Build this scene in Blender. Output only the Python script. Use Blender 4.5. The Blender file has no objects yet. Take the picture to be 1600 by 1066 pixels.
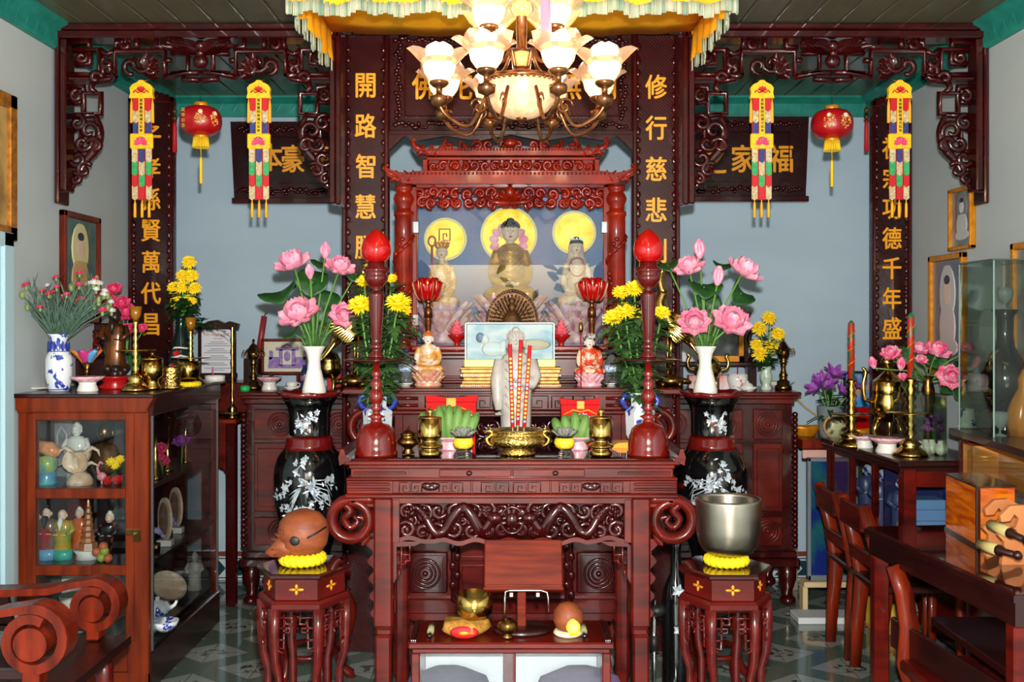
import bpy, math, random
from math import pi, sin, cos, radians, sqrt
from mathutils import Vector, Matrix, noise
sc = bpy.context.scene
COL = sc.collection
F, H, CX, CY = 1555.0, 1.6, 800.0, 505.0
def P(px, py, d): return Vector(((px-CX)*d/F, d, H+(CY-py)*d/F))
def X(px, d): return (px-CX)*d/F
def Z(py, d): return H+(CY-py)*d/F
def S(n, d): return n*d/F

# ------------------------------------------------------------ camera, world, exposure
cam_d = bpy.data.cameras.new('camera'); cam = bpy.data.objects.new('camera', cam_d); COL.objects.link(cam)
cam.location = (0, 0, H); cam.rotation_euler = (pi/2, 0, 0)
cam_d.sensor_width = 36; cam_d.lens = F/1600*36; cam_d.shift_y = -28/1600; cam_d.clip_start = .05
sc.camera = cam
sc.view_settings.view_transform = 'Standard'; sc.view_settings.look = 'None'; sc.view_settings.gamma = 1
sc.view_settings.exposure = 0.75
w = bpy.data.worlds.new('world'); sc.world = w; w.use_nodes = True
nt = w.node_tree; bg = nt.nodes['Background']
sky = nt.nodes.new('ShaderNodeTexSky'); sky.sky_type = 'NISHITA'; sky.sun_disc = False; sky.sun_elevation = radians(50); sky.sun_rotation = radians(200)
sky.air_density = 1.5; sky.dust_density = 4
nt.links.new(sky.outputs[0], bg.inputs[0]); bg.inputs[1].default_value = .9
def lamp(name, kind, loc, energy, color=(1,1,1), size=.05, rot=(0,0,0), **k):
    l = bpy.data.lights.new(name, kind); l.energy = energy; l.color = color
    if kind == 'AREA': l.size = size
    else: l.shadow_soft_size = size
    for a, b in k.items(): setattr(l, a, b)
    o = bpy.data.objects.new(name, l); COL.objects.link(o); o.location = loc; o.rotation_euler = rot
    return o
lamp('camera_flash', 'POINT', (.02, .02, 1.78), 520, (1, .985, .96), .035)
dl = lamp('doorway_daylight', 'AREA', (0, -2.98, 1.2), 1, size=3.2, rot=(-pi/2, pi, 0)); dl.data.shape = 'RECTANGLE'; dl.data.size_y = 2.3
dl.data.cycles.is_portal = True
sc.cycles.max_bounces = 8; sc.cycles.diffuse_bounces = 3; sc.cycles.glossy_bounces = 4; sc.cycles.transmission_bounces = 6; sc.cycles.transparent_max_bounces = 12
sc.cycles.caustics_reflective = False; sc.cycles.caustics_refractive = False; sc.cycles.sample_clamp_indirect = 4
sc.cycles.use_denoising = True

# ------------------------------------------------------------ materials
def lin(c):
    f = lambda u: u/12.92 if u <= .04045 else ((u+.055)/1.055)**2.4
    return tuple(f(x/255) for x in c[:3]) + (1,)
MATS = {}
def mat(name, c, c2=None, sc_=(8, 8, 8), rough=.4, metal=0, coat=0, bump=0, bsc=60, trans=0, emit=0, ior=1.45, lo=.35, hi=.65, detail=3, sss=0, alpha=1, dist=0, spec=None):
    if name in MATS: return MATS[name]
    m = bpy.data.materials.new(name); m.use_nodes = True; MATS[name] = m
    n = m.node_tree.nodes; L = m.node_tree.links; b = n['Principled BSDF']
    b.inputs['Base Color'].default_value = lin(c); b.inputs['Roughness'].default_value = rough; b.inputs['Metallic'].default_value = metal
    b.inputs['Coat Weight'].default_value = coat; b.inputs['Coat Roughness'].default_value = .06
    b.inputs['Transmission Weight'].default_value = trans; b.inputs['IOR'].default_value = ior; b.inputs['Alpha'].default_value = alpha
    if spec is not None: b.inputs['Specular IOR Level'].default_value = spec
    if sss: b.inputs['Subsurface Weight'].default_value = sss; b.inputs['Subsurface Radius'].default_value = (.02, .01, .006)
    if emit: b.inputs['Emission Strength'].default_value = emit; b.inputs['Emission Color'].default_value = lin(c)
    tc = None
    def obj_noise(scale, det, dd=0):
        nonlocal tc
        if tc is None: tc = n.new('ShaderNodeTexCoord')
        mp = n.new('ShaderNodeMapping'); mp.inputs['Scale'].default_value = scale; L.new(tc.outputs['Object'], mp.inputs[0])
        t = n.new('ShaderNodeTexNoise'); t.inputs['Scale'].default_value = 1; t.inputs['Detail'].default_value = det; t.inputs['Distortion'].default_value = dd
        L.new(mp.outputs[0], t.inputs['Vector']); return t
    if c2 is not None:
        t = obj_noise(sc_, detail, dist)
        r = n.new('ShaderNodeValToRGB'); r.color_ramp.elements[0].position = lo; r.color_ramp.elements[1].position = hi
        r.color_ramp.elements[0].color = lin(c); r.color_ramp.elements[1].color = lin(c2)
        L.new(t.outputs[0], r.inputs[0]); L.new(r.outputs[0], b.inputs['Base Color'])
        if emit: L.new(r.outputs[0], b.inputs['Emission Color'])
    if bump:
        t = obj_noise((bsc, bsc, bsc) if not isinstance(bsc, tuple) else bsc, 2)
        bp = n.new('ShaderNodeBump'); bp.inputs['Strength'].default_value = bump; bp.inputs['Distance'].default_value = .01
        L.new(t.outputs[0], bp.inputs['Height']); L.new(bp.outputs[0], b.inputs['Normal'])
    return m
def glass_thin(name, c=(245, 250, 250), tint=.96):          # a window pane: mostly clear, mirror-like at its surface
    if name in MATS: return MATS[name]
    m = bpy.data.materials.new(name); m.use_nodes = True; MATS[name] = m
    n = m.node_tree.nodes; L = m.node_tree.links
    for x in list(n): n.remove(x)
    out = n.new('ShaderNodeOutputMaterial'); mx = n.new('ShaderNodeMixShader'); tr = n.new('ShaderNodeBsdfTransparent'); gl = n.new('ShaderNodeBsdfGlossy'); fr = n.new('ShaderNodeFresnel')
    fr.inputs[0].default_value = 1.5; gl.inputs['Roughness'].default_value = .01
    tr.inputs[0].default_value = tuple(x*tint for x in lin(c)[:3])+(1,)
    gm = n.new('ShaderNodeNewGeometry'); mr = n.new('ShaderNodeMapRange'); mr.inputs[3].default_value = 1.5; mr.inputs[4].default_value = 1/1.5
    L.new(gm.outputs['Backfacing'], mr.inputs[0]); L.new(mr.outputs[0], fr.inputs[0])
    L.new(fr.outputs[0], mx.inputs[0]); L.new(tr.outputs[0], mx.inputs[1]); L.new(gl.outputs[0], mx.inputs[2]); L.new(mx.outputs[0], out.inputs[0])
    return m
def fret(name, c, c2, scale=30, rough=.28, coat=.35, rot=45, strength=.8):    # lacquered wood with a carved diagonal fret
    m = mat(name, c, c2, (5, 5, 14), rough=rough, coat=coat)
    n = m.node_tree.nodes; L = m.node_tree.links; b = n['Principled BSDF']
    tc = n.new('ShaderNodeTexCoord'); sx = n.new('ShaderNodeSeparateXYZ'); cx = n.new('ShaderNodeCombineXYZ')
    L.new(tc.outputs['Object'], sx.inputs[0]); L.new(sx.outputs[0], cx.inputs[0]); L.new(sx.outputs[2], cx.inputs[1])
    mp = n.new('ShaderNodeMapping'); mp.inputs['Rotation'].default_value = (0, 0, radians(rot)); mp.inputs['Scale'].default_value = (scale,)*3; L.new(cx.outputs[0], mp.inputs[0])
    br = n.new('ShaderNodeTexBrick'); br.inputs['Scale'].default_value = 1; br.inputs['Mortar Size'].default_value = .09; br.inputs['Mortar Smooth'].default_value = .6
    br.inputs['Brick Width'].default_value = .9; br.inputs['Row Height'].default_value = .3; br.offset = .5
    br.inputs['Color1'].default_value = (1, 1, 1, 1); br.inputs['Color2'].default_value = (.9, .9, .9, 1); br.inputs['Mortar'].default_value = (0, 0, 0, 1)
    L.new(mp.outputs[0], br.inputs[0])
    bp = n.new('ShaderNodeBump'); bp.inputs['Strength'].default_value = strength; bp.inputs['Distance'].default_value = .02
    L.new(br.outputs['Color'], bp.inputs['Height']); L.new(bp.outputs[0], b.inputs['Normal'])
    return m
W_DARK = mat('dark red lacquered wood', (62, 9, 9), (44, 6, 7), (6, 6, 6), rough=.2, coat=.4, bump=.04, bsc=40, spec=.4)
W_RED = mat('red brown lacquered wood', (104, 20, 10), (58, 8, 6), (5, 5, 22), rough=.28, coat=.2, dist=.5, spec=.35, lo=.3, hi=.7)
W_REDX = mat('red brown lacquered wood with level grain', (108, 22, 11), (62, 9, 7), (4, 20, 26), rough=.26, coat=.2, dist=.4, spec=.35, lo=.3, hi=.7)
W_SHR = mat('bright red shrine wood', (142, 30, 8), (104, 16, 6), (8, 8, 10), rough=.25, coat=.2, spec=.3)
W_CAB = mat('orange brown cabinet wood', (122, 44, 14), (90, 28, 9), (26, 26, 3), rough=.4, coat=.08, dist=.3, spec=.25)
W_ORG = mat('orange varnished wood', (124, 36, 11), (72, 16, 6), (22, 22, 4), rough=.35, coat=.12, spec=.25)
W_DKC = mat('dark brown cabinet wood', (46, 14, 11), (34, 9, 8), (18, 4, 20), rough=.3, coat=.3)
W_STD = mat('deep red stand wood', (88, 17, 14), (62, 10, 9), (6, 6, 20), rough=.25, coat=.25, spec=.35)
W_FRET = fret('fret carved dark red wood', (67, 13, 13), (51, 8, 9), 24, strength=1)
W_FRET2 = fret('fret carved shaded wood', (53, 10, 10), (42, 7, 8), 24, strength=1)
BRASS = mat('polished brass', (208, 174, 98), (178, 142, 72), (9, 9, 9), rough=.17, metal=1)
BRASS_D = mat('aged brass', (150, 112, 58), (96, 66, 34), (40, 40, 40), rough=.3, metal=1)
BRASS_E = mat('embossed brass', (206, 172, 94), rough=.2, metal=1, bump=.7, bsc=110)
GOLD = mat('gold paint', (222, 146, 24), (196, 118, 16), (30, 30, 30), rough=.35, metal=.35)
GOLD_TXT = mat('orange gold lettering', (240, 158, 22), rough=.45)
BRONZE = mat('dark bronze', (112, 74, 36), (70, 44, 20), (30, 30, 30), rough=.5, metal=.5)
STEEL = mat('grey bell metal', (160, 152, 140), (128, 120, 108), (3, 3, 6), rough=.3, metal=1)
CHROME = mat('chrome', (215, 215, 218), rough=.12, metal=1)
WHITE = mat('white porcelain', (232, 228, 220), rough=.15, coat=.4)
CREAM = mat('cream shell', (226, 204, 178), (206, 168, 134), (30, 30, 30), rough=.3)
MARBLE = mat('white marble', (190, 182, 174), (164, 156, 148), (14, 14, 14), rough=.4, sss=.1)
PINKP = mat('pink porcelain', (226, 146, 158), (240, 200, 204), (60, 60, 60), rough=.25)
SKIN = mat('painted porcelain skin', (226, 190, 166), rough=.3)
RED_G = mat('glossy red', (172, 6, 8), rough=.12, coat=.5)
RED_F = mat('red cloth', (190, 18, 26), rough=.6)
RED_L = mat('red lantern silk', (176, 16, 20), (150, 10, 16), (14, 14, 14), rough=.3, coat=.2)
YEL = mat('yellow cloth', (238, 190, 24), rough=.8)
YEL_F = mat('yellow petals', (255, 226, 30), (252, 206, 14), (60, 60, 60), rough=.6)
YEL_C = mat('golden yellow canopy cloth', (252, 178, 12), (244, 160, 8), (4, 4, 4), rough=.7)
GREEN = mat('dark green leaf', (38, 84, 34), (24, 60, 26), (20, 20, 20), rough=.45)
GREEN2 = mat('grey green leaf', (84, 122, 62), (58, 94, 46), (24, 24, 24), rough=.55)
STEM = mat('pale green stem', (98, 148, 62), rough=.5)
PINK = mat('pink petals', (240, 120, 160), (250, 182, 196), (22, 22, 22), rough=.5, sss=.1)
PINK2 = mat('deep pink petals', (226, 40, 96), (240, 90, 130), (30, 30, 30), rough=.5)
PURP = mat('purple petals', (136, 50, 156), (168, 88, 182), (30, 30, 30), rough=.5)
BLACK = mat('black lacquer', (10, 10, 11), rough=.08, coat=.5)
BLACKP = mat('black rubber', (20, 20, 22), rough=.5)
PEARL = mat('mother of pearl', (206, 212, 216), (150, 164, 176), (80, 80, 80), rough=.25, metal=.3)
GLASS = glass_thin('clear glass pane')
GLASS_G = glass_thin('greenish glass pane', (234, 240, 236), .97)
GLASS_D = glass_thin('dusty cabinet glass', (244, 247, 247), .97)
CRYS = mat('cut glass', (250, 252, 252), rough=.04, trans=1, ior=1.45)
BLUEW = mat('blue and white porcelain', (226, 230, 234), (44, 66, 160), (26, 26, 22), rough=.15, coat=.4, lo=.57, hi=.6, detail=4)
BLUE = mat('cobalt blue glaze', (40, 56, 150), rough=.15, coat=.4)
PAPER = mat('white paper', (222, 222, 226), rough=.7)
INK = mat('black ink', (24, 20, 20), rough=.6)

# ------------------------------------------------------------ mesh builder
class MB:
    def __init__(s): s.v = []; s.f = []; s.m = []; s.s = []
    def add(s, vs, fs, mi=0, smooth=True, M=None):
        o = len(s.v)
        s.v += [tuple(M @ Vector(p)) for p in vs] if M is not None else [tuple(p) for p in vs]
        for f in fs: s.f.append([i+o for i in f]); s.m.append(mi); s.s.append(smooth)
        return s
    def box(s, x0, x1, y0, y1, z0, z1, c=.004, mi=0, M=None):
        x0, x1 = min(x0, x1), max(x0, x1); y0, y1 = min(y0, y1), max(y0, y1); z0, z1 = min(z0, z1), max(z0, z1)
        c = min(c, (x1-x0)*.3, (y1-y0)*.3, (z1-z0)*.3)
        vs = []; idx = {}
        for i, x in enumerate((x0, x1)):
            for j, y in enumerate((y0, y1)):
                for k, z in enumerate((z0, z1)):
                    sx, sy, sz = (1-2*i)*c, (1-2*j)*c, (1-2*k)*c
                    for a, p in enumerate(((x, y+sy, z+sz), (x+sx, y, z+sz), (x+sx, y+sy, z))):
                        idx[i, j, k, a] = len(vs); vs.append(p)
        g = lambda i, j, k, a: idx[i, j, k, a]
        fs = []
        for i in (0, 1):
            q = [g(i, 0, 0, 0), g(i, 1, 0, 0), g(i, 1, 1, 0), g(i, 0, 1, 0)]; fs.append(q if i else q[::-1])
            q = [g(0, i, 0, 1), g(0, i, 1, 1), g(1, i, 1, 1), g(1, i, 0, 1)]; fs.append(q if i else q[::-1])
            q = [g(0, 0, i, 2), g(1, 0, i, 2), g(1, 1, i, 2), g(0, 1, i, 2)]; fs.append(q if i else q[::-1])
        for i in (0, 1):
            for j in (0, 1):
                q = [g(i, j, 0, 0), g(i, j, 0, 1), g(i, j, 1, 1), g(i, j, 1, 0)]; fs.append(q if (i == j) else q[::-1])
                q = [g(0, i, j, 1), g(0, i, j, 2), g(1, i, j, 2), g(1, i, j, 1)]; fs.append(q if (i == j) else q[::-1])
                q = [g(i, 0, j, 2), g(i, 0, j, 0), g(i, 1, j, 0), g(i, 1, j, 2)]; fs.append(q if (i == j) else q[::-1])
        for i in (0, 1):
            for j in (0, 1):
                for k in (0, 1):
                    t = [g(i, j, k, 0), g(i, j, k, 1), g(i, j, k, 2)]; fs.append(t if (i+j+k) % 2 else t[::-1])
        return s.add(vs, fs, mi, False, M)
    def cbox(s, c, size, ch=.004, mi=0, M=None):
        x, y, z = c; a, b, e = size
        return s.box(x-a/2, x+a/2, y-b/2, y+b/2, z-e/2, z+e/2, ch, mi, M)
    def lathe(s, prof, seg=24, c=(0, 0, 0), mi=0, wav=0, wn=6, sq=None, M=None, smooth=True, wtop=None):
        vs, fs = [], []; n = len(prof)
        for i, (r, z) in enumerate(prof):
            for k in range(seg):
                a = 2*pi*k/seg; rr = r
                dz = 0
                if wav and (wtop is None or i >= wtop): rr = r*(1+wav*cos(wn*a)); dz = wav*.35*r*cos(wn*a)
                if sq: rr = r/max(abs(cos(a-pi/4)), abs(sin(a-pi/4)))*sq
                vs.append((c[0]+rr*cos(a), c[1]+rr*sin(a), c[2]+z+dz))
        for i in range(n-1):
            for k in range(seg):
                k2 = (k+1) % seg; fs.append([i*seg+k, i*seg+k2, (i+1)*seg+k2, (i+1)*seg+k])
        if prof[0][0] > 1e-6: fs.append(list(range(seg))[::-1])
        if prof[-1][0] > 1e-6: fs.append([(n-1)*seg+k for k in range(seg)])
        return s.add(vs, fs, mi, smooth, M)
    def loft(s, secs, seg=20, c=(0, 0, 0), mi=0, fold=0, fn=9, M=None):       # secs: (z, rx, ry, cx, cy)
        vs, fs = [], []; n = len(secs)
        for i, q in enumerate(secs):
            z, rx, ry, ox, oy = (list(q)+[0, 0])[:5]
            for k in range(seg):
                a = 2*pi*k/seg; g = 1+fold*sin(fn*a+i*.25)*(1-i/n*.6)
                vs.append((c[0]+ox+rx*g*cos(a), c[1]+oy+ry*g*sin(a), c[2]+z))
        for i in range(n-1):
            for k in range(seg):
                k2 = (k+1) % seg; fs.append([i*seg+k, i*seg+k2, (i+1)*seg+k2, (i+1)*seg+k])
        fs.append(list(range(seg))[::-1]); fs.append([(n-1)*seg+k for k in range(seg)])
        return s.add(vs, fs, mi, True, M)
    def tube(s, pts, r, seg=6, mi=0, closed=False, M=None, flat=1.0, up=None, sm=0):
        pts = [Vector(p) for p in pts]; n = len(pts)
        rs = r if isinstance(r, (list, tuple)) else [r]*n
        if sm:                                              # a smooth curve through the points
            q, w_ = [], []
            for i in range(n-1):
                a, b, c, d = pts[max(0, i-1)], pts[i], pts[i+1], pts[min(n-1, i+2)]
                for k in range(sm):
                    t = k/sm; q.append(.5*(2*b+(c-a)*t+(2*a-5*b+4*c-d)*t*t+(3*b-a-3*c+d)*t**3)); w_.append(rs[i]+(rs[i+1]-rs[i])*t)
            pts, rs = q+[pts[-1]], w_+[rs[-1]]; n = len(pts)
        vs, fs = [], []; prev = None
        for i, p in enumerate(pts):
            if closed: t = pts[(i+1) % n]-pts[i-1]
            else: t = pts[min(i+1, n-1)]-pts[max(i-1, 0)]
            if t.length < 1e-9: t = Vector((0, 0, 1))
            t.normalize()
            if up is not None: u = Vector(up)
            elif prev is None: u = Vector((0, 1, 0)) if abs(t.y) < .9 else Vector((1, 0, 0))
            else: u = prev
            u = u-t*u.dot(t)
            if u.length < 1e-6: u = Vector((1, 0, 0))-t*t.x
            u.normalize(); w_ = t.cross(u); prev = u
            for k in range(seg):
                a = 2*pi*k/seg+pi/seg; vs.append(p+(u*cos(a)*flat+w_*sin(a))*rs[i])
        m_ = n if closed else n-1
        for i in range(m_):
            j = (i+1) % n
            for k in range(seg):
                k2 = (k+1) % seg; fs.append([i*seg+k, j*seg+k, j*seg+k2, i*seg+k2])
        if not closed: fs.append(list(range(seg))); fs.append([(n-1)*seg+k for k in range(seg)][::-1])
        return s.add(vs, fs, mi, True, M)
    def prism(s, poly, y0, y1, mi=0, M=None, plane='xz', c=0):
        n = len(poly)
        pl = {'xz': lambda a, b, h: (a, h, b), 'xy': lambda a, b, h: (a, b, h), 'yz': lambda a, b, h: (h, a, b)}[plane]
        vs = [pl(a, b, y0) for a, b in poly]+[pl(a, b, y1) for a, b in poly]
        fs = [list(range(n)), [n+k for k in range(n)][::-1]]+[[k, n+k, n+(k+1) % n, (k+1) % n] for k in range(n)]
        ar = sum(poly[k][0]*poly[(k+1) % n][1]-poly[(k+1) % n][0]*poly[k][1] for k in range(n))
        flip = (ar < 0) ^ (y1 < y0) ^ (plane == 'xz')
        if not flip: fs = [f[::-1] for f in fs]
        return s.add(vs, fs, mi, False, M)
    def ell(s, c, r, seg=12, rings=8, mi=0, M=None):
        r = (r, r, r) if not isinstance(r, (tuple, list)) else r
        vs = [(c[0], c[1], c[2]-r[2])]; fs = []
        for i in range(1, rings):
            a = -pi/2+pi*i/rings
            for k in range(seg):
                b = 2*pi*k/seg; vs.append((c[0]+r[0]*cos(a)*cos(b), c[1]+r[1]*cos(a)*sin(b), c[2]+r[2]*sin(a)))
        vs.append((c[0], c[1], c[2]+r[2])); t = len(vs)-1
        for k in range(seg):
            k2 = (k+1) % seg
            fs.append([0, 1+k2, 1+k]); fs.append([t, t-seg+k, t-seg+k2])
            for i in range(rings-2): a = 1+i*seg; fs.append([a+k, a+k2, a+seg+k2, a+seg+k])
        return s.add(vs, fs, mi, True, M)
    def petal(s, base, direc, up, L, W, curl=0, cup=.2, mi=0, tip=.0, nu=5, nv=4, shape=1.0, droop=0):
        d = Vector(direc).normalized(); u = Vector(up); u = (u-d*u.dot(d))
        if u.length < 1e-6: u = Vector((.3, .9, .1)); u = u-d*u.dot(d)
        u.normalize(); w_ = d.cross(u); b = Vector(base); vs, fs = [], []
        for i in range(nu+1):
            t = i/nu; wid = W*.5*(sin(pi*min(1, (t*.92+.04)**shape))**.8) + (tip if i == nu else 0)
            a = curl*t; p = b+(d*cos(a*.5)+u*sin(a*.5))*L*t - Vector((0, 0, 1))*droop*L*t*t
            for j in range(nv+1):
                q = (j/nv-.5)*2; vs.append(p+w_*wid*q+u*(cup*W*.5*q*q))
        for i in range(nu):
            for j in range(nv): a = i*(nv+1)+j; fs.append([a, a+1, a+nv+2, a+nv+1])
        return s.add(vs, fs, mi, True)
    def mesh(s, name, mats):
        me = bpy.data.meshes.new(name); me.from_pydata(s.v, [], s.f)
        for m in (mats if isinstance(mats, (list, tuple)) else [mats]): me.materials.append(m)
        me.polygons.foreach_set('material_index', s.m); me.polygons.foreach_set('use_smooth', s.s); me.update()
        return me
    def build(s, name, mats, parent=None, w=False, thick=0):
        """w: the vertices are world coordinates and the object's origin goes to its thing's origin"""
        org = Vector((0, 0, 0)); q = parent
        if w:
            while q is not None: org = org+q.location; q = q.parent
            if parent is None:
                lo = [min(p[i] for p in s.v) for i in range(3)]; hi = [max(p[i] for p in s.v) for i in range(3)]
                org = Vector(((lo[0]+hi[0])/2, (lo[1]+hi[1])/2, lo[2]))
            s.v = [(p[0]-org[0], p[1]-org[1], p[2]-org[2]) for p in s.v]
        o = bpy.data.objects.new(name, s.mesh(name, mats)); COL.objects.link(o)
        if parent is not None: o.parent = parent
        elif w: o.location = org
        if thick:
            md = o.modifiers.new('thickness', 'SOLIDIFY'); md.thickness = thick; md.offset = 0
        return o
def tag(o, label, cat, group=None, kind=None):
    if label: o['label'] = label
    if cat: o['category'] = cat
    if group: o['group'] = group
    if kind: o['kind'] = kind
    return o
def thing(name, label, cat, loc=(0, 0, 0), group=None, rz=0):
    o = bpy.data.objects.new(name, None); COL.objects.link(o); o.location = loc; o.rotation_euler = (0, 0, rz); o.empty_display_size = .05
    return tag(o, label, cat, group)
KIDS = {}
def copy_tree(o, parent=None):
    c = o.copy(); COL.objects.link(c)
    if parent is not None: c.parent = parent
    for ch in [x for x in COL.objects if x.parent == o]: copy_tree(ch, c)
    return c
def dup(o, loc, label=None, group=None, rz=None, scale=None):
    c = copy_tree(o); c.location = loc
    if label: c['label'] = label
    if group: c['group'] = group
    if rz is not None: c.rotation_euler = (0, 0, rz)
    if scale is not None: c.scale = (scale,)*3 if not isinstance(scale, tuple) else scale
    return c
def struct(name, mb, m):
    o = mb.build(name, m); o['kind'] = 'structure'; return o
def lab(o, t): o['label'] = t; return o
_FC = {}
def glyph(t, size, off=.0, ext=.002):
    k = (t, round(size, 4), off, ext)
    if k in _FC: return _FC[k]
    cu = bpy.data.curves.new('t', 'FONT'); cu.body = t; cu.size = 1; cu.offset = off; cu.extrude = 0; cu.resolution_u = 3; cu.align_x = 'CENTER'
    o = bpy.data.objects.new('t', cu); COL.objects.link(o)
    bpy.context.view_layer.update(); me = o.to_mesh()
    vs = [tuple(v.co) for v in me.vertices]; fs = [list(p.vertices) for p in me.polygons]
    o.to_mesh_clear(); bpy.data.objects.remove(o); bpy.data.curves.remove(cu)
    if not vs: return [], []
    x0, x1 = min(v[0] for v in vs), max(v[0] for v in vs); y0, y1 = min(v[1] for v in vs), max(v[1] for v in vs)
    s_ = size/max(y1-y0, 1e-6)
    n = len(vs)
    v2 = [((v[0]-(x0+x1)/2)*s_, 0, (v[1]-(y0+y1)/2)*s_) for v in vs]
    from collections import Counter
    cnt = Counter()
    for f in fs:
        for a, b in zip(f, f[1:]+f[:1]): cnt[tuple(sorted((a, b)))] += 1
    f2 = [f for f in fs]
    if fs:      # orientation: the text faces -y
        v3 = [(a, b-ext, c) for a, b, c in v2]+v2
        side = []
        for f in fs:
            for a, b in zip(f, f[1:]+f[:1]):
                if cnt[tuple(sorted((a, b)))] == 1: side.append([a, n+a, n+b, b])
        f2 = fs+side; v2 = v3
    _FC[k] = (v2, f2); return _FC[k]
def write(mb, t, c, size, off=.0, ext=.002, mi=0, M=None, sx=1.0):
    """carved or printed lettering; OFF thickens the strokes"""
    v, f = glyph(t, size, 0, ext)
    for i, (a, b) in enumerate(((0, 0), (1, .4), (-1, -.4), (.5, -.9), (-.5, .9)) if off else ((0, 0),)):
        mb.add([(c[0]+p[0]*sx+a*off*size, c[1]+p[1]-.0002*i, c[2]+p[2]+b*off*size) for p in v], f, mi, False, M)
    return mb
def curl(mb, cx, cz, y, R, r, a0, turns=1.3, hand=1, seg=5, n=14, mi=0, bulge=.3):
    pts, rs = [], []
    for i in range(n):
        t = i/(n-1); a = a0+hand*2*pi*turns*t; q = R*(1-.8*t)
        pts.append((cx+q*cos(a), y-bulge*r*sin(pi*t), cz+q*sin(a))); rs.append(r*(.45+.75*sin(pi*min(1, t*.75+.2))))
    mb.tube(pts, rs, seg, mi)
def carve(mb, x0, x1, z0, z1, y, nx, nz, r, seed=1, mirror=True, mi=0, leaf=True):
    """an openwork of scrolls and leaves, mirrored about its middle"""
    R_ = random.Random(seed); xm = (x0+x1)/2
    cw = (x1-x0)/nx; chh = (z1-z0)/nz
    for i in range((nx+1)//2 if mirror else nx):
        for j in range(nz):
            cx = x0+(i+.5)*cw+R_.uniform(-.15, .15)*cw; cz = z0+(j+.5)*chh+R_.uniform(-.12, .12)*chh
            R = min(cw, chh)*R_.uniform(.5, .64); a0 = R_.uniform(0, 6.28); h = R_.choice((-1, 1)); tn = R_.uniform(.9, 1.5)
            th = R_.uniform(0, pi); ln = R_.uniform(.5, .9)*cw
            for sg in ((1, -1) if mirror else (1,)):
                px = cx if sg == 1 else 2*xm-cx
                curl(mb, px, cz, y, R, r, a0 if sg == 1 else pi-a0, tn, h*sg, mi=mi)
                if leaf:
                    dx, dz = cos(th)*sg*ln*.5, sin(th)*ln*.4
                    mb.tube([(px-dx, y, cz-dz), (px-dx*.3+dz*.2, y-r*.6, cz-dz*.3), (px+dx*.4, y-r*.4, cz+dz*.4), (px+dx, y, cz+dz)], [r*.3, r*.95, r*1.05, r*.25], 5, mi)
# ------------------------------------------------------------ the setting
XL, XR, YB, ZC, YF = -2.15, 2.23, 6.2, 3.0, -3.0
WALL = mat('pale blue grey wall paint', (178, 198, 210), (170, 190, 203), (1.2, 1.2, 3), rough=.75, bump=.05, bsc=30)
WALL_S = mat('grey side wall paint', (184, 190, 189), (176, 183, 184), (1.2, 1.2, 3), rough=.75, bump=.05, bsc=30)
TEAL = mat('teal painted plaster', (36, 138, 122), (26, 118, 104), (14, 14, 14), rough=.5)
CEIL = mat('olive ceiling planks', (96, 92, 70), (84, 82, 62), (40, 2, 2), rough=.3, coat=.2)
fm = bpy.data.materials.new('patterned floor tile'); fm.use_nodes = True
def floor_nodes(m):
    n = m.node_tree.nodes; L = m.node_tree.links; b = n['Principled BSDF']
    b.inputs['Roughness'].default_value = .12; b.inputs['Coat Weight'].default_value = .5; b.inputs['Coat Roughness'].default_value = .05
    def math_(op, a, b_=None, c=None):
        q = n.new('ShaderNodeMath'); q.operation = op
        for i, v in enumerate((a, b_, c)):
            if v is None: continue
            if isinstance(v, (int, float)): q.inputs[i].default_value = v
            else: L.new(v, q.inputs[i])
        return q.outputs[0]
    tc = n.new('ShaderNodeTexCoord'); sx = n.new('ShaderNodeSeparateXYZ'); L.new(tc.outputs['Object'], sx.inputs[0])
    u = math_('DIVIDE', math_('SUBTRACT', sx.outputs[0], 1.29), .275); v = math_('DIVIDE', math_('SUBTRACT', sx.outputs[1], 4.83), .215)
    a = math_('MULTIPLY', math_('ADD', u, v), .5); c = math_('MULTIPLY', math_('SUBTRACT', u, v), .5)
    fa = math_('ABSOLUTE', math_('SUBTRACT', math_('FRACT', math_('ADD', a, 40.5)), .5)); fc = math_('ABSOLUTE', math_('SUBTRACT', math_('FRACT', math_('ADD', c, 40.5)), .5))
    mx = math_('MAXIMUM', fa, fc); band = math_('GREATER_THAN', mx, .335)
    d2 = math_('SQRT', math_('ADD', math_('MULTIPLY', fa, fa), math_('MULTIPLY', fc, fc)))
    nz = n.new('ShaderNodeTexNoise'); nz.inputs['Scale'].default_value = 26; nz.inputs['Detail'].default_value = 2; L.new(tc.outputs['Object'], nz.inputs['Vector'])
    ring = math_('LESS_THAN', math_('ABSOLUTE', math_('SUBTRACT', d2, .13)), .07)
    emb = math_('MULTIPLY', ring, math_('GREATER_THAN', nz.outputs[0], .52))
    gu = math_('LESS_THAN', math_('ABSOLUTE', math_('SUBTRACT', math_('FRACT', math_('ADD', u, 40.5)), .5)), .009)
    gv = math_('LESS_THAN', math_('ABSOLUTE', math_('SUBTRACT', math_('FRACT', math_('ADD', math_('MULTIPLY', v, .782), 40.5)), .5)), .009)
    gr = math_('MAXIMUM', gu, gv)
    def mixc(f, A, B):
        q = n.new('ShaderNodeMixRGB'); L.new(f, q.inputs[0])
        for i, k in ((1, A), (2, B)):
            if isinstance(k, tuple): q.inputs[i].default_value = lin(k)
            else: L.new(k, q.inputs[i])
        return q.outputs[0]
    col = mixc(band, (142, 148, 142), (86, 104, 90)); col = mixc(emb, col, (58, 66, 52)); col = mixc(gr, col, (92, 96, 90))
    L.new(col, b.inputs['Base Color'])
floor_nodes(fm)
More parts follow.
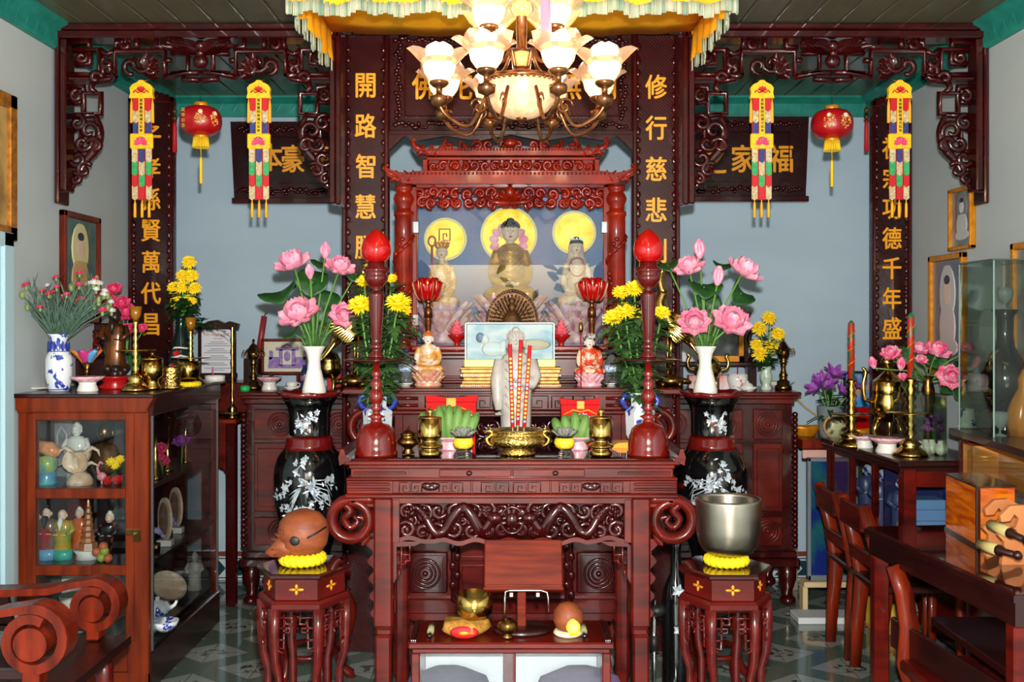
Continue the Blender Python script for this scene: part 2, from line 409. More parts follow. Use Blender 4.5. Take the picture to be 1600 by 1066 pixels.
struct('floor', MB().box(XL-.1, XR+.1, YF, YB+.1, -.1, 0, .001), fm)
struct('wall_back', MB().box(XL-.1, XR+.1, YB, YB+.1, 0, ZC, .001), WALL)
struct('wall_left', MB().box(XL-.1, XL, YF, YB, 0, ZC, .001), WALL_S)
struct('wall_right', MB().box(XR, XR+.1, YF, YB, 0, ZC, .001), WALL_S)
fw = MB()                                                    # the street wall behind the camera, with its wide doorway
fw.box(XL-.1, -1.55, YF-.1, YF, 0, ZC, .001).box(1.55, XR+.1, YF-.1, YF, 0, ZC, .001).box(-1.55, 1.55, YF-.1, YF, 2.34, ZC, .001)
struct('wall_front', fw, WALL_S)
c = MB(); pw = .153; x = XL
c.box(XL-.1, XR+.1, YF, YB, ZC+.012, ZC+.1, .001)
k = 0
while x < XR:
    c.box(x+.004, min(x+pw-.004, XR), YF, YB, ZC, ZC+.014, .003); x += pw
struct('ceiling', c, CEIL)
def cornice(name, axis, pos, a0, a1, sgn):
    prof = [(0, -.118), (.022, -.118), (.03, -.1), (.03, -.04), (.06, -.024), (.085, -.012), (.085, 0), (0, 0)]
    m = MB()
    if axis == 'y': m.prism([(pos+sgn*a, ZC+b) for a, b in prof], a0, a1)
    else: m.prism([(pos+sgn*a, ZC+b) for a, b in prof], a0, a1, plane='yz')
    t = a0+.05                                              # the row of leaves moulded along it
    while t < a1-.05:
        if axis == 'y': m.petal((pos+sgn*.032, t, ZC-.098), (0, .62, 1), (sgn, 0, 0), .075, .05, cup=-.5, nu=4)
        else: m.petal((t, pos+sgn*.032, ZC-.098), (.62, 0, 1), (0, sgn, 0), .075, .05, cup=-.5, nu=4)
        t += .09
    struct(name, m, TEAL)
cornice('trim_1', 'y', XL, YF, YB, 1); cornice('trim_2', 'y', XR, YF, YB, -1); cornice('trim_3', 'x', YB, XL, XR, -1)
TILEB = mat('white skirting tile', (196, 204, 202), rough=.2); TILEK = mat('dark teal tile pattern', (26, 62, 72), rough=.2); BRW = mat('brown skirting strip', (116, 58, 34), rough=.4)
def skirt(name, horiz, pos, a0, a1, sgn):
    m = MB()
    f = (lambda p, q, y0, y1, z0, z1, mi: m.box(p, q, y0, y1, z0, z1, .002, mi)) if horiz else (lambda p, q, y0, y1, z0, z1, mi: m.box(y0, y1, p, q, z0, z1, .002, mi))
    f(a0, a1, pos, pos+sgn*.012, 0, .15, 0); f(a0, a1, pos, pos+sgn*.016, .15, .178, 1); f(a0, a1, pos, pos+sgn*.0135, .012, .02, 2); f(a0, a1, pos, pos+sgn*.0135, .132, .14, 2)
    t = a0
    while t < a1-.14:
        q = [(t, .03), (t+.06, .03), (t+.1, .075), (t+.06, .122), (t, .122), (t+.04, .075)]
        m.prism(q, pos+sgn*.0135, pos+sgn*.011, 2, plane='xz' if horiz else 'yz'); t += .135
    struct(name, m, [TILEB, BRW, TILEK])
skirt('baseboard_back', True, YB, XL, XR, -1); skirt('baseboard_left', False, XL, 4.3, YB, 1); skirt('baseboard_right', False, XR, YF, YB, -1)
# pale blue door in the side wall
dm = MB(); DOORC = mat('pale blue door paint', (176, 206, 214), rough=.5)
dm.box(XL, XL+.03, 3.2, 4.2, 0, 1.96, .004); dm.box(XL, XL+.045, 4.13, 4.21, 0, 1.98, .004); dm.box(XL, XL+.045, 3.2, 4.21, 1.92, 1.98, .004)
for z0 in (.2, 1.0): dm.box(XL+.028, XL+.04, 3.35, 4.05, z0, z0+.65, .006)
d1 = struct('door_1', dm, DOORC)
# the sunlit yard outside the doorway, which the glass in the room mirrors
struct('ground_outside', MB().box(-9, 9, -14, YF-.1, -.12, -.02, .001), mat('pale yard paving', (190, 184, 170), rough=.8))
yd = MB(); R = random.Random(4)
for i in range(420):
    a = R.uniform(-5, 5); z = R.uniform(.1, 3.2); y = -8+R.uniform(-1.2, 1.2)
    if abs(a+1.1) < .8 and z > 1.3: continue
    yd.petal((a, y, z), (R.uniform(-1, 1), R.uniform(-1, 1), R.uniform(-.6, .8)), (0, 1, .4), R.uniform(.25, .5), R.uniform(.12, .28), nu=2, nv=2)
o = yd.build('outside_foliage', mat('sunlit yard leaves', (112, 150, 62), (66, 110, 46), (3, 3, 3), rough=.6)); o['kind'] = 'structure'
fe = MB()  # unseen steel fence in the yard, added for the glass to mirror
for i in range(9): fe.box(-3.2+i*.8-.03, -3.2+i*.8+.03, -5.03, -4.97, 0, 1.9, .005)
fe.box(-3.3, 3.3, -5.02, -4.98, 1.78, 1.84, .004).box(-3.3, 3.3, -5.02, -4.98, 1.2, 1.24, .004)
o = fe.build('added_yard_fence', mat('white painted steel', (220, 220, 216), rough=.5)); o['kind'] = 'structure'
# bars of the folding door leaves, standing open in the doorway
db = MB()
for x0 in (-1.52, 1.32):
    db.box(x0, x0+.2, YF-.05, YF-.02, 0, 2.3, .004)
o = db.build('door_2', mat('grey steel door leaf', (120, 126, 126), rough=.4, metal=.3)); o['kind'] = 'structure'
# ------------------------------------------------------------ carved arch lattices, couplets, name boards
def poly_px(mb, pts, d, r, seg=6, mi=0, closed=False, f=lambda p: p):
    mb.tube([tuple(P(f(a), b, d)) for a, b in pts], r*1.2, seg, mi, closed, up=(0, 1, 0), flat=1.5)
FRETS = [([(115, 78), (156, 78), (156, 117), (112, 117)], 0), ([(118, 100), (142, 100), (142, 84), (122, 84)], 0), ([(157, 78), (168, 86), (180, 80)], 0),
    ([(180, 118), (180, 80), (258, 80), (258, 121)], 0), ([(112, 68), (140, 66), (140, 76)], 0), ([(182, 76), (182, 66), (206, 66)], 0), ([(214, 62), (214, 76)], 0), ([(245, 62), (245, 74), (262, 74)], 0),
    ([(258, 121), (290, 114), (312, 114)], 0), ([(268, 84), (294, 84), (294, 112), (268, 116)], 0), ([(285, 124), (312, 126)], 0), ([(258, 95), (268, 95)], 0), ([(160, 117), (182, 119), (172, 124), (146, 128)], 0),
    ([(131, 146), (158, 146), (158, 178), (131, 178)], 1), ([(112, 136), (131, 136), (131, 146)], 0), ([(112, 182), (150, 180)], 0), ([(112, 160), (131, 160)], 0), ([(112, 205), (128, 200), (126, 235), (112, 238)], 0),
    ([(146, 128), (142, 138), (150, 146)], 0), ([(112, 258), (135, 258)], 0)]
def lattice(name, label, mp, hand):
    t = thing(name, label, 'arch screen', tuple(P(mp(314), 42, 4.7)), 'carved arch screens')
    d0, d1 = 4.64, 4.76
    fr = MB()
    def bx(a, b, y0, y1, e=0, c=.006):
        fr.box(X(mp(a), 4.7), X(mp(b), 4.7), d0-e, d1+e, Z(y1, 4.7), Z(y0, 4.7), c)
    bx(93, 535, 42, 52, .012); bx(95, 533, 52, 64)
    bx(93, 100, 52, 320); bx(100, 110, 64, 300, -.01); bx(517, 527, 64, 320, -.01); bx(527, 536, 50, 322)
    bx(110, 150, 122, 128, -.03); bx(472, 518, 122, 128, -.03)
    fr.build('screen_frame', W_DARK, t, w=True)
    op = MB(); sym = lambda f: (lambda p: mp(627-f(p)))
    for pts, cl in FRETS:
        poly_px(op, pts, 4.7, .0125, 6, 0, bool(cl), mp); poly_px(op, pts, 4.7, .0125, 6, 0, bool(cl), lambda p: mp(627-p))
    op.build('fretwork', W_DARK, t, w=True)
    cv = MB(); R = random.Random(5)
    def cu(a, b, R_, r, a0, tn, h):
        for q in (0, 1):
            pa = mp(a) if not q else mp(627-a); s = (1 if not q else -1)*hand
            curl(cv, X(pa, 4.68), Z(b, 4.68), 4.68, R_, r, a0 if s > 0 else pi-a0, tn, h*s)
    for a, b, R_, a0, tn, h in ((225, 100, .05, 2.5, 1.2, 1), (205, 104, .04, 5, 1, -1), (238, 108, .04, 1, 1.1, 1), (275, 72, .03, 0, 1.2, 1), (128, 90, .028, 1, 1.2, -1), (197, 70, .026, 2, 1, 1),
            (120, 150, .03, 1.4, 1.2, 1), (122, 192, .04, 2, 1.2, -1), (140, 205, .05, 5.5, 1.1, 1), (130, 224, .045, .5, 1, -1), (148, 228, .04, 2.8, 1.1, -1), (122, 248, .04, 3.4, 1, 1), (132, 266, .04, .6, 1.1, 1), (118, 280, .03, 2, 1, -1), (168, 98, .03, 2, 1, 1), (150, 122, .03, 0, 1, 1), (168, 110, .025, 4, 1, -1)):
        cu(a, b, R_, .013, a0, tn, h)
    for q in (0, 1):
        g = mp if not q else (lambda p: mp(627-p))
        tail = [(150, 182), (156, 205), (150, 232), (134, 252), (126, 268), (112, 296)]
        cv.tube([tuple(P(g(a), b, 4.69)) for a, b in tail], [.012, .02, .024, .018, .022, .006], 7, sm=4)
        for k in range(5):                                  # fanned leaves of the corner flowers and the bat wings
            an = -.4+k*.45; c = P(g(226), 112, 4.675)
            cv.petal(c, (cos(an)*(1 if (g(300) > g(200)) else -1), -.12, sin(an)), (0, -1, 0), .085, .045, cup=.5)
            c = P(g(318), 84, 4.675); cv.petal(c, ((1 if (g(300) < g(200)) else -1)*1.0, -.1, .15+k*.13), (0, -1, 0), .19-.02*k, .05, cup=.5, curl=.2)
    for b, r in ((72, .035), (96, .042), (84, .03)): cv.ell(tuple(P(mp(313.5), b, 4.68)), (r*.9, .03, r*.8), 10, 7)
    cv.build('carved_leaves', W_DARK, t, w=True)
    return t
lattice('arch_screen', 'dark red carved arch screen with hanging banners beside the wall holding the gilt frame', lambda p: p, 1)
lattice('arch_screen', 'dark red carved arch screen above the singing bowl and red candles', lambda p: 1537-(p-93)*1.07, -1)

def couplet(label, x0, x1, d, z0, z1, chars, py0, py1, m=W_FRET, size=.115, crest=False, group=None, carve_seed=3):
    cxm = (x0+x1)/2
    t = thing('couplet_board', label, 'inscribed board', (cxm, d+.02, z0), group)
    MB().box(x0, x1, d, d+.04, z0, z1, .004).build('board', m, t, w=True)
    e = MB(); rw = .022
    for a in (x0, x1-rw): e.box(a, a+rw, d-.016, d+.002, z0, z1, .006)
    for a in (x0+rw, x1-rw-.008): e.box(a, a+.008, d-.008, d+.001, z0, z1, .003)
    e.box(x0, x1, d-.016, d+.002, z1-.03, z1, .006)
    R = random.Random(carve_seed); zz = z0+.05
    while zz < z1-.05:                                     # leaf carving down the margins
        for a in (x0+rw+.006, x1-rw-.006): e.ell((a, d-.004, zz), (.014, .01, R.uniform(.012, .026)), 7, 5)
        zz += R.uniform(.04, .07)
    if crest:
        for k in range(7): e.ell((cxm+(k-3)*.028, d, z1+.012-abs(k-3)*.008), (.022, .016, .03), 8, 6)
    e.build('carved_border', W_DARK, t, w=True)
    g = MB()
    n = len(chars)
    for i, ch in enumerate(chars):
        if ch == ' ': continue
        py = py0+(py1-py0)*i/max(1, n-1)
        write(g, ch, (cxm, d-.003, Z(py, d)), size, off=.018, ext=.004, sx=.86)
    g.build('lettering', GOLD_TXT, t, w=True)
    return t
D0 = 4.84
couplet('tall red couplet board with gold characters beside the shrine, towards the wooden fish', X(535, D0), X(608, D0), D0, 0, Z(47, D0), '開路智慧勝', 134, 386)
couplet('tall red couplet board with gold characters beside the shrine, towards the singing bowl', X(988, D0), X(1062, D0), D0, 0, Z(47, D0), '修行慈悲利', 136, 392, carve_seed=8)
DB = 5.5
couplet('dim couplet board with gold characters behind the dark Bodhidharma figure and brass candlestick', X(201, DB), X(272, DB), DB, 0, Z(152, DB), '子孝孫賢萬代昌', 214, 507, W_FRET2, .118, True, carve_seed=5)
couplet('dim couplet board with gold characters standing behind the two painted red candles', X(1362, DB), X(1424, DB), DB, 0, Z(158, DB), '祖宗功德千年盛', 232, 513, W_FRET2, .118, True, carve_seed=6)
# the great name panel over the shrine
t = thing('name_board', 'wide carved red name panel with large gold characters behind the chandelier', 'inscribed board', (0, D0+.02, Z(210, D0)))
x0, x1 = X(608, D0), X(988, D0)
MB().box(x0, x1, D0+.012, D0+.04, Z(208, D0), Z(48, D0), .003).build('board', W_FRET, t, w=True)
e = MB(); a0, a1 = X(634, D0), X(966, D0)
e.box(x0, x1, D0-.012, D0+.013, Z(56, D0), Z(46, D0)).box(x0, x1, D0-.016, D0+.013, Z(212, D0), Z(204, D0))
for b0, b1 in ((a0-.008, a0), (a1, a1+.008)): e.box(b0, b1, D0-.004, D0+.013, Z(183, D0), Z(72, D0), .002)
e.box(a0, a1, D0-.004, D0+.013, Z(74.5, D0), Z(72, D0), .002).box(a0, a1, D0-.004, D0+.013, Z(183, D0), Z(180.5, D0), .002)
R = random.Random(11)
for k in range(70):
    u = k/69; xx = x0+.03+u*(x1-x0-.06)
    for pz, sg in ((195, 1), (63, 1)): e.ell((xx, D0+.004, Z(pz+R.uniform(-4, 4), D0)), (R.uniform(.01, .02), .012, R.uniform(.008, .014)), 6, 5)
for k in range(24):
    for xx in (x0+.045, x1-.045): e.ell((xx+R.uniform(-.014, .014), D0+.004, Z(70+k*5, D0)), (.012, .012, .012), 6, 5)
out = [(608, 236), (632, 213), (652, 221), (696, 213), (747, 221), (798, 211), (849, 221), (900, 213), (944, 221), (964, 213), (988, 236)]
e.prism([(X(a, D0), Z(b, D0)) for a, b in [(608, 206), (988, 206)]+out[::-1]], D0-.014, D0+.02)
e.build('carved_border', W_DARK, t, w=True)
g = MB()
for i, ch in enumerate('佛陀彌阿無南'): write(g, ch, (X(663+i*56.6, D0), D0+.008, Z(133, D0)), .135, off=.018, ext=.005, sx=.86)
g.build('lettering', GOLD_TXT, t, w=True)
def name_board(label, px0, px1, chars, top, bot, slope):
    d = 6.1
    t = thing('name_board', label, 'inscribed board', (X((px0+px1)/2, d), d, Z(bot, d)))
    q = [(X(px0, d), Z(top, d)), (X(px1, d), Z(top, d)), (X(px1-slope, d), Z(bot-8, d)), (X(px0+slope, d), Z(bot-8, d))]
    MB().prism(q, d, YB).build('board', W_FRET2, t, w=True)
    e = MB()
    e.box(X(px0+slope-2, d), X(px1-slope+3, d), d-.03, d+.03, Z(bot, d), Z(bot-9, d))
    i0, i1, j0, j1 = X(px0+30, d), X(px1-30, d), Z(top+26, d), Z(bot-34, d)
    for b in ((i0, i1, j0, j0+.01), (i0, i1, j1-.01, j1), (i0, i0+.01, j1, j0), (i1-.01, i1, j1, j0)): e.box(b[0], b[1], d-.006, d+.004, b[2], b[3], .002)
    R = random.Random(3)
    for k in range(46):
        xx = X(px0+14+(px1-px0-28)*k/45, d)
        for py in (top+13, bot-20): e.ell((xx, d, Z(py+R.uniform(-4, 4), d)), (R.uniform(.012, .022), .012, R.uniform(.008, .016)), 6, 5)
    e.build('carved_border', W_DARK, t, w=True)
    g = MB()
    for ch, px, py in chars: write(g, ch, (X(px, d), d-.001, Z(py, d)), .165, off=.018, ext=.004, sx=.86)
    g.build('lettering', GOLD_TXT, t, w=True)
name_board('dark name board with gold characters hanging behind the lantern near the yellow marigolds', 360, 545, [('本', 423, 246), ('豪', 458, 248), ('宗', 503, 246)], 190, 319, 6)
name_board('dark name board with gold characters hanging behind the red tassel charm and crane', 1045, 1264, [('福', 1220, 248), ('家', 1161, 248), ('之', 1116, 250)], 182, 316, 5)

# ------------------------------------------------------------ altar tables
def greek(mb, x0, x1, z0, z1, y, n, r=.003, mi=0):
    w_ = (x1-x0)/n; h = z1-z0
    for i in range(n):
        a = x0+i*w_; s = 1 if i % 2 == 0 else -1
        f = lambda u, v: (a+(u if s > 0 else 1-u)*w_*.94, y, z0+v*h)
        mb.tube([f(0, 0), f(0, 1), f(.95, 1), f(.95, .05), f(.35, .05), f(.35, .6), f(.65, .6), f(.65, .35)], r, 4, mi, up=(0, 1, 0))
def spiral_disc(mb, x, y, z, R, mi=0):
    for q in (1, .72, .46): mb.tube([(x+R*q*cos(2*pi*k/24), y, z+R*q*sin(2*pi*k/24)) for k in range(24)], R*.085, 6, mi, closed=True)
    mb.ell((x, y, z), (R*.2, R*.14, R*.2), 10, 7, mi)
def scroll_wing(mb, cx, cz, y, R, hand, r=.02, dep=.05):
    """the ring-shaped scroll that hangs from each end of an altar top"""
    pts = [(cx+hand*R*1.15, cz+R*1.05), (cx+hand*R*.3, cz+R*1.05)]
    for k in range(22):
        a = pi/2+.25+k/21*2*pi*1.02; q = R*(1-.1*k/21)
        pts.append((cx+hand*cos(a)*q, cz+sin(a)*q))
    pts += [(cx+hand*R*.0, cz+R*.45), (cx-hand*R*.35, cz+R*.05), (cx-hand*R*.05, cz-R*.4), (cx+hand*R*.35, cz-R*.1), (cx+hand*R*.1, cz+R*.2)]
    n = len(pts); mb.tube([(a, y, b) for a, b in pts], [r*1.15]*(n-6)+[r*.9, r*.85, r*.8, r*.7, r*.6, r*.4], 8, up=(0, 1, 0), flat=dep/r*.5, sm=3)
    for k in range(4):
        a = -1.0+k*.75; mb.petal((cx+hand*R*1.0, y-.01, cz+R*(.5-.42*k)), (-hand*.8, 0, .6-.5*k), (0, -1, 0), R*.7, R*.35, cup=.5)
# --- front altar table
t = thing('altar_table', 'foremost red carved altar table with dragon frieze under the brass censer', 'altar table', (0, 4.05, 0))
k = 3.75; zz = lambda py: Z(py, k); xx = lambda px: X(px, k)
m = MB(); m.box(-.634, .634, 3.735, 4.36, zz(727), zz(719), .006).box(-.615, .615, 3.75, 4.34, zz(733), zz(726), .004)
for s in (-1, 1): m.prism([(s*.605, zz(719)), (s*.648, zz(727)), (s*.652, zz(714)), (s*.642, zz(701)), (s*.632, zz(702)), (s*.625, zz(712))], 3.735, 4.36)
m.build('table_top', W_REDX, t, w=True)
lab(MB().box(-.622, .622, 3.742, 4.352, zz(719)+.0005, zz(719)+.006, .002).build('glass_sheet', mat('dark glass sheet over red wood', (34, 8, 8), rough=.03, coat=.6), t, w=True), 'mirror-like glass sheet')
m = MB(); m.box(-.61, .61, 3.765, 4.33, zz(748), zz(732), .003).box(-.625, .625, 3.75, 4.34, zz(751), zz(747), .003)
m.box(-.625, .625, 3.757, 4.33, zz(773), zz(751), .004).box(-.63, .63, 3.745, 4.34, zz(779), zz(772), .005)
for s in (-1, 1):
    for j in range(2): m.box(s*.46, s*.62, 3.748, 3.758, zz(767-j*8), zz(763-j*8), .004)
    m.box(s*.4, s*.6, 3.758, 3.766, zz(742), zz(738), .003)
for a, b in ((613, 736), (738, 859), (861, 985)):
    m.box(xx(a), xx(b), 3.751, 3.758, zz(771), zz(752), .002)
m.build('apron', W_REDX, t, w=True)
g = MB()
for a, b in ((624, 660), (686, 724), (752, 796), (802, 846), (874, 910), (938, 974)): greek(g, xx(a), xx(b), zz(769), zz(754), 3.75, 2, .003)
for a in (673, 924):
    g.ell((xx(a)-.014, 3.75, zz(759.5)), (.022, .01, .014)); g.ell((xx(a)+.014, 3.75, zz(759.5)), (.022, .01, .014)); g.ell((xx(a), 3.75, zz(762)), (.03, .011, .013))
g.build('key_pattern', W_DARK, t, w=True)
for a, b in ((686, 799), (801, 914)):
    dr = MB().box(xx(a), xx(b), 3.757, 3.95, zz(746), zz(734), .003).build('drawer', W_REDX, t, w=True)
    MB().ell((xx(733 if a < 700 else 868), 3.755, zz(740)), (.012, .008, .01)).build('finger_hole', W_DARK, dr, w=True)
m = MB(); m.box(-.52, .52, 3.765, 3.8, zz(789), zz(778), .003)
pts = [(612, 856)]+[(612+i*6.5, 850+3.2*cos(i*.78)+3*(1 if 9 < i < 48 else -1)*.5) for i in range(59)]+[(988, 856)]
m.prism([(xx(a), zz(b-7)) for a, b in pts]+[(xx(a), zz(b)) for a, b in pts[::-1]], 3.765, 3.8)
for s in (-1, 1): m.box(s*.456, s*.425, 3.763, 3.8, zz(850), zz(782), .002)
m.box(-.46, .46, 4.28, 4.31, zz(850), zz(780))
m.build('frieze_frame', W_RED, t, w=True)
m = MB(); carve(m, xx(624), xx(974), zz(846), zz(788), 3.782, 14, 2, .0115, 21); carve(m, xx(630), xx(968), zz(842), zz(792), 3.79, 17, 3, .008, 27)
for s in (-1, 1):                                           # the two dragons facing the pearl
    pts = [(s*(.40-.036*i), 3.772-.006*(i % 2), zz(815)+.05*sin(i*1.25+.4)) for i in range(10)]; pts[-1] = (pts[-1][0], pts[-1][1], zz(811))
    m.tube(pts, [.006, .012, .017, .02, .021, .021, .022, .023, .024, .014], 8, sm=5)
    for j in range(34): m.ell((s*(.4-.0095*j), 3.762, zz(815)+.05*sin((.0095*j/.036)*1.25+.4)), (.007, .01, .012), 6, 4)
    hx, hz = pts[-1][0], pts[-1][2]; m.ell((hx-s*.01, 3.765, hz), (.032, .022, .024), 10, 7)
    for j in range(3): m.tube([(hx, 3.765, hz+.01), (hx+s*.03, 3.76, hz+.02+.012*j), (hx+s*.055, 3.765, hz+.03+.012*j)], [.006, .004, .001], 5)
m.tube([(.043*cos(2*pi*i/24), 3.772, zz(815)+.05*sin(2*pi*i/24)) for i in range(24)], .008, 6, closed=True); m.ell((0, 3.77, zz(815)), (.026, .016, .03))
m.build('dragon_carving', W_DARK, t, w=True)
for s in (-1, 1):
    leg = MB(); q = [(.523, .452, 0, .2), (.518, .456, .2, .42), (.515, .452, .42, .45), (.523, .45, .45, zz(778))]
    for a, b, z0, z1 in q: leg.box(s*a, s*b, 3.75, 3.82, z0, z1, .008)
    leg.build('leg', W_RED, t, w=True)
    MB().box(s*.5, s*.445, 4.27, 4.33, 0, zz(778), .008).build('leg', W_RED, t, w=True)
    sp = MB(); pr = [(3.82, zz(845))]+[(4.28, zz(845))]+[(4.28, .35)]
    pr = [(3.82, zz(779)), (4.28, zz(779)), (4.28, .62), (4.2, .66), (4.15, .74), (4.05, .77), (3.95, .74), (3.9, .66), (3.82, .62)]
    sp.prism(pr, s*.5, s*.478, plane='yz'); sp.build('side_apron', W_RED, t, w=True)
    ob = MB(); ob.prism([(s*.518, zz(846))]+[(s*(.545+.012*sin(i*1.05)-.0006*i), zz(848+i*4.6)) for i in range(30)]+[(s*.518, zz(986))], 3.8, 3.815); ob.build('outer_bracket', W_RED, t, w=True)
    wg = MB(); scroll_wing(wg, s*.612, zz(815), 3.79, .075, -s, .02, .06); wg.box(s*.52, s*.6, 3.77, 3.81, zz(796), zz(778), .006); wg.build('scroll_wing', W_RED, t, w=True)
    br = MB()
    fx = lambda u: s*(.45-u)
    br.prism([(fx(0), zz(849)), (fx(.115), zz(849)), (fx(.1), zz(852)), (fx(.08), zz(856)), (fx(.012), zz(857)), (fx(.012), zz(906)), (fx(0), zz(915))], 3.775, 3.795)
    for pts in ([(0, 870), (.062, 870), (.062, 880), (.03, 880)], [(.03, 850), (.03, 892), (.012, 892)], [(.062, 852), (.062, 870)], [(.012, 888), (.045, 884), (.05, 876)], [(.012, 903), (.022, 903), (.022, 893)]):
        br.tube([(fx(a), 3.785, zz(b)) for a, b in pts], .005, 5, up=(0, 1, 0), flat=1.5)
    br.build('corner_bracket', W_RED, t, w=True)
# --- the taller altar behind it
t = thing('high_altar', 'tall red altar cabinet with key pattern band behind the foremost altar table', 'altar table', (0, 4.7, 0))
k = 4.45; zz = lambda py: Z(py, k); xx = lambda px: X(px, k)
m = MB(); m.box(-.545, .545, 4.43, 5.06, zz(612), zz(606), .004).box(-.535, .535, 4.45, 5.05, zz(616), zz(611), .003)
m.box(-.53, .53, 4.462, 5.04, zz(641), zz(615), .003).box(-.54, .54, 4.445, 5.05, zz(648), zz(641), .006)
for s in (-1, 1):
    for j in range(2): m.tube([(s*.525, 4.462, zz(623+j*11)), (s*.42, 4.462, zz(623+j*11))], .008, 6)
m.build('table_top', W_RED, t, w=True)
g = MB()
for a, b in ((664, 735), (740, 798), (801, 858), (862, 930)): greek(g, xx(a), xx(b), zz(638), zz(619), 4.458, 4 if b-a > 60 else 2, .0036)
g.build('key_pattern', BLACK, t, w=True)
b = MB(); b.box(-.53, .53, 4.5, 5.0, zz(945), zz(648), .004).box(-.535, .535, 4.47, 5.02, zz(962), zz(938), .006).box(-.53, .53, 4.48, 5.0, zz(975), zz(960), .005)
b.box(-.53, .53, 4.485, 4.5, zz(722), zz(706), .003)
for s in (-1, 1): b.box(s*.53, s*.49, 4.48, 4.5, zz(940), zz(648), .004)
b.build('body', W_RED, t, w=True)
MB().box(-.34, .34, 4.49, 4.5, zz(707), zz(652), .001).build('shade_backing', mat('dull shade-dark backing wood', (26, 7, 7), rough=.95, spec=.05), t, w=True); cv = MB(); carve(cv, -.33, .33, zz(704), zz(655), 4.488, 12, 2, .0085, 31); carve(cv, -.3, .3, zz(702), zz(657), 4.484, 9, 1, .009, 37); cv.build('carved_panel', W_DARK, t, w=True)  # matt slab added behind the carving; its near-black colour stands in for shade
for s in (-1, 1):
    pn = MB(); pn.box(s*.51, s*.29, 4.478, 4.5, zz(930), zz(865), .006).box(s*.49, s*.31, 4.474, 4.48, zz(925), zz(870), .004); spiral_disc(pn, s*.39, 4.47, zz(899), .065)
    pn.build('door', W_DARK, t, w=True)
    cl = MB(); cl.box(s*.275, s*.235, 4.455, 4.5, zz(944), zz(720), .01)
    for q in range(14): cl.ell((s*.255+.01*(-1)**q, 4.458, zz(930-q*15)), (.018, .014, .026), 7, 5)
    cl.build('carved_pillar', W_DARK, t, w=True)
    wg = MB(); scroll_wing(wg, s*.655, Z(668, 4.5), 4.52, .075, -s, .019, .06); wg.box(s*.53, s*.72, 4.5, 4.54, Z(652, 4.5), Z(638, 4.5)); wg.build('scroll_wing', W_RED, t, w=True)
    sh = MB().box(s*.53, s*.76, 4.46, 4.78, zz(617), zz(608), .005).build('side_shelf', W_RED, t, w=True)
    for y in (4.48, 4.96):
        lg = MB(); lg.loft([(0, .03, .03, 0, 0), (.05, .042, .042, -s*.004, 0), (.1, .03, .03, s*.004, 0), (.2, .034, .034, 0, 0), (zz(970), .05, .05, 0, 0)], 8, (s*.5, y, 0)); lg.build('leg', W_RED, t, w=True)
m = MB(); m.box(-.235, .235, 4.49, 4.5, zz(880), zz(874), .002).box(-.235, .235, 4.49, 4.5, zz(855), zz(850), .002)
for s in (-1, 1): m.box(s*.225, s*.02, 4.487, 4.5, zz(932), zz(888), .004)
m.build('drawer_front', W_RED, t, w=True)
# riser on it that carries the shrine
t2 = thing('shrine_plinth', 'stepped red plinth under the glazed shrine, behind the porcelain Buddhas', 'plinth', (0, 4.95, zz(606)))
m = MB(); zt = Z(548, 4.74); zb = zz(606)
m.box(-.545, .545, 4.66, 5.06, zt-.02, zt, .006).box(-.53, .53, 4.745, 5.05, zt-.04, zt-.02, .004).box(-.5, .5, 4.8, 5.04, zb, zt-.04, .004)
for j in range(3): m.box(-.51, .51, 4.79-.012*j, 5.04, zb+.012*(3-j)-.01, zb+.012*(3-j), .003)
m.build('plinth_body', W_RED, t2, w=True)
# --- side altars against the back wall
def side_altar(label, x0, x1, cols):
    d = 5.65; z1 = Z(612, d); t = thing('side_altar', label, 'altar cabinet', ((x0+x1)/2, 5.9, 0), 'side altars')
    m = MB(); m.box(x0-.04, x1+.04, d-.05, 6.17, z1-.022, z1, .006).box(x0-.025, x1+.025, d-.03, 6.16, z1-.04, z1-.022, .004).box(x0-.01, x1+.01, d-.012, 6.15, z1-.07, z1-.04, .004)
    m.build('table_top', W_RED, t, w=True)
    m = MB(); m.box(x0, x1, d, 6.15, .3, z1-.07, .004)
    m.box(x0-.02, x1+.02, d-.03, 6.16, .27, .31, .006).box(x0-.035, x1+.035, d-.045, 6.17, .22, .27, .008)
    m.build('body', W_DARK, t, w=True)
    for (a, b) in cols:
        for z0, z2, disc in ((z1-.27, z1-.1, 1), (.53, z1-.29, 0), (.34, .5, 1)):
            p = MB(); p.box(a, b, d-.014, d, z0, z2, .006)
            if disc: spiral_disc(p, (a+b)/2, d-.018, (z0+z2)/2, min(.065, (z2-z0)*.4))
            else: p.box(a+.02, b-.02, d-.022, d-.012, z0+.03, z2-.03, .006)
            p.build('door_panel', W_RED, t, w=True)
    for a in (x0-.012, x1+.012):
        q = MB(); n = 26
        for i in range(n): q.ell((a, d-.012, .34+i*(z1-.44)/n), (.018, .018, .017), 8, 5)
        q.build('beaded_column', W_DARK, t, w=True)
    for a in (x0+.03, x1-.03):
        for y in (d+.01, 6.08):
            g = MB(); g.tube([(a, y, .25), (a, y-.015, .16), (a, y+.005, .07), (a, y-.02, .03)], [.055, .05, .03, .038], 8); g.ell((a, y-.02, .032), (.046, .05, .032), 10, 6); g.build('claw_foot', W_DARK, t, w=True)
    return t
side_altar('dark red side altar cabinet behind the wooden fish, carrying the framed banknote print', X(385, 5.65), X(575, 5.65), [(X(398, 5.65), X(478, 5.65)), (X(500, 5.65), X(560, 5.65))])
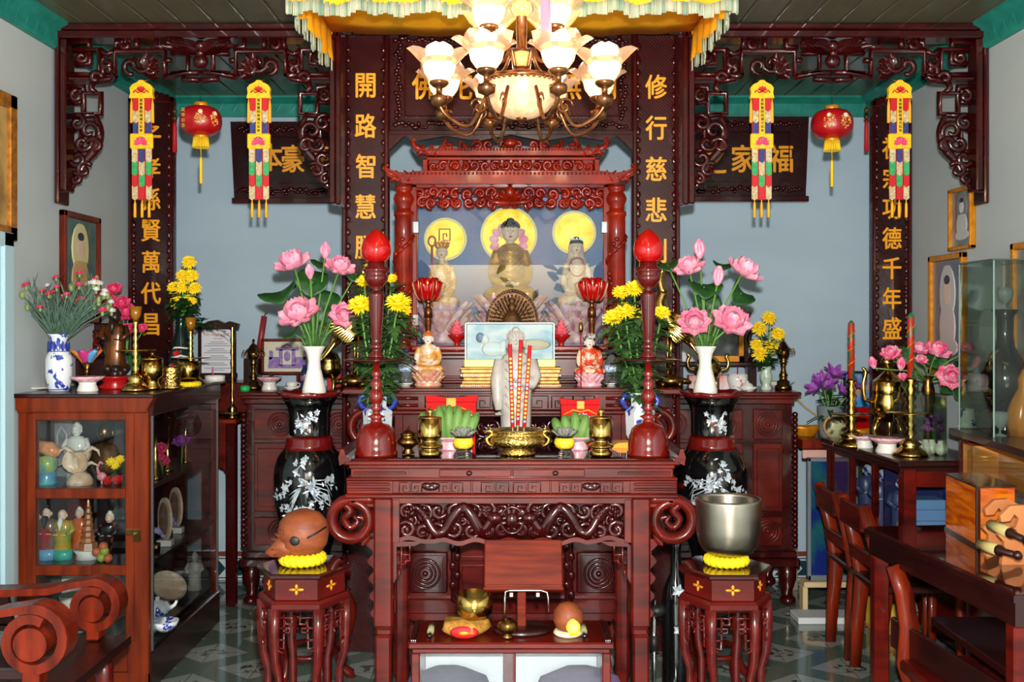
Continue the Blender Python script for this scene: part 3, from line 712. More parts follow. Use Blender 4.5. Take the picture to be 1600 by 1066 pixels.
side_altar('dark red side altar cabinet behind the singing bowl, carrying yellow flowers in a green vase', X(1018, 5.65), X(1238, 5.65), [(X(1028, 5.65), X(1080, 5.65)), (X(1100, 5.65), X(1160, 5.65)), (X(1176, 5.65), X(1222, 5.65))])
# narrow console behind the display cabinet
t = thing('console_table', 'narrow red brown console table behind the glass display cabinet', 'table', (-1.66, 5.85, 0))
zt = Z(655, 5.62)
MB().box(-1.9, -1.555, 5.6, 6.15, zt-.025, zt, .005).build('table_top', W_ORG, t, w=True)
m = MB(); m.prism([(-1.88, zt-.025), (-1.56, zt-.025), (-1.56, zt-.3), (-1.59, zt-.34), (-1.63, zt-.28), (-1.72, zt-.24), (-1.81, zt-.28), (-1.85, zt-.34), (-1.88, zt-.3)], 5.62, 5.64); m.build('apron', W_RED, t, w=True)
for a in (-1.87, -1.585):
    for y in (5.63, 6.1): MB().box(a-.028, a+.028, y-.028, y+.028, 0, zt-.025, .008).build('leg', W_DARK, t, w=True)
MB().box(-1.9, -1.555, 5.84, 6.14, zt, Z(597, 5.9), .005).build('raised_shelf', W_RED, t, w=True)
# ------------------------------------------------------------ the glazed shrine
t = thing('shrine', 'bright red carved shrine with two roofs and glass front holding the Buddha statues', 'shrine', (0, 4.95, Z(548, 4.74)))
k = 4.76; zz = lambda py: Z(py, k); xx = lambda px: X(px, k); zb = Z(548, 4.74); xm = xx(797)
m = MB(); m.box(xx(618), xx(976), 4.75, 5.05, zb, zb+.022, .005); m.build('base', W_SHR, t, w=True)
def roof(px0, px1, pyb, thick, tip, y0, y1, ov):
    m = MB(); pts = []
    n = 24
    for i in range(n+1):
        u = i/n*2-1; px = 797+u*(px1-px0)/2; lift = max(0, abs(u)-.8)/.2
        pts.append((xx(px), zz(pyb)+S(tip, k)*lift**2))
    m.prism(pts+[(a, b+S(thick, k)*(1-.45*max(0, abs(i/n*2-1)-.75)/.25)) for i, (a, b) in reversed(list(enumerate(pts)))], y0, y1)
    for i in range(1, 60):                                  # round tile ends along the eave
        u = i/60*2-1; lift = max(0, abs(u)-.8)/.2
        if abs(u) < .86: m.ell((xx(797+u*(px1-px0)/2), y0-.002, zz(pyb)+S(tip, k)*lift**2+S(thick*.8, k)), (.006, .008, .007), 6, 4)
    for s in (-1, 1):                                       # flame tips on the corners
        bx, bz = xx(797+s*(px1-px0)/2), zz(pyb)+S(tip, k)
        m.tube([(bx-s*.06, y0+.01, bz-.015), (bx-s*.01, y0+.01, bz+.01), (bx+s*.006, y0+.01, bz+.035), (bx-s*.004, y0+.01, bz+.05), (bx-s*.012, y0+.01, bz+.042)], [.012, .016, .011, .008, .005], 6)
        for j in range(3): q = bx-s*(.04+.04*j); m.tube([(q+s*.02, y0+.01, bz-.03), (q, y0+.01, bz-.012), (q-s*.012, y0+.01, bz+.014), (q-s*.002, y0+.01, bz+.022)], [.012, .012, .008, .003], 6)
    return m
roof(606, 988, 290, 20, 14, 4.7, 5.06, 0).build('lower_roof', W_SHR, t, w=True)
m = MB(); m.box(xx(660), xx(937), 4.76, 5.02, zz(271), zz(266)).box(xx(660), xx(937), 4.765, 5.02, zz(250), zz(245), .003).box(xx(660), xx(668), 4.765, 5.0, zz(268), zz(246), .003).box(xx(929), xx(937), 4.765, 5.0, zz(268), zz(246), .003).box(xx(668), xx(929), 4.81, 4.83, zz(267), zz(248))
m.build('upper_tier', W_SHR, t, w=True)
m = MB(); carve(m, xx(670), xx(927), zz(267), zz(249), 4.79, 16, 1, .008, 7); carve(m, xx(676), xx(921), zz(264), zz(252), 4.796, 11, 1, .007, 9); m.build('tier_carving', W_SHR, t, w=True)
roof(648, 949, 244, 11, 10, 4.73, 5.03, 0).build('upper_roof', W_SHR, t, w=True)
m = MB(); carve(m, xx(690), xx(906), zz(232), zz(217), 4.8, 10, 1, .008, 17); m.ell((xm, 4.78, zz(222)), (.035, .02, .025)); m.build('roof_crest', W_SHR, t, w=True)
m = MB(); m.box(xx(640), xx(954), 4.77, 4.81, zz(293), zz(286), .003)
for s in (-1, 1): m.box(xm+s*S(156, k), xm+s*S(146, k), 4.77, 4.81, zz(547), zz(288), .003)
m.build('front_frame', W_SHR, t, w=True)
m = MB(); carve(m, xx(648), xx(946), zz(326), zz(293), 4.777, 16, 2, .0085, 23); carve(m, xx(655), xx(939), zz(322), zz(297), 4.783, 13, 2, .0075, 29)
for s in (-1, 1): m.tube([(xm+s*.13, 4.765, zz(305)), (xm+s*.08, 4.76, zz(316)), (xm+s*.0, 4.758, zz(318))], [.004, .014, .018], 7)
for i in range(6): m.petal((xm, 4.765, zz(312)), (cos(.3+i*.5), -.2, sin(.3+i*.5)), (0, -1, 0), .06, .035, cup=.5)
m.ell((xm, 4.755, zz(300)), (.024, .02, .03)); m.build('front_carving', W_SHR, t, w=True)
for s in (-1, 1):
    cx = xm+s*S(166, k); c = MB(); h = zz(290)-zb
    pr = [(.042, 0), (.044, .02), (.034, .03), (.036, .05), (.046, .08), (.036, .1), (.04, .115), (.046, .13), (.034, .15), (.042, .16)]
    pr += [(.044, .165), (.044, .3), (.046, .305), (.044, .31), (.043, h-.24)]+[(.043, h-.15), (.048, h-.145), (.048, h-.128), (.034, h-.12), (.032, h-.105), (.046, h-.08), (.05, h-.062), (.04, h-.04), (.032, h-.03), (.042, h-.022), (.042, h)]
    c.lathe(pr, 20, (cx, 4.76, zb)); R = random.Random(8)
    for i in range(16):                                     # the dragon and clouds wound about it
        a = i*.62+pi*.9; z = .18+i*(h-.44)/15; pts = [(cx+.045*cos(a+j*.18), 4.76+.045*sin(a+j*.18), zb+z+j*.006) for j in range(6)]
        c.tube(pts, [.004, .008, .01, .01, .008, .003], 5)
        c.ell((cx+.044*cos(-1.6+R.uniform(-1, 1)), 4.76-.044*abs(cos(R.uniform(-1, 1))), zb+z), (.012, .01, .012), 6, 5)
    c.build('column', W_SHR, t, w=True)
    MB().box(cx-.02, cx+.02, 5.02, 5.05, zb, zz(290), .004).build('back_post', W_SHR, t, w=True)
lab(MB().box(xx(649), xx(948), 4.788, 4.792, zb+.022, zz(320), .001).build('glass_door', GLASS, t, w=True), 'clear glass front of the shrine')
hg = MB()
for s in (-1, 1):
    for py in (355, 500): hg.box(xm+s*S(152, k), xm+s*S(143, k), 4.764, 4.77, zz(py+9), zz(py-9), .002)
hg.build('hinge', CHROME, t, w=True)
# painted sky backdrop and side walls inside
BACKD = mat('painted blue and violet backdrop', (84, 108, 156), (158, 138, 160), (3, 3, 2.2), rough=.6, lo=.35, hi=.7, detail=4)
m = MB(); m.box(xx(645), xx(952), 5.04, 5.055, zb, zz(292), .001).box(xx(645), xx(948), 4.81, 5.05, zb+.001, zb+.03, .001); m.build('backdrop', BACKD, t, w=True)
# lotus painted low on the backdrop
# ------------------------------------------------------------ statues
HAIR = mat('black painted hair', (34, 24, 22), rough=.4, bump=.4, bsc=160)
LIP = mat('red painted lips', (176, 60, 56), rough=.4)
ROBE_G = mat('gold robe glaze', (222, 166, 70), (172, 112, 38), (16, 16, 40), rough=.24, metal=.45)
def face(t, c, r, hair=True, skin=SKIN, ush=True, ears=True, tiara=None, eye=INK, lip=LIP, hairm=HAIR):
    """an oval head: nose, ears, lowered eyes, brows, lips; hair in snail curls with its topknot"""
    x, y, z = c
    h = MB(); h.loft([(-1.0*r, .34*r, .34*r, 0, -.1*r), (-.86*r, .56*r, .56*r, 0, -.1*r), (-.55*r, .76*r, .76*r), (-.1*r, .86*r, .86*r), (.35*r, .84*r, .86*r), (.72*r, .62*r, .68*r), (.98*r, .2*r, .24*r)], 16, c)
    h.loft([(-1.7*r, .62*r, .55*r), (-1.2*r, .42*r, .42*r), (-.7*r, .42*r, .42*r)], 12, c)
    h.tube([(x, y-.8*r, z+.22*r), (x, y-.95*r, z-.05*r), (x, y-1.04*r, z-.22*r), (x, y-.86*r, z-.3*r)], [.07*r, .1*r, .15*r, .08*r], 6)
    for s in (-1, 1):
        if ears: h.ell((x+s*.88*r, y, z-.15*r), (.12*r, .2*r, .36*r), 8, 6); h.ell((x+s*.88*r, y-.02*r, z-.5*r), (.09*r, .13*r, .2*r), 8, 6)
        h.ell((x+s*.34*r, y-.72*r, z+.06*r), (.2*r, .14*r, .12*r), 8, 5)
    h.build('head', skin, t, w=True)
    e = MB()
    for s in (-1, 1):
        e.tube([(x+s*(.16+.12*j)*r, y-(.9-.05*j*j)*r, z+(.03-.04*sin(j*pi/3))*r) for j in range(4)], .035*r, 5)
        e.tube([(x+s*(.12+.14*j)*r, y-(.9-.055*j*j)*r, z+(.26+.09*sin(.4+j*.8))*r) for j in range(4)], .03*r, 5)
    e.build('eye_line', eye, t, w=True)
    if lip: MB().ell((x, y-.82*r, z-.52*r), (.2*r, .1*r, .07*r), 8, 5).ell((x, y-.78*r, z-.6*r), (.14*r, .1*r, .06*r), 8, 5).build('lips', lip, t, w=True)
    if hair:
        q = MB(); q.loft([(.3*r, .86*r, .8*r, 0, .12*r), (.45*r, .9*r, .92*r, 0, .05*r), (.75*r, .74*r, .78*r, 0, .05*r), (1.0*r, .44*r, .46*r, 0, .08*r)], 16, c)
        q.ell((x, y+.3*r, z+.1*r), (.86*r, .66*r, .75*r), 12, 8)
        if ush: q.ell((x, y+.1*r, z+1.05*r), (.42*r, .42*r, .34*r), 12, 8)
        for i in range(5):
            zq = (.42+.14*i)*r; rr = .92*r*sqrt(max(.05, 1-(i*.2)**2))
            for j in range(9): a = pi+.2+j*(pi-.4)/8; q.ell((x+rr*cos(a), y+rr*sin(a)*.97+.04*r, z+zq), .085*r, 6, 4)
        q.build('hair', hairm, t, w=True)
def hand(mb, c, side, s_, fwd=(0, -1, 0), mi=0):
    """a palm with four fingers and a thumb, lying in the lap"""
    x, y, z = c; mb.ell(c, (s_*.5, s_*.38, s_*.18), 10, 6, mi)
    for j in range(4):
        o = (j-1.5)*s_*.2; L = s_*(.75, .85, .8, .62)[j]
        mb.tube([(x-side*s_*.3, y+o, z), (x-side*(s_*.3+L*.5), y+o*1.1, z+s_*.12), (x-side*(s_*.3+L), y+o, z+s_*.05)], [s_*.1, s_*.095, s_*.06], 6, mi)
    mb.tube([(x, y-s_*.3, z+s_*.05), (x-side*s_*.3, y-s_*.42, z+s_*.22), (x-side*s_*.5, y-s_*.3, z+s_*.3)], [s_*.11, s_*.1, s_*.06], 6, mi)
def lotus_seat(t, c, R, h, m=PINKP, n=12, name='lotus_seat'):
    q = MB(); q.lathe([(R*.86, 0), (R*.9, h*.12), (R*.7, h*.4), (R*.82, h*.9), (R*.8, h)], 20, c)
    for row in range(3):
        for i in range(n):
            a = 2*pi*(i+.5*row)/n; q.petal((c[0]+R*.72*cos(a), c[1]+R*.72*sin(a), c[2]+h*(.2+.22*row)), (cos(a)*.75, sin(a)*.75, .9), (-cos(a), -sin(a), .6), h*.62, R*.46, cup=.5)
    q.build(name, m, t, w=True)
def seated(name, label, base, hgt, robe, skin=SKIN, group=None, hair=True, seat=None, beads=False, inner=None, hairm=HAIR, hat=None, chest=True, cat='statue', ush=True, collar=None, headr=.13, wx=1.0):
    """a seated figure, legs crossed, hands in the lap"""
    x, y, z = base; t = thing(name, label, cat, base, group); h = hgt
    zs = z+(seat[1]*h if seat else 0)
    if seat: lotus_seat(t, base, h*seat[0], h*seat[1], seat[2])
    H_ = hgt-(seat[1]*h if seat else 0); r = H_*headr
    b = MB()
    b.loft([(0, .40*H_*wx, .26*H_, 0, -.02*H_), (.1*H_, .42*H_*wx, .28*H_, 0, -.03*H_), (.17*H_, .34*H_*wx, .23*H_), (.25*H_, .235*H_*wx, .17*H_, 0, .02*H_), (.4*H_, .22*H_*wx, .15*H_, 0, .02*H_), (.55*H_, .25*H_*wx, .15*H_, 0, .02*H_), (.63*H_, .245*H_*wx, .135*H_, 0, .02*H_), (.69*H_, .15*H_*wx, .1*H_, 0, .02*H_), (.72*H_, .08*H_*wx, .07*H_, 0, .01*H_)], 26, (x, y, zs), fold=.025, fn=11)
    for s in (-1, 1):
        b.tube([(x+s*.215*H_*wx, y, zs+.62*H_), (x+s*.285*H_*wx, y-.02*H_, zs+.42*H_), (x+s*.26*H_*wx, y-.14*H_, zs+.26*H_), (x+s*.08*H_*wx, y-.26*H_, zs+.21*H_)], [.075*H_*wx, .078*H_*wx, .075*H_*wx, .05*H_*wx], 10, sm=3)
        b.ell((x+s*.27*H_*wx, y-.1*H_, zs+.09*H_), (.16*H_*wx, .19*H_, .09*H_), 12, 8)
        b.tube([(x+s*.36*H_*wx, y-.05*H_, zs+.07*H_), (x+s*.15*H_*wx, y-.26*H_, zs+.09*H_), (x-s*.1*H_*wx, y-.27*H_, zs+.1*H_)], [.08*H_, .075*H_, .05*H_], 10)
    for i in range(7):                                       # drapery folds hanging across the chest
        zc = zs+(.63-.055*i)*H_; wd = (.1+.02*i)*H_*wx
        b.tube([(x-wd, y-.1*H_, zc+.05*H_), (x-wd*.5, y-.135*H_-.004*i*H_, zc-.02*H_), (x+.02*H_*wx, y-.14*H_-.004*i*H_, zc-.04*H_), (x+wd*.6, y-.13*H_, zc-.005*H_), (x+wd*1.1, y-.09*H_, zc+.07*H_)], .012*H_, 5)
    b.build('robe', robe, t, w=True)
    if inner:
        MB().prism([(x-.07*H_*wx, zs+.7*H_), (x+.07*H_*wx, zs+.7*H_), (x+.05*H_*wx, zs+.4*H_), (x, zs+.34*H_), (x-.05*H_*wx, zs+.4*H_)], y-.155*H_, y-.05*H_).build('inner_robe', inner, t, w=True)
    q = MB(); hand(q, (x+.07*H_*wx, y-.27*H_, zs+.2*H_), 1, .11*H_); hand(q, (x-.07*H_*wx, y-.29*H_, zs+.21*H_), -1, .11*H_); q.build('hands', skin, t, w=True)
    face(t, (x, y-.01*H_, zs+.86*H_), r, hair, skin, ush, hairm=hairm)
    if hat == 'crown':
        q = MB(); c = (x, y, zs+.86*H_+r*.45)
        q.lathe([(r*.86, 0), (r*.98, r*.25), (r*1.1, r*.4)], 18, c)
        for i in range(9): a = pi+i*pi/8; q.petal((c[0]+r*.95*cos(a), c[1]+r*.95*sin(a), c[2]+r*.2), (cos(a)*.25, sin(a)*.25, 1), (-cos(a), -sin(a), .2), r*.95, r*.6, cup=-.3)
        q.ell((c[0], c[1], c[2]+r*.75), (.3*r, .3*r, .5*r)); q.build('five_leaf_crown', collar or GOLD, t, w=True)
    if hat == 'veil':
        q = MB(); c = (x, y+.02*H_, zs+.86*H_)
        q.loft([(-2.2*r, 1.5*r, .7*r, 0, .5*r), (-1.2*r, 1.15*r, .7*r, 0, .5*r), (0, 1.1*r, .75*r, 0, .5*r), (.7*r, .9*r, .75*r, 0, .35*r), (1.25*r, .4*r, .4*r, 0, .2*r)], 18, c); q.build('veil', robe, t, w=True)
        q = MB()
        for i in range(5): a = pi+.5+i*(pi-1)/4; q.petal((c[0]+r*.8*cos(a), c[1]+r*.85*sin(a), c[2]+r*.6), (cos(a)*.3, -.1, 1), (0, 1, 0), r*.6, r*.4, cup=-.3)
        q.build('tiara', collar or WHITE, t, w=True)
    if beads:
        MB().tube([(x+.11*H_*sin(2*pi*i/18), y-(.125+.03*(1-cos(2*pi*i/18)))*H_+.02*H_, zs+(.56+.13*cos(2*pi*i/18))*H_) for i in range(18)], .012*H_, 5, closed=True).build('bead_necklace', LIP, t, w=True)
    return t
PAINTED = mat('painted white robe', (222, 206, 196), (206, 168, 140), (24, 24, 24), rough=.35)
REDROBE = mat('red and gold painted robe', (196, 62, 30), (226, 150, 70), (40, 40, 40), rough=.3)
GOLDROBE = mat('gold and white painted robe', (216, 150, 62), (236, 214, 190), (30, 30, 30), rough=.3, lo=.45, hi=.6)
HALO = mat('lit golden halo', (255, 176, 30), (255, 226, 96), (16, 16, 16), rough=.4, emit=.62, lo=.3, hi=.75)
RIM = mat('white beaded rim', (240, 228, 190), rough=.4)
zsh = zb+.03
ROSE = mat('pink lotus seat', (206, 120, 140), (226, 190, 196), (30, 30, 30), rough=.35)
seated('buddha_statue', 'largest central Buddha statue in gold robe with black hair inside the shrine', (xx(795)+.008, 4.93, zsh), .61, ROBE_G, seat=(.23, .34, ROSE), headr=.125, wx=.75)
seated('bodhisattva_statue', 'crowned bodhisattva statue in red and gold robe with staff inside the shrine', (X(690, 4.92), 4.94, zsh), .50, GOLDROBE, seat=(.24, .36, ROSE), hat='crown', hair=False, headr=.1, wx=.62)
tt = seated('bodhisattva_statue', 'white veiled goddess statue with bead necklace inside the shrine', (X(901, 4.92), 4.94, zsh), .53, PAINTED, seat=(.24, .34, ROSE), hat='veil', beads=True, headr=.103, wx=.62)
st = MB(); q = X(676, 4.9); st.tube([(q, 4.86, zsh), (q, 4.86, Z(385, 4.9))], .006, 6); st.tube([(q+.018*cos(2*pi*i/12), 4.86, Z(378, 4.9)+.024*sin(2*pi*i/12)) for i in range(12)], .005, 5, closed=True)
tag(st.build('staff', LIP, None, w=True), 'thin red ringed staff held by the crowned bodhisattva inside the shrine', 'staff')
for px, py, r, l in ((795, 368, 43, 'large glowing gold halo behind the central gold-robed Buddha'), (696, 374, 32, 'small glowing gold halo behind the crowned bodhisattva with the staff'), (897, 364, 33, 'small glowing gold halo behind the white veiled goddess statue')):
    c = P(px, py, 5.02); R_ = S(r, 5.02); t = thing('halo', l, 'halo', (c.x, c.y, c.z-R_))
    MB().lathe([(R_*.98, -.008), (R_*.98, .008), (0, .01)], 36, M=Matrix.Translation(c) @ Matrix.Rotation(pi/2, 4, 'X')).build('disc', HALO, t, w=True)
    MB().tube([(c.x+R_*cos(2*pi*i/40), c.y-.01, c.z+R_*sin(2*pi*i/40)) for i in range(40)], .007, 6, closed=True).build('rim', RIM, t, w=True)
    MB().box(c.x-.01, c.x+.01, c.y, 5.045, zsh, c.z, .002).build('stand', GOLD, t, w=True)
    if r > 40:
        q = MB()
        for i in range(9): a = -.3+i*(pi+.6)/8; q.petal((c.x+.05*cos(a), c.y-.03, c.z-.035+.05*sin(a)), (cos(a), -.1, sin(a)), (0, -1, 0), .05, .045)
        q.build('lotus_petals', PINK, t, w=True)
    elif px < 700:
        q = MB(); greek(q, c.x-.03, c.x+.03, c.z-.01, c.z+.05, c.y-.014, 1, .005); q.build('emblem', LIP, t, w=True)
# ------------------------------------------------------------ canopy, chandelier, banners, lanterns
FRINGE = mat('pale green and gold fringe', (192, 190, 160), (112, 142, 124), (60, 60, 3), rough=.7)
t = thing('canopy', 'golden yellow cloth canopy with pale fringe hanging under the ceiling', 'canopy', (0, 4.2, 2.74))
CX0, CX1, CY0, CY1 = -.84, .84, 3.72, 4.62
m = MB(); n = 20
for (i0) in range(n):                                       # the sagging roof cloth
    pass
vs = []; fs = []
for i in range(n+1):
    for j in range(7):
        u, v = i/n, j/6; vs.append((CX0+(CX1-CX0)*u, CY0+(CY1-CY0)*v, 2.955-.018*sin(pi*u)*(.4+v)+.004*sin(u*40)))
for i in range(n):
    for j in range(6): a = i*7+j; fs.append([a, a+1, a+8, a+7])
m.add(vs, fs); m.build('roof_cloth', YEL_C, t, w=True, thick=.006)
def valance(pts, ztop, zbot, amp, name, fr=.045, step=0):
    """a gathered strip along PTS; its fringe hangs from the lower edge"""
    vs, fs, fv, ff = [], [], [], []; n = len(pts); pr = MB()
    for i, (x, y, ox, oy) in enumerate(pts):
        w_ = sin(i*.9)*.012; zb_ = zbot+amp*sin(i*.55)
        for k in range(4): q = k/3; vs.append((x+ox*w_*q, y+oy*w_*q, ztop+(zb_-ztop)*q))
        if i < n-1:
            for k in range(3): a = i*4+k; fs.append([a, a+4, a+5, a+1])
        zq = zb_-fr*(1+.15*sin(i*1.3))
        if i < n-1:
            x2, y2 = pts[i+1][0], pts[i+1][1]
            for k in range(4):
                q = k/4; px, py = x+(x2-x)*q, y+(y2-y)*q
                pr.tube([(px+ox*w_, py+oy*w_, zb_+.006), (px+ox*w_, py+oy*w_, zq)], [.0032, .0026], 4)
    c = MB().add(vs, fs).build(name, YEL_C, t, w=True, thick=.004)
    pr.build('fringe', FRINGE, c, w=True)
N = 84
valance([(CX0+(CX1-CX0)*i/N, CY0, 0, 1) for i in range(N+1)], 2.96, 2.80, .008, 'front_valance')
for s in (-1, 1):
    valance([(s*CX1, CY0+(CY1-CY0)*i/40, s, 0) for i in range(41)], 2.96, 2.815, .014, 'side_valance', .05)
for q in ((CX0, CY0), (CX1, CY0), (CX0, CY1), (CX1, CY1)): MB().tube([(q[0], q[1], 2.94), (q[0], q[1], ZC)], .006, 5).build('hanging_cord', YEL, t, w=True)

SHADE = mat('lit frosted glass shade', (255, 214, 150), (255, 236, 190), (10, 10, 10), rough=.3, emit=.7)
PETAL_G = mat('clear pinkish glass rim', (226, 176, 140), rough=.15, trans=.6, ior=1.3, emit=.12)
ANTB = mat('antique brown brass', (140, 92, 54), (96, 58, 36), (30, 30, 30), rough=.28, metal=.85)
BOWLM = mat('lit ribbed glass bowl', (236, 170, 120), (250, 204, 160), (40, 40, 8), rough=.3, emit=.1)
cc = Vector((X(815, 3.3), 3.3, 0))
t = thing('chandelier', 'brass chandelier with lit glass tulip shades hanging before the name panel', 'chandelier', (cc.x, cc.y, 2.27))
m = MB(); m.lathe([(.006, 2.3), (.02, 2.36), (.12, 2.392), (.128, 2.4), (.12, 2.41), (.05, 2.43), (.022, 2.44), (.022, 2.49), (.03, 2.5), (.018, 2.51), (.018, 2.62), (.026, 2.63), (.014, 2.64), (.014, 2.96), (.06, 2.97), (.07, 3.0)], 24, (cc.x, cc.y, 0)); m.build('stem', ANTB, t, w=True)
for z, r in ((2.475, .034), (2.645, .034)): lab(MB().ell((cc.x, cc.y, z), (r, r, r*1.05), 16, 10).build('glass_ball', mat('orange glass ball', (240, 150, 90), rough=.15, emit=.25), t, w=True), 'orange glass ball')
m = MB(); pr = [(.004, 2.278), (.05, 2.284), (.088, 2.304), (.112, 2.335), (.122, 2.37), (.125, 2.393)]; m.lathe(pr, 32, (cc.x, cc.y, 0)); b = m.build('bowl', BOWLM, t, w=True)
MB().lathe([(.006, 2.262), (.014, 2.272), (.02, 2.282), (.008, 2.29)], 14, (cc.x, cc.y, 0)).build('finial', ANTB, b, w=True)
q = MB()
for i in range(40): a = 2*pi*i/40; q.ell((cc.x+.125*cos(a), cc.y+.125*sin(a), 2.393), .006, 6, 4)
q.build('bead_rim', ANTB, b, w=True)
def chand_arm(a, R_, zc, up):
    dx, dy = cos(a), sin(a); px, py = cc.x+R_*dx, cc.y+R_*dy
    am = MB(); z0 = 2.42 if not up else 2.6
    pts = [(.05, z0), (.11, z0-.05 if not up else z0-.02), (R_*.62, zc-.12), (R_*.85, zc-.11), (R_*.98, zc-.075), (R_, zc-.04)] if not up else [(.03, 2.44), (.05, 2.5), (R_*.55, zc-.09), (R_*.85, zc-.1), (R_, zc-.03)]
    am.tube([(cc.x+r*dx, cc.y+r*dy, z) for r, z in pts], .0065, 7, sm=4)
    if not up: curl(am, 0, 0, 0, .03, .005, 0)
    for i in range(len(am.v)):
        v = am.v[i]
        if not up and abs(v[1]) < .05 and abs(v[0]) < .05: am.v[i] = (cc.x+(.15+v[0])*dx, cc.y+(.15+v[0])*dy+v[1], zc-.06+v[2])
    o = am.build('arm', ANTB, t, w=True)
    MB().lathe([(.004, -.075), (.008, -.07), (.026, -.062), (.028, -.05), (.03, -.04), (.02, -.036), (.01, -.03), (.01, -.012), (.022, -.006), (.032, .004), (.03, .01), (.012, .012)], 18, (px, py, zc)).build('lamp_holder', ANTB, o, w=True)
    MB().lathe([(.014, .006), (.034, .016), (.048, .036), (.054, .06), (.052, .08), (.05, .086)], 20, (px, py, zc)).build('glass_shade', SHADE, o, w=True)
    pg = MB()
    for i in range(5):
        b_ = 2*pi*i/5+a; pg.petal((px+.036*cos(b_), py+.036*sin(b_), zc+.03), (cos(b_)*.42, sin(b_)*.42, 1), (cos(b_), sin(b_), -.4), .105, .1, curl=.75, cup=-.4, nu=7, nv=6, shape=1.3)
    pg.build('shade_petals', PETAL_G, o, w=True)
    lamp('chandelier_bulb', 'POINT', (px, py, zc+.12), 1.2, (1, .78, .5), .03)
for i in range(8): chand_arm(radians(22.5+45*i), .287, 2.365, False)
for i in range(4): chand_arm(radians(45+90*i), .15, 2.545, True)
rb = MB(); rb.tube([P(851, -80, 3.02), P(852, 0, 3.02), P(853, 40, 3.02), P(855, 78, 3.02)], [.012, .016, .018, .014], 8, flat=.4)
o = rb.build('ribbon', mat('pink satin ribbon', (232, 120, 140), rough=.5), None, w=True); tag(o, 'pink satin ribbon hanging beside the chandelier stem', 'ribbon')

BAN_COL = [RED_F, mat('cream brocade', (208, 190, 150), (170, 142, 96), (90, 90, 90), rough=.6), mat('navy brocade', (36, 44, 96), (52, 60, 120), (90, 90, 90), rough=.6), mat('green brocade', (30, 140, 74), (60, 160, 90), (90, 90, 90), rough=.6)]
YEM = mat('yellow embroidered satin', (250, 196, 26), (236, 176, 18), (50, 50, 50), rough=.5)
TASS = mat('orange yellow tassel', (248, 166, 30), rough=.6)
def banner(label, px):
    d = 4.6; k = lambda n: S(n, d); cx = X(px, d); z0 = Z(126, d)
    t = thing('banner', label, 'prayer banner', (cx, d, z0-k(220)), 'embroidered prayer banners'); zz = lambda n: z0-k(n)
    q = [(-17, 20), (-18, 12), (-14, 7), (-6, 3), (-3, 0), (3, 0), (6, 3), (14, 7), (18, 12), (17, 20), (19, 28), (-19, 28)]
    c = MB(); c.prism([(cx+k(a), zz(b)) for a, b in q], d-.012, d+.012)
    c.tube([(cx, d, zz(2)), (cx, 4.65, zz(-4)), (cx, 4.69, zz(-9))], .002, 4); cap = c.build('cap', YEM, t, w=True)
    e = MB()
    for i in range(5): a = .5+i*.53; e.petal((cx, d-.013, zz(17)), (cos(a), -.05, sin(a)*.8), (0, -1, 0), k(8), k(4), cup=.3)
    for s in (-1, 1): e.tube([(cx, d-.014, zz(18)), (cx+s*k(5), d-.014, zz(20)), (cx+s*k(9), d-.014, zz(16)), (cx+s*k(12), d-.014, zz(20))], .0035, 5)
    e.build('embroidery', RED_F, cap, w=True)
    st = MB(); st.box(cx-k(4.5), cx+k(4.5), d-.012, d-.006, zz(84), zz(28), .002); tx = st.build('text_strip', YEM, t, w=True)
    w_ = MB()
    for i, ch in enumerate('南無藥師琉璃光如來'): write(w_, ch, (cx, d-.0125, zz(31.5+i*5.9)), k(4.9), off=.02, ext=.0006)
    w_.build('characters', INK, tx, w=True)
    def ribbons(pos, ys, cols, wd):
        for s, cl in zip(pos, cols):
            for j, ci in enumerate(cl):
                a, b = ys[j], ys[j+1]; r = MB(); x = cx+k(s); h = wd/2
                r.prism([(x-k(h), zz(a)), (x+k(h), zz(a)), (x+k(h), zz(b)), (x, zz(b+3)), (x-k(h), zz(b))], d-.006+.001*j, d-.001+.001*j)
                r.build('ribbon', [BAN_COL[ci]], t, w=True)
    MB().box(cx-k(15), cx+k(15), d+.003, d+.006, zz(84), zz(28), .001).box(cx-k(15), cx+k(15), d+.005, d+.008, zz(186), zz(106), .001).build('backing', RED_F, t, w=True)
    ribbons((-9.5, 9.5), (28, 46, 64, 84), ([0, 1, 2], [0, 1, 2]), 9)
    ribbons((-11, 0, 11), (104, 126, 146, 164, 184), ([1, 3, 0, 1], [2, 1, 3, 0], [1, 3, 0, 1]), 9)
    b = MB(); b.box(cx-k(18), cx+k(18), d-.014, d+.004, zz(107), zz(83), .006); sq = b.build('lotus_panel', YEM, t, w=True)
    l = MB(); l.ell((cx, d-.015, zz(91)), (k(5), .003, k(2.6)), 10, 5)
    for i in range(7): a = -.15+i*.57; l.petal((cx, d-.016, zz(99)), (cos(a), -.05, sin(a)*.75), (0, -1, 0), k(11), k(5), cup=.3, mi=1)
    l.build('lotus_motif', [GREEN2, PINK2], sq, w=True)
    for s in (-1, 1):
        MB().tube([(cx+s*k(16.5), d, zz(28)), (cx+s*k(16.5), d, zz(38)), (cx+s*k(16.5), d, zz(66))], [.002, .007, .008], 6).build('side_tassel', TASS, t, w=True)
    for s in (-11, 0, 11):
        MB().tube([(cx+k(s), d, zz(184)), (cx+k(s), d, zz(190)), (cx+k(s), d, zz(193)), (cx+k(s), d, zz(214))], [.002, .003, .0065, .007], 6).build('tassel', TASS, t, w=True)
banner('embroidered banner over the dim couplet of the wall towards the carnations', 222); banner('embroidered banner hanging before the dark name board near the pink lotuses and red lantern', 405)
banner('embroidered banner hanging before the dark name board above the marigolds in the green vase', 1190); banner('embroidered banner over the dim couplet behind the two tall painted candles', 1405)
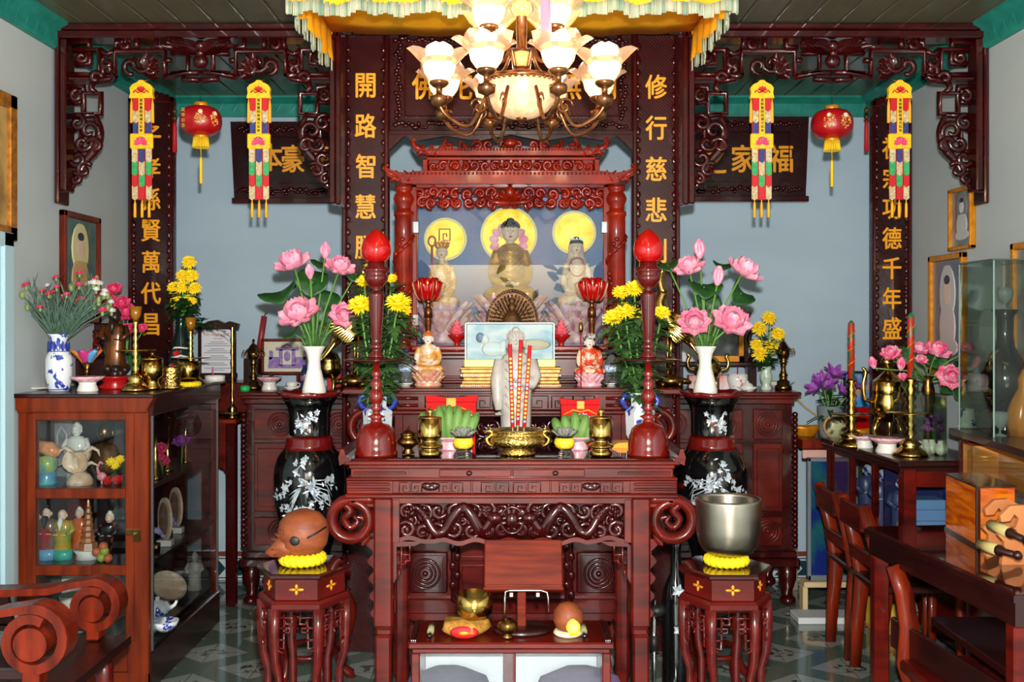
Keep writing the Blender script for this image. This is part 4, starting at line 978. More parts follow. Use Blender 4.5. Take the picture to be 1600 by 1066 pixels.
LGOLD = mat('gold printed pattern', (226, 176, 92), (190, 120, 50), (60, 60, 60), rough=.4, metal=.2)
def lantern(label, px, py0, chars):
    d = 4.66; k = lambda n: S(n, d); cx = X(px, d); z = lambda p: Z(p, d)
    t = thing('lantern', label, 'lantern', (cx, d, z(py0+132)), 'red silk lanterns')
    b = MB(); rr = []
    for i in range(13): u = i/12*2-1; rr.append((k(12+20*sqrt(max(0, 1-abs(u)**2.3))), z(py0+36+u*-23)))
    seg = 40; vs = []; fs = []
    for r, zq in rr:
        for s in range(seg): a = 2*pi*s/seg; g = 1-.035*abs(cos(a*5)); vs.append((cx+r*g*cos(a), d+r*g*sin(a), zq))
    for i in range(12):
        for s in range(seg): fs.append([i*seg+s, i*seg+(s+1) % seg, (i+1)*seg+(s+1) % seg, (i+1)*seg+s])
    b.add(vs, fs); body = b.build('silk_body', RED_L, t, w=True)
    g = MB(); R = random.Random(px)
    if chars:
        for i, ch in enumerate('萬事如意'): write(g, ch, (cx-k(19), d-k(27), z(py0+24+i*8)), k(6), ext=.001)
        spots = [(8, 36), (26, 37)]
    else: spots = [(-13, 36), (12, 36)]
    for sx, sy in spots:
        for i in range(34):
            a, q = R.uniform(0, 6.28), R.uniform(0, 1)**.5; ux = sx+cos(a)*q*(9 if abs(sx) < 20 else 4); uz = sy+sin(a)*q*11
            yy = sqrt(max(1, 32**2-ux**2))*sqrt(max(.1, 1-((uz-36)/30)**2)); g.ell((cx+k(ux), d-k(yy), z(py0+uz)), (k(1.6), k(.7), k(1.4)), 6, 4)
    g.build('gold_print', LGOLD, body, w=True)
    if True:
        f = MB()
        for sx, sy in spots: yy = sqrt(max(1, 32**2-sx**2))*.95; f.ell((cx+k(sx), d-k(yy), z(py0+sy-9)), (k(4), k(1.2), k(3.6)), 8, 6)
        f.build('printed_face', SKIN, body, w=True)
    for a, n in ((9, 'top_collar'), (58, 'bottom_collar')): MB().lathe([(k(10.5), z(py0+a+5)), (k(11), z(py0+a+4)), (k(11), z(py0+a-1)), (k(10), z(py0+a-1.5))], 24, (cx, d, 0)).build(n, GOLD, t, w=True)
    fr = MB()
    for i in range(28): a = 2*pi*i/28; fr.tube([(cx+k(10.5)*cos(a), d+k(10.5)*sin(a), z(py0+62)), (cx+k(12.5)*cos(a), d+k(12.5)*sin(a), z(py0+78))], [k(1.3), k(1.1)], 4)
    fr.build('fringe', YEL, t, w=True)
    MB().tube([(cx, d, z(py0+10)), (cx, d, z(122))], .0016, 4).build('wire', BLACKP, t, w=True)
    MB().tube([(cx, d, z(py0+60)), (cx, d, z(py0+94))], .0014, 4).tube([(cx, d, z(py0+92)), (cx, d, z(py0+95)), (cx, d, z(py0+101)), (cx, d, z(py0+134))], [.002, .007, .007, .0075], 6).build('tassel', YEL, t, w=True)
lantern('red silk lantern with gold characters and figure hanging near the yellow flowers in bottle', 314, 153, True)
lantern('red silk lantern with two printed figures hanging above the gold ingot', 1300, 158, False)
def charm(label, px, py):
    d = 5.485; t = thing('tassel_charm', label, 'charm', (X(px, d), d, Z(py+68, d)))
    MB().tube([P(px+(-4 if px < 800 else 10), py-14, d+.02), P(px, py-10, d), P(px, py+10, d)], .002, 4).ell(P(px, py+2, d), .014, 8, 6).ell(P(px, py+13, d), .016, 8, 6).build('knot', BRONZE, t, w=True)
    MB().tube([P(px, py+18, d), P(px, py+24, d), P(px, py+66, d)], [.006, .011, .013], 7).build('tassel', RED_F, t, w=True)
charm('small red tassel charm hanging beside the lantern with gold characters', 273, 172)
charm('small red tassel charm hanging beside the lantern with two printed figures', 1354, 170)
# ------------------------------------------------------------ glass display cabinet by the door side wall
cx0, cx1, cy0, cy1, ct = -2.135, -1.572, 4.3, 5.33, 1.296
t = thing('display_cabinet', 'glass fronted wooden display cabinet full of figurines beside the wall', 'cabinet', ((cx0+cx1)/2, (cy0+cy1)/2, 0))
m = MB(); m.box(cx0-.01, cx1+.035, cy0-.03, cy1+.02, ct-.018, ct, .004).build('top', W_DKC, t, w=True)
m = MB(); m.prism([(cx1+.03, ct-.018), (cx1, ct-.07), (cx0, ct-.07), (cx0, ct-.018)], cy0-.022, cy0+.03); m.box(cx0, cx1, cy0-.012, cy0+.03, ct-.085, ct-.05, .006); m.build('cornice', W_CAB, t, w=True)
for q in ((cx1-.03, cx1+.012, cy0+.03, cy1, ct-.1, ct-.018), (cx0, cx1, cy1-.02, cy1, 0, .14), (cx0, cx1, cy1-.02, cy1, ct-.09, ct-.02), (cx1-.025, cx1+.008, cy0+.02, cy1, 0, .17)): MB().box(*q, .005).build('side_rail', W_DKC, t, w=True)
z = lambda py: Z(py, cy0); x = lambda px: X(px, cy0)
fr = MB(); fr.box(cx0, x(56)-.0, cy0, cy0+.035, 0, ct-.07, .004).box(x(198), cx1, cy0-.004, cy0+.045, 0, ct-.07, .006).box(cx0, cx1, cy0-.012, cy0+.05, 0, .09, .008).box(x(40), x(200), cy0, cy0+.035, .09, z(1002), .004).box(x(40), x(200), cy0, cy0+.035, z(655), ct-.07, .004)
fr.build('front_frame', W_CAB, t, w=True)
dr = MB(); dr.box(x(43), x(57), cy0-.012, cy0+.012, z(1003), z(645), .004).box(x(197), x(211), cy0-.012, cy0+.012, z(1003), z(645), .004)
for a, b in ((657, 644), (779, 763), (899, 883), (1012, 1001)): dr.box(x(56.5), x(197.5), cy0-.0125, cy0+.012, z(a), z(b), .004)
d = dr.build('door', W_CAB, t, w=True)
for a, b in ((657, 763), (779, 883), (899, 1001)): MB().box(x(57), x(197), cy0-.002, cy0+.001, z(b), z(a), .0005).build('door_glass', GLASS_D, d, w=True)
lk = MB(); lk.box(x(199), x(210), cy0-.016, cy0-.011, z(836), z(826), .002).box(x(209), x(221), cy0-.014, cy0-.004, z(846), z(826), .002).ell((x(213), cy0-.018, z(833)), .006, 8, 6); lab(lk.build('latch', BRASS, d, w=True), 'brass latch')
MB().box(cx1-.004, cx1, cy0+.045, cy1-.02, .15, ct-.09, .0005).build('side_glass', GLASS_D, t, w=True)
for q in (cy1-.03, cy0+.042): MB().box(cx1-.006, cx1+.005, q, q+.016, .15, ct-.09, .002).build('glass_edge_strip', mat('grey metal strip', (120, 122, 124), rough=.35, metal=.7), t, w=True)
SH = [z(764), z(884), z(1002)]
for s_ in SH: MB().box(cx0+.01, cx1-.008, cy0+.02, cy1-.02, s_-.014, s_, .002).build('shelf', W_DKC, t, w=True)
MB().box(cx0, cx0+.012, cy0+.03, cy1-.02, 0, ct-.02, .002).build('wall_side', W_DKC, t, w=True)
MB().box(cx0+.01, cx1-.03, cy1-.022, cy1-.02, .15, ct-.02, .0005).build('back_glass', GLASS_D, t, w=True)
for p in ((cx1-.03, cy1-.04), ): MB().box(p[0], p[0]+.03, p[1], p[1]+.03, .0, ct-.02, .003).build('corner_post', W_CAB, t, w=True)
# ---------------- armchair (arms with scroll ends), and its neighbour arm
def spiral_arm(name, parent, y0, y1, cx, cz, R, x_back):
    m = MB(); pts = [(x_back, cz+R*.75, .03), (x_back+(cx-x_back)*.45, cz+R*.8, .03), (cx-R*.5, cz+R*1.02, .034)]
    n = 26; path = [(cx-R*1.9, cz+R*.62), (cx-R*1.0, cz+R*.86)]
    for i in range(n):
        a = pi*.58-i/(n-1)*2*pi*1.12; q = R*(1-.36*max(0, i-4)/(n-4)); path.append((cx+q*cos(a), cz+q*sin(a)))
    path = [(x_back, cz+R*.45)]+path; w_ = .03
    outer, inner = [], []
    for i, (a, b) in enumerate(path):
        p0, p1 = path[max(0, i-1)], path[min(len(path)-1, i+1)]; tx, tz = p1[0]-p0[0], p1[1]-p0[1]; l = sqrt(tx*tx+tz*tz) or 1
        h = w_*.5*(1 if i > 3 else .8); outer.append((a-tz/l*h, b+tx/l*h)); inner.append((a+tz/l*h, b-tx/l*h))
    for i in range(len(path)-1): m.prism([outer[i], outer[i+1], inner[i+1], inner[i]], y0, y1)
    m.lathe([(R*.52, y0-.0), (R*.52, y1)], 24, M=Matrix.Translation((cx-.004, 0, cz-.01)) @ Matrix(((1, 0, 0, 0), (0, 0, 1, 0), (0, 1, 0, 0), (0, 0, 0, 1))), smooth=False)
    m.box(cx-R*.35, cx+R*.2, y0+.006, y1-.006, cz-R*1.45, cz-R*.8, .006)
    return m.build(name, W_ORG, parent, w=True)
t = thing('armchair', 'polished red wooden armchair with scroll arms before the display cabinet', 'armchair', (-1.6, 3.3, 0))
spiral_arm('arm', t, 3.06, 3.14, X(58, 3.1), Z(997, 3.1), .1, -2.0)
spiral_arm('arm', t, 3.52, 3.6, X(150, 3.55), Z(945, 3.55), .085, -2.1)
m = MB(); m.prism([(-2.05, .44), (X(188, 3.5), .44), (X(188, 3.5), .47), (-2.05, .47)], 3.1, 3.6); m.build('seat', W_DKC, t, w=True)
for y in (3.1, 3.58):
    xx_ = X(100 if y < 3.3 else 160, y); g = MB(); g.tube([(xx_, y, .44), (xx_+.01, y, .3), (xx_-.015, y, .12), (xx_+.02, y, .0)], [.032, .03, .022, .024], 8); g.build('leg', W_RED, t, w=True)
for y in (3.08, 3.55):
    g = MB(); g.box(-2.06, -2.02, y, y+.04, 0, 1.0, .006); g.build('back_leg', W_RED, t, w=True)
m = MB(); m.box(-2.06, -2.03, 3.08, 3.59, .92, 1.02, .01)
for i in range(4): m.box(-2.05, -2.035, 3.14+.11*i, 3.2+.11*i, .47, .93, .004)
m.build('backrest', W_RED, t, w=True)
m = MB(); m.box(-2.03, X(55, 3.1), 3.09, 3.12, .49, .52, .004).box(-2.03, X(150, 3.55), 3.55, 3.58, .5, .53, .004)
for q in (0, 1):
    y = 3.1+.45*q; m.prism([(-1.9, .52), (-1.78, .52), (-1.8, .62), (-1.88, .62)], y, y+.02)
m.build('side_rail', W_DKC, t, w=True)
# ---------------- plant stands with the wooden fish and the bowl gong, stools with the great vases
def hexring(mb, cx, cy, r, z0, z1, bev=.01, rot=0, mi=0):
    mb.lathe([(r-bev, z0), (r, z0+bev), (r, z1-bev), (r-bev, z1)], 6, (cx, cy, 0), mi, smooth=False, M=Matrix.Translation((cx, cy, 0)) @ Matrix.Rotation(rot, 4, 'Z') @ Matrix.Translation((-cx, -cy, 0)))
def plant_stand(label, cx, cy, zt):
    t = thing('plant_stand', label, 'stand', (cx, cy, 0), 'hexagonal plant stands'); R = .155
    m = MB(); hexring(m, cx, cy, R+.01, zt-.02, zt, .006); m.build('top', mat('dark polished stand top', (48, 12, 12), rough=.06, coat=.6), t, w=True)
    m = MB(); hexring(m, cx, cy, R-.012, zt-.095, zt-.02, .003); hexring(m, cx, cy, R+.006, zt-.13, zt-.095, .01); m.build('waist', W_STD, t, w=True)
    q = MB(); ap = R*cos(pi/6)
    for i in range(6):
        a = -pi/2+i*pi/3; M_ = Matrix.Translation((cx, cy, 0)) @ Matrix.Rotation(a+pi/2, 4, 'Z')
        for dx, dz in ((.014, 0), (-.014, 0), (0, .01), (0, -.01)): q.ell((dx, -(R-.012)*cos(pi/6)-.0005, zt-.057+dz), (.013 if dx else .006, .003, .005 if dx else .009), 8, 5, 0, M_)
    q.build('pierced_flower', GOLD, t, w=True)
    ap_ = MB(); y = -(R-.004)*cos(pi/6)
    for i in range(6):
        M_ = Matrix.Translation((cx, cy, 0)) @ Matrix.Rotation(i*pi/3, 4, 'Z'); h = R*.4
        for s in (-1, 1):
            for pts in ([(h, -.135), (h, -.26), (h-.018, -.27)], [(h, -.15), (.012, -.15), (.012, -.172), (.035, -.172), (.035, -.16)], [(h, -.185), (.02, -.185), (.02, -.2), (.045, -.2)], [(h-.022, -.15), (h-.022, -.255), (h, -.25)], [(h, -.225), (h-.022, -.225)]):
                ap_.tube([M_ @ Vector((s*a, y, zt+b)) for a, b in pts], .0042, 4)
    ap_.build('apron_fretwork', W_STD, t, w=True)
    for i in range(6):
        a = i*pi/3; f = lambda r, z: (cx+r*cos(a), cy+r*sin(a), z)
        g = MB(); g.tube([f(R-.01, zt-.12), f(R-.008, zt-.2), f(R-.012, zt-.3), f(R-.03, zt-.36), f(R-.03, zt-.5), f(R-.026, .1), f(R-.004, .03), f(R+.012, .0)], [.024, .023, .019, .0165, .0165, .017, .018, .022], 4, up=(cos(a), sin(a), 0)); g.build('leg', W_STD, t, w=True)
    m = MB(); hexring(m, cx, cy, R-.05, .2, .215, .003); m.build('lower_shelf', W_STD, t, w=True)
    return t
SZ = .752
plant_stand('hexagonal carved stand carrying the wooden fish on its yellow cushion', X(475, 3.5), 3.5, SZ)
plant_stand('hexagonal carved stand carrying the big grey singing bowl', X(1133, 3.5), 3.5, Z(883, 3.5))
def ring_cushion(label, px, py, d, R, r, zt):
    t = thing('ring_cushion', label, 'cushion', (X(px, d), d, zt), 'yellow ring cushions'); m = MB(); cx, cy = X(px, d), d; vs, fs = [], []; n, k = 120, 10
    for i in range(n):
        a = 2*pi*i/n
        for j in range(k):
            b = 2*pi*j/k+a*0; q = r*(1+.12*cos(a*20+b*2)); vs.append((cx+(R+q*cos(b)*1.15)*cos(a), cy+(R+q*cos(b)*1.15)*sin(a), zt+r*.92+q*.92*sin(b)))
    for i in range(n):
        for j in range(k): fs.append([i*k+j, ((i+1) % n)*k+j, ((i+1) % n)*k+(j+1) % k, i*k+(j+1) % k])
    m.add(vs, fs); m.build('wound_ring', mat('bright yellow wound cloth', (250, 216, 10), (238, 196, 6), (60, 60, 60), rough=.7), t, w=True); return zt+r*1.9
zc = ring_cushion('yellow wound ring cushion under the wooden fish', 473, 853, 3.5, .055, .024, SZ)
FISH = mat('carved orange brown wood', (140, 70, 34), (112, 50, 24), (14, 14, 30), rough=.55, bump=.15, bsc=50)
t = thing('wooden_fish', 'round carved wooden fish drum with pointed tail on yellow ring cushion', 'wooden drum', (X(473, 3.5), 3.5, zc-.012))
cx, cy, cz = X(474, 3.5), 3.5, zc+.066
m = MB(); m.loft([(-.078, .03, .03), (-.07, .062, .06), (-.04, .083, .08), (0, .09, .086), (.04, .082, .078), (.068, .058, .056), (.082, .02, .02)], 26, (cx, cy, cz))
m.tube([(cx-.04, cy-.02, cz-.035), (cx-.075, cy-.025, cz-.05), (cx-.105, cy-.03, cz-.062), (cx-.125, cy-.03, cz-.064)], [.05, .036, .02, .006], 10); m.build('body', FISH, t, w=True)
MB().tube([(cx+.03, cy-.083, cz-.002), (cx+.06, cy-.068, cz+.012), (cx+.086, cy-.03, cz+.026)], .0035, 5).ell((cx-.012, cy-.083, cz-.012), (.018, .006, .017), 12, 6).build('sound_slot', BLACKP, t, w=True)
q = MB()
for i in range(7): a = 2.2+i*.3; q.tube([(cx+.06*cos(a)-.02, cy-.072, cz+.05*sin(a)-.03), (cx+.075*cos(a)-.025, cy-.06, cz+.066*sin(a)-.03)], .0025, 4)
q.build('carved_fins', mat('dark carved lines', (110, 56, 28), rough=.6), t, w=True)
zc = ring_cushion('yellow wound ring cushion under the singing bowl', 1135, 858, 3.5, .055, .021, Z(883, 3.5))
t = thing('singing_bowl', 'big dull grey metal singing bowl on yellow ring cushion', 'bowl gong', (X(1138, 3.5), 3.5, zc-.006))
h = Z(778, 3.5)-zc+.006
MB().lathe([(.0, 0), (.055, .002), (.085, .016), (.104, .045), (.112, .09), (.114, h-.01), (.113, h), (.108, h), (.107, h-.012), (.104, .09), (.09, .045), (.05, .016), (0, .014)], 40, (X(1138, 3.5), 3.5, zc-.006)).build('bowl', STEEL, t, w=True)

def round_stool(label, cx, cy, zt, R):
    t = thing('round_stool', label, 'stool', (cx, cy, 0), 'round vase stools'); m = MB()
    m.lathe([(R-.02, zt-.035), (R, zt-.028), (R+.004, zt-.012), (R-.006, zt), (0, zt)], 32, (cx, cy, 0)); m.lathe([(R-.05, zt-.12), (R-.03, zt-.11), (R-.045, zt-.09), (R-.045, zt-.035)], 32, (cx, cy, 0)); m.build('seat', W_RED, t, w=True)
    r_ = MB(); r_.tube([(cx+(R-.055)*cos(2*pi*i/24), cy+(R-.055)*sin(2*pi*i/24), .14) for i in range(24)], .013, 6, closed=True); r_.build('stretcher_ring', W_RED, t, w=True)
    for i in range(5):
        a = -pi/2+.6+i*2*pi/5; f = lambda r, z: (cx+r*cos(a), cy+r*sin(a), z)
        MB().tube([f(R-.04, zt-.1), f(R-.0, zt-.18), f(R-.012, zt-.28), f(R-.05, .14), f(R-.04, .06), f(R+.005, .012), f(R+.02, .012)], [.03, .034, .024, .019, .02, .024, .012], 8, sm=3).build('leg', W_RED, t, w=True)
    return t
VD = 4.45; zst = Z(893, VD)
for l, px in (('round red stool carrying the black inlaid vase with crane motif', 484), ('round red stool carrying the black inlaid vase behind the singing bowl', 1112)): round_stool(l, X(px, VD), VD, zst, .18)
VP = [(.075, 0), (.09, .01), (.085, .04), (.1, .1), (.13, .19), (.152, .29), (.159, .37), (.156, .43), (.14, .48), (.112, .515), (.1, .53), (.098, .555), (.09, .57), (.092, .66), (.1, .69), (.125, .73), (.152, .752), (.146, .748), (.1, .72), (.07, .7)]
def vr(zq):
    for (r0, z0), (r1, z1) in zip(VP, VP[1:]):
        if z0 <= zq <= z1: return r0+(r1-r0)*(zq-z0)/max(1e-6, z1-z0)
    return .1
def great_vase(label, px, seed, mir):
    cx = X(px, VD); t = thing('floor_vase', label, 'vase', (cx, VD, zst)); k = (Z(611, VD)-zst)/.752
    VB = mat('black lacquer with red clouds', (9, 9, 10), (110, 14, 10), (5, 5, 8), rough=.08, coat=.5, lo=.62, hi=.68)
    m = MB(); m.lathe([(r, z*k) for r, z in VP[:16]], 40, (cx, VD, zst)); m.build('body', VB, t, w=True)
    lp = MB(); lp.lathe([(r, z*k) for r, z in VP[14:]], 40, (cx, VD, zst), wav=.06, wn=9, wtop=2); lab(lp.build('lip', mat('dark red lacquer lip', (96, 12, 12), rough=.1, coat=.5), t, w=True), 'wavy red lip')
    MB().lathe([(.114, .512*k), (.104, .53*k), (.1015, .556*k), (.092, .572*k), (.0905, .566*k)], 40, (cx, VD, zst)).build('shoulder_band', mat('dark red lacquer lip', (96, 12, 12)), t, w=True)
    q = MB(); R = random.Random(seed)
    def on(a, zq, ex=.002): r = vr(zq)+ex; return Vector((cx+r*sin(a)*mir, VD-r*cos(a), zst+zq*k))
    def blossom(a, zq, s_):
        c = on(a, zq); nrm = Vector((sin(a)*mir, -cos(a), 0))
        for i in range(5):
            b = 2*pi*i/5+R.random(); tv = Vector((cos(a)*mir, sin(a), 0)); q.petal(c, tv*cos(b)+Vector((0, 0, 1))*sin(b)+nrm*.12, nrm, s_, s_*.75, cup=.2, nu=2, nv=2)
    def branch(pts, n, s_=.014):
        q.tube([on(a, b, .001) for a, b in pts], .0024, 4)
        for i in range(n):
            j = R.randrange(len(pts)-1); f = R.random(); a = pts[j][0]+(pts[j+1][0]-pts[j][0])*f+R.uniform(-.1, .1); b = pts[j][1]+(pts[j+1][1]-pts[j][1])*f+R.uniform(-.022, .022)
            if R.random() < .6: blossom(a, b, s_*R.uniform(.7, 1.2))
            else: q.petal(on(a, b), Vector((R.uniform(-1, 1), -.1, R.uniform(-1, 1))), (sin(a)*mir, -cos(a), .1), .02, .009, nu=2, nv=2)
    branch([(-.5, .6), (-.2, .64), (.1, .63), (.5, .66)], 26, .012); branch([(-.4, .67), (-.25, .62), (-.1, .6)], 10, .012)
    branch([(-.9, .33), (-.5, .36), (-.2, .44), (0, .47)], 30); branch([(-.7, .3), (-.3, .26), (.2, .28), (.7, .33)], 34); branch([(.3, .35), (.7, .4), (.95, .38)], 16)
    branch([(-.6, .16), (-.2, .2), (.3, .17)], 24)
    for i in range(18):                                     # the inlaid phoenix: body, wing and long tail plumes
        a = -.25+i*.018; q.petal(on(.05+.3*R.random(), .36+.04*R.random()), Vector((mir*R.uniform(-1, .2), -.1, R.uniform(-.3, .6))), (0, -1, .1), .035, .012, nu=2, nv=2)
    for i in range(7):
        q.tube([on(.15, .375), on(.35, .40-.012*i), on(.62+.04*i, .40-.022*i), on(.85, .36-.03*i)], [.005, .004, .003, .001], 4)
    for i in range(5): q.tube([on(-.05, .37), on(-.2-.02*i, .36-.015*i), on(-.4, .34-.02*i)], [.006, .005, .001], 4)
    q.tube([on(.05, .38), on(-.02, .4), on(-.08, .41)], [.01, .008, .004], 6)
    q.build('inlay_pattern', PEARL, t, w=True)
    return t
great_vase('black lacquer floor vase with pearl inlay on stool behind the wooden fish', 484, 4, 1)
great_vase('black lacquer floor vase with pearl inlay on stool behind the singing bowl', 1112, 9, -1)
# ------------------------------------------------------------ on the foremost altar table
ZT = Z(719, 3.75)+.006
def turned(name, label, cat, c, prof, m, group=None, seg=28, part=None):
    t = thing(name, label, cat, c, group); MB().lathe(prof, seg).build(part or 'body', m, t); return t
def pxprof(rows, d, base):                                  # rows of (radius px, image row), read at distance d, from the bottom up
    return [(S(r, d), Z(p, d)-base) for r, p in rows]
d = 3.84
for px, l in ((588, 'tall red turned candle stand with red bud lamp beside the scroll near the wooden fish'), (1013, 'tall red turned candle stand with red bud lamp near the singing bowl')):
    t = thing('candle_stand', l, 'lamp stand', (X(px, d), d, ZT), 'candle stands on the altar table')
    b0 = ZT
    MB().lathe([(.0, 0)]+pxprof([(33, 712), (33.5, 707), (31, 703), (31.5, 694), (30, 682), (26, 670), (20, 664), (10, 661), (7, 655), (14, 651), (6, 647), (5, 642), (11, 638), (5, 634), (9, 628), (12, 619), (8, 609), (6, 607), (11, 600), (6, 593), (5, 589), (9, 584), (5, 580), (5, 568)], d, b0), 32).build('base', mat('red turned wood', (120, 16, 9), (92, 10, 7), (10, 10, 4), rough=.16, coat=.5), t)
    MB().lathe(pxprof([(5, 569), (30, 565.5), (50, 563), (51, 561.5), (48, 561), (14, 559)], d, b0), 40).build('drip_plate', W_DARK, t)
    MB().lathe(pxprof([(13, 559), (13, 556), (7, 549), (7, 545), (11, 541), (7, 538), (7, 530), (8.5, 527), (12, 462), (12.5, 459), (7, 456), (5, 453), (12, 446), (18, 438), (19, 432), (15, 428), (21, 424), (21, 421), (14, 417), (14, 409)], d, b0), 28).build('shaft', mat('dark red turned wood', (92, 14, 14), (74, 10, 10), (10, 10, 4), rough=.16, coat=.5), t)
    MB().lathe(pxprof([(14, 409), (20, 404), (23, 396), (23.5, 388), (21, 378), (14, 367), (6, 361), (0, 357)], d, b0), 28).build('bud_lamp', RED_G, t)
d = 3.86; cx = X(809, d)
t = thing('censer', 'round embossed brass censer with dragon handles holding three tall incense sticks', 'incense burner', (cx, d, ZT))
pr = [(.0, 0)]+pxprof([(27, 710), (28, 706), (22, 703), (22, 701), (36, 697), (43, 690), (43, 685), (39, 679), (36, 676), (41, 674), (41, 671), (37, 671), (35, 677), (20, 680)], d, ZT)
MB().lathe(pr, 40).build('bowl', BRASS_E, t)
lab(MB().lathe([(S(35, d), Z(675, d)-ZT), (0, Z(673.5, d)-ZT)], 24).build('sand', mat('incense ash', (150, 140, 128), rough=.9), t), 'grey incense ash')
for s in (-1, 1):
    q = MB(); f = lambda a, b: (s*S(a, d), -.005, Z(b, d)-ZT)
    q.tube([f(38, 697), f(45, 694), f(49, 686), f(44, 682), f(40, 678), f(43, 673), f(48, 674), f(52, 677)], [.006, .009, .009, .008, .009, .01, .008, .004], 7, sm=3); q.tube([f(43, 674), f(42, 669), f(47, 668)], [.007, .006, .002], 6)
    q.build('dragon_handle', BRASS, t)
INC = mat('red printed incense', (196, 30, 36), rough=.6); INCY = mat('yellow print', (246, 206, 60), rough=.6); INCB = mat('cyan foil print', (60, 180, 200), rough=.35)
for (bx, by), (tx, ty), l in (((801, 668), (797, 538), 'tall red incense stick in the brass censer, shorter one towards the fish'), ((809, 664), (814, 531), 'tallest red incense stick standing in the middle of the brass censer'), ((819, 668), (828, 540), 'tall red incense stick in the brass censer leaning towards the singing bowl')):
    a, b = P(bx, by, d), P(tx, ty, d); v = (b-a)/20; low = a-(b-a).normalized()*.05
    t = thing('incense_stick', l, 'incense', (low.x, low.y, low.z), 'tall incense sticks'); r = S(3.1, d)
    MB().tube([a, b], r, 10).build('stick', INC, t, w=True); MB().tube([low, a+v*.2], r*.35, 6).build('bamboo_core', mat('bare bamboo', (190, 160, 110)), t, w=True)
    q = MB()
    for i in range(1, 17): q.cbox(a+v*(i+.5)+Vector((0, -r, 0)), (r*1.1, r*.5, v.length*.55), .0005, 1 if i in (9, 10) or i < 2 else 0)
    q.build('printed_band', [INCY, INCB], t, w=True)
def standing(name, label, cat, base, h, m, wide=.19):
    """a standing robed Buddha in one stone, an arm lowered, an alms hand held in"""
    x, y, z = base; t = thing(name, label, cat, base)
    b = MB(); b.loft([(0, wide*1.05*h, .13*h), (.04*h, wide*1.05*h, .13*h), (.05*h, wide*.9*h, .1*h), (.2*h, wide*.86*h, .1*h), (.45*h, wide*.9*h, .11*h), (.62*h, wide*.98*h, .115*h), (.72*h, wide*.95*h, .1*h), (.78*h, wide*.72*h, .085*h), (.82*h, wide*.34*h, .06*h)], 26, (x, y, z), fold=.045, fn=13)
    b.tube([(x-wide*.9*h, y, z+.74*h), (x-wide*1.08*h, y-.02*h, z+.58*h), (x-wide*1.0*h, y-.05*h, z+.42*h), (x-wide*.96*h, y-.07*h, z+.33*h)], [.05*h, .055*h, .05*h, .03*h], 10)
    b.tube([(x+wide*.9*h, y, z+.74*h), (x+wide*1.1*h, y-.03*h, z+.6*h), (x+wide*.85*h, y-.11*h, z+.55*h), (x+wide*.2*h, y-.14*h, z+.57*h)], [.05*h, .055*h, .05*h, .035*h], 10)
    for i in range(6): b.tube([(x-wide*.6*h, y-.08*h, z+(.74-.07*i)*h), (x, y-.125*h, z+(.66-.075*i)*h), (x+wide*.6*h, y-.09*h, z+(.72-.07*i)*h)], .009*h, 5)
    b.build('robe', m, t, w=True)
    q = MB(); hand(q, (x-wide*.97*h, y-.09*h, z+.3*h), -.2, .07*h); hand(q, (x+wide*.1*h, y-.15*h, z+.57*h), 1, .07*h); q.build('hands', m, t, w=True)
    face(t, (x, y-.01*h, z+.9*h), .083*h, True, m, True, hairm=m, eye=mat('grey carved line', (150, 142, 136)), lip=None)
    return t
standing('standing_buddha', 'white marble standing Buddha behind the brass censer and incense sticks', 'statue', (X(806, 4.03), 4.03, ZT), Z(514, 4.03)-ZT, MARBLE, .145)
CAN = [(17, 712), (18, 710), (18, 705), (14, 702), (13, 700), (20, 698), (20, 696), (13, 692), (11, 690), (11, 687), (18, 682), (18.5, 680), (18.5, 653), (17.5, 651), (3, 650), (3, 648), (5.5, 644), (5, 641), (2.5, 639), (2, 637), (0, 634)]
d = 3.82
for px, l in ((672, 'tall polished brass urn with lid beside the small squat brass pot'), (939, 'tall polished brass urn with lid beside the orange box')):
    t = thing('brass_urn', l, 'urn', (X(px, d), d, ZT), 'brass urns'); pr = [(0, 0)]+pxprof(CAN, d, ZT); MB().lathe(pr[:14], 32).build('body', BRASS, t); MB().lathe(pr[13:], 32).build('lid', BRASS, t)
d = 3.86; t = thing('brass_pot', 'small squat aged brass pot with lid beside the tall brass urn', 'incense burner', (X(638, d), d, ZT))
pr = [(0, 0)]+pxprof([(10, 709), (10, 707), (6, 702), (8, 699), (16, 694), (17.5, 690), (15, 685), (11, 682), (12.5, 680), (13, 678), (12, 676), (5, 673), (2, 671), (1.5, 666), (0, 665)], d, ZT)
MB().lathe(pr[:10], 26).build('body', BRASS_D, t); MB().lathe(pr[9:], 26).build('lid', BRASS_D, t)
for s in (-1, 1): MB().tube([(s*S(16, d), 0, Z(691, d)-ZT), (s*S(21, d), 0, Z(693, d)-ZT), (s*S(21, d), 0, Z(688, d)-ZT), (s*S(16, d), 0, Z(688, d)-ZT)], .003, 6).build('handle', BRASS_D, t)
OIL = mat('yellow lamp oil', (246, 208, 60), (230, 180, 30), (60, 60, 60), rough=.15)
d = 3.82
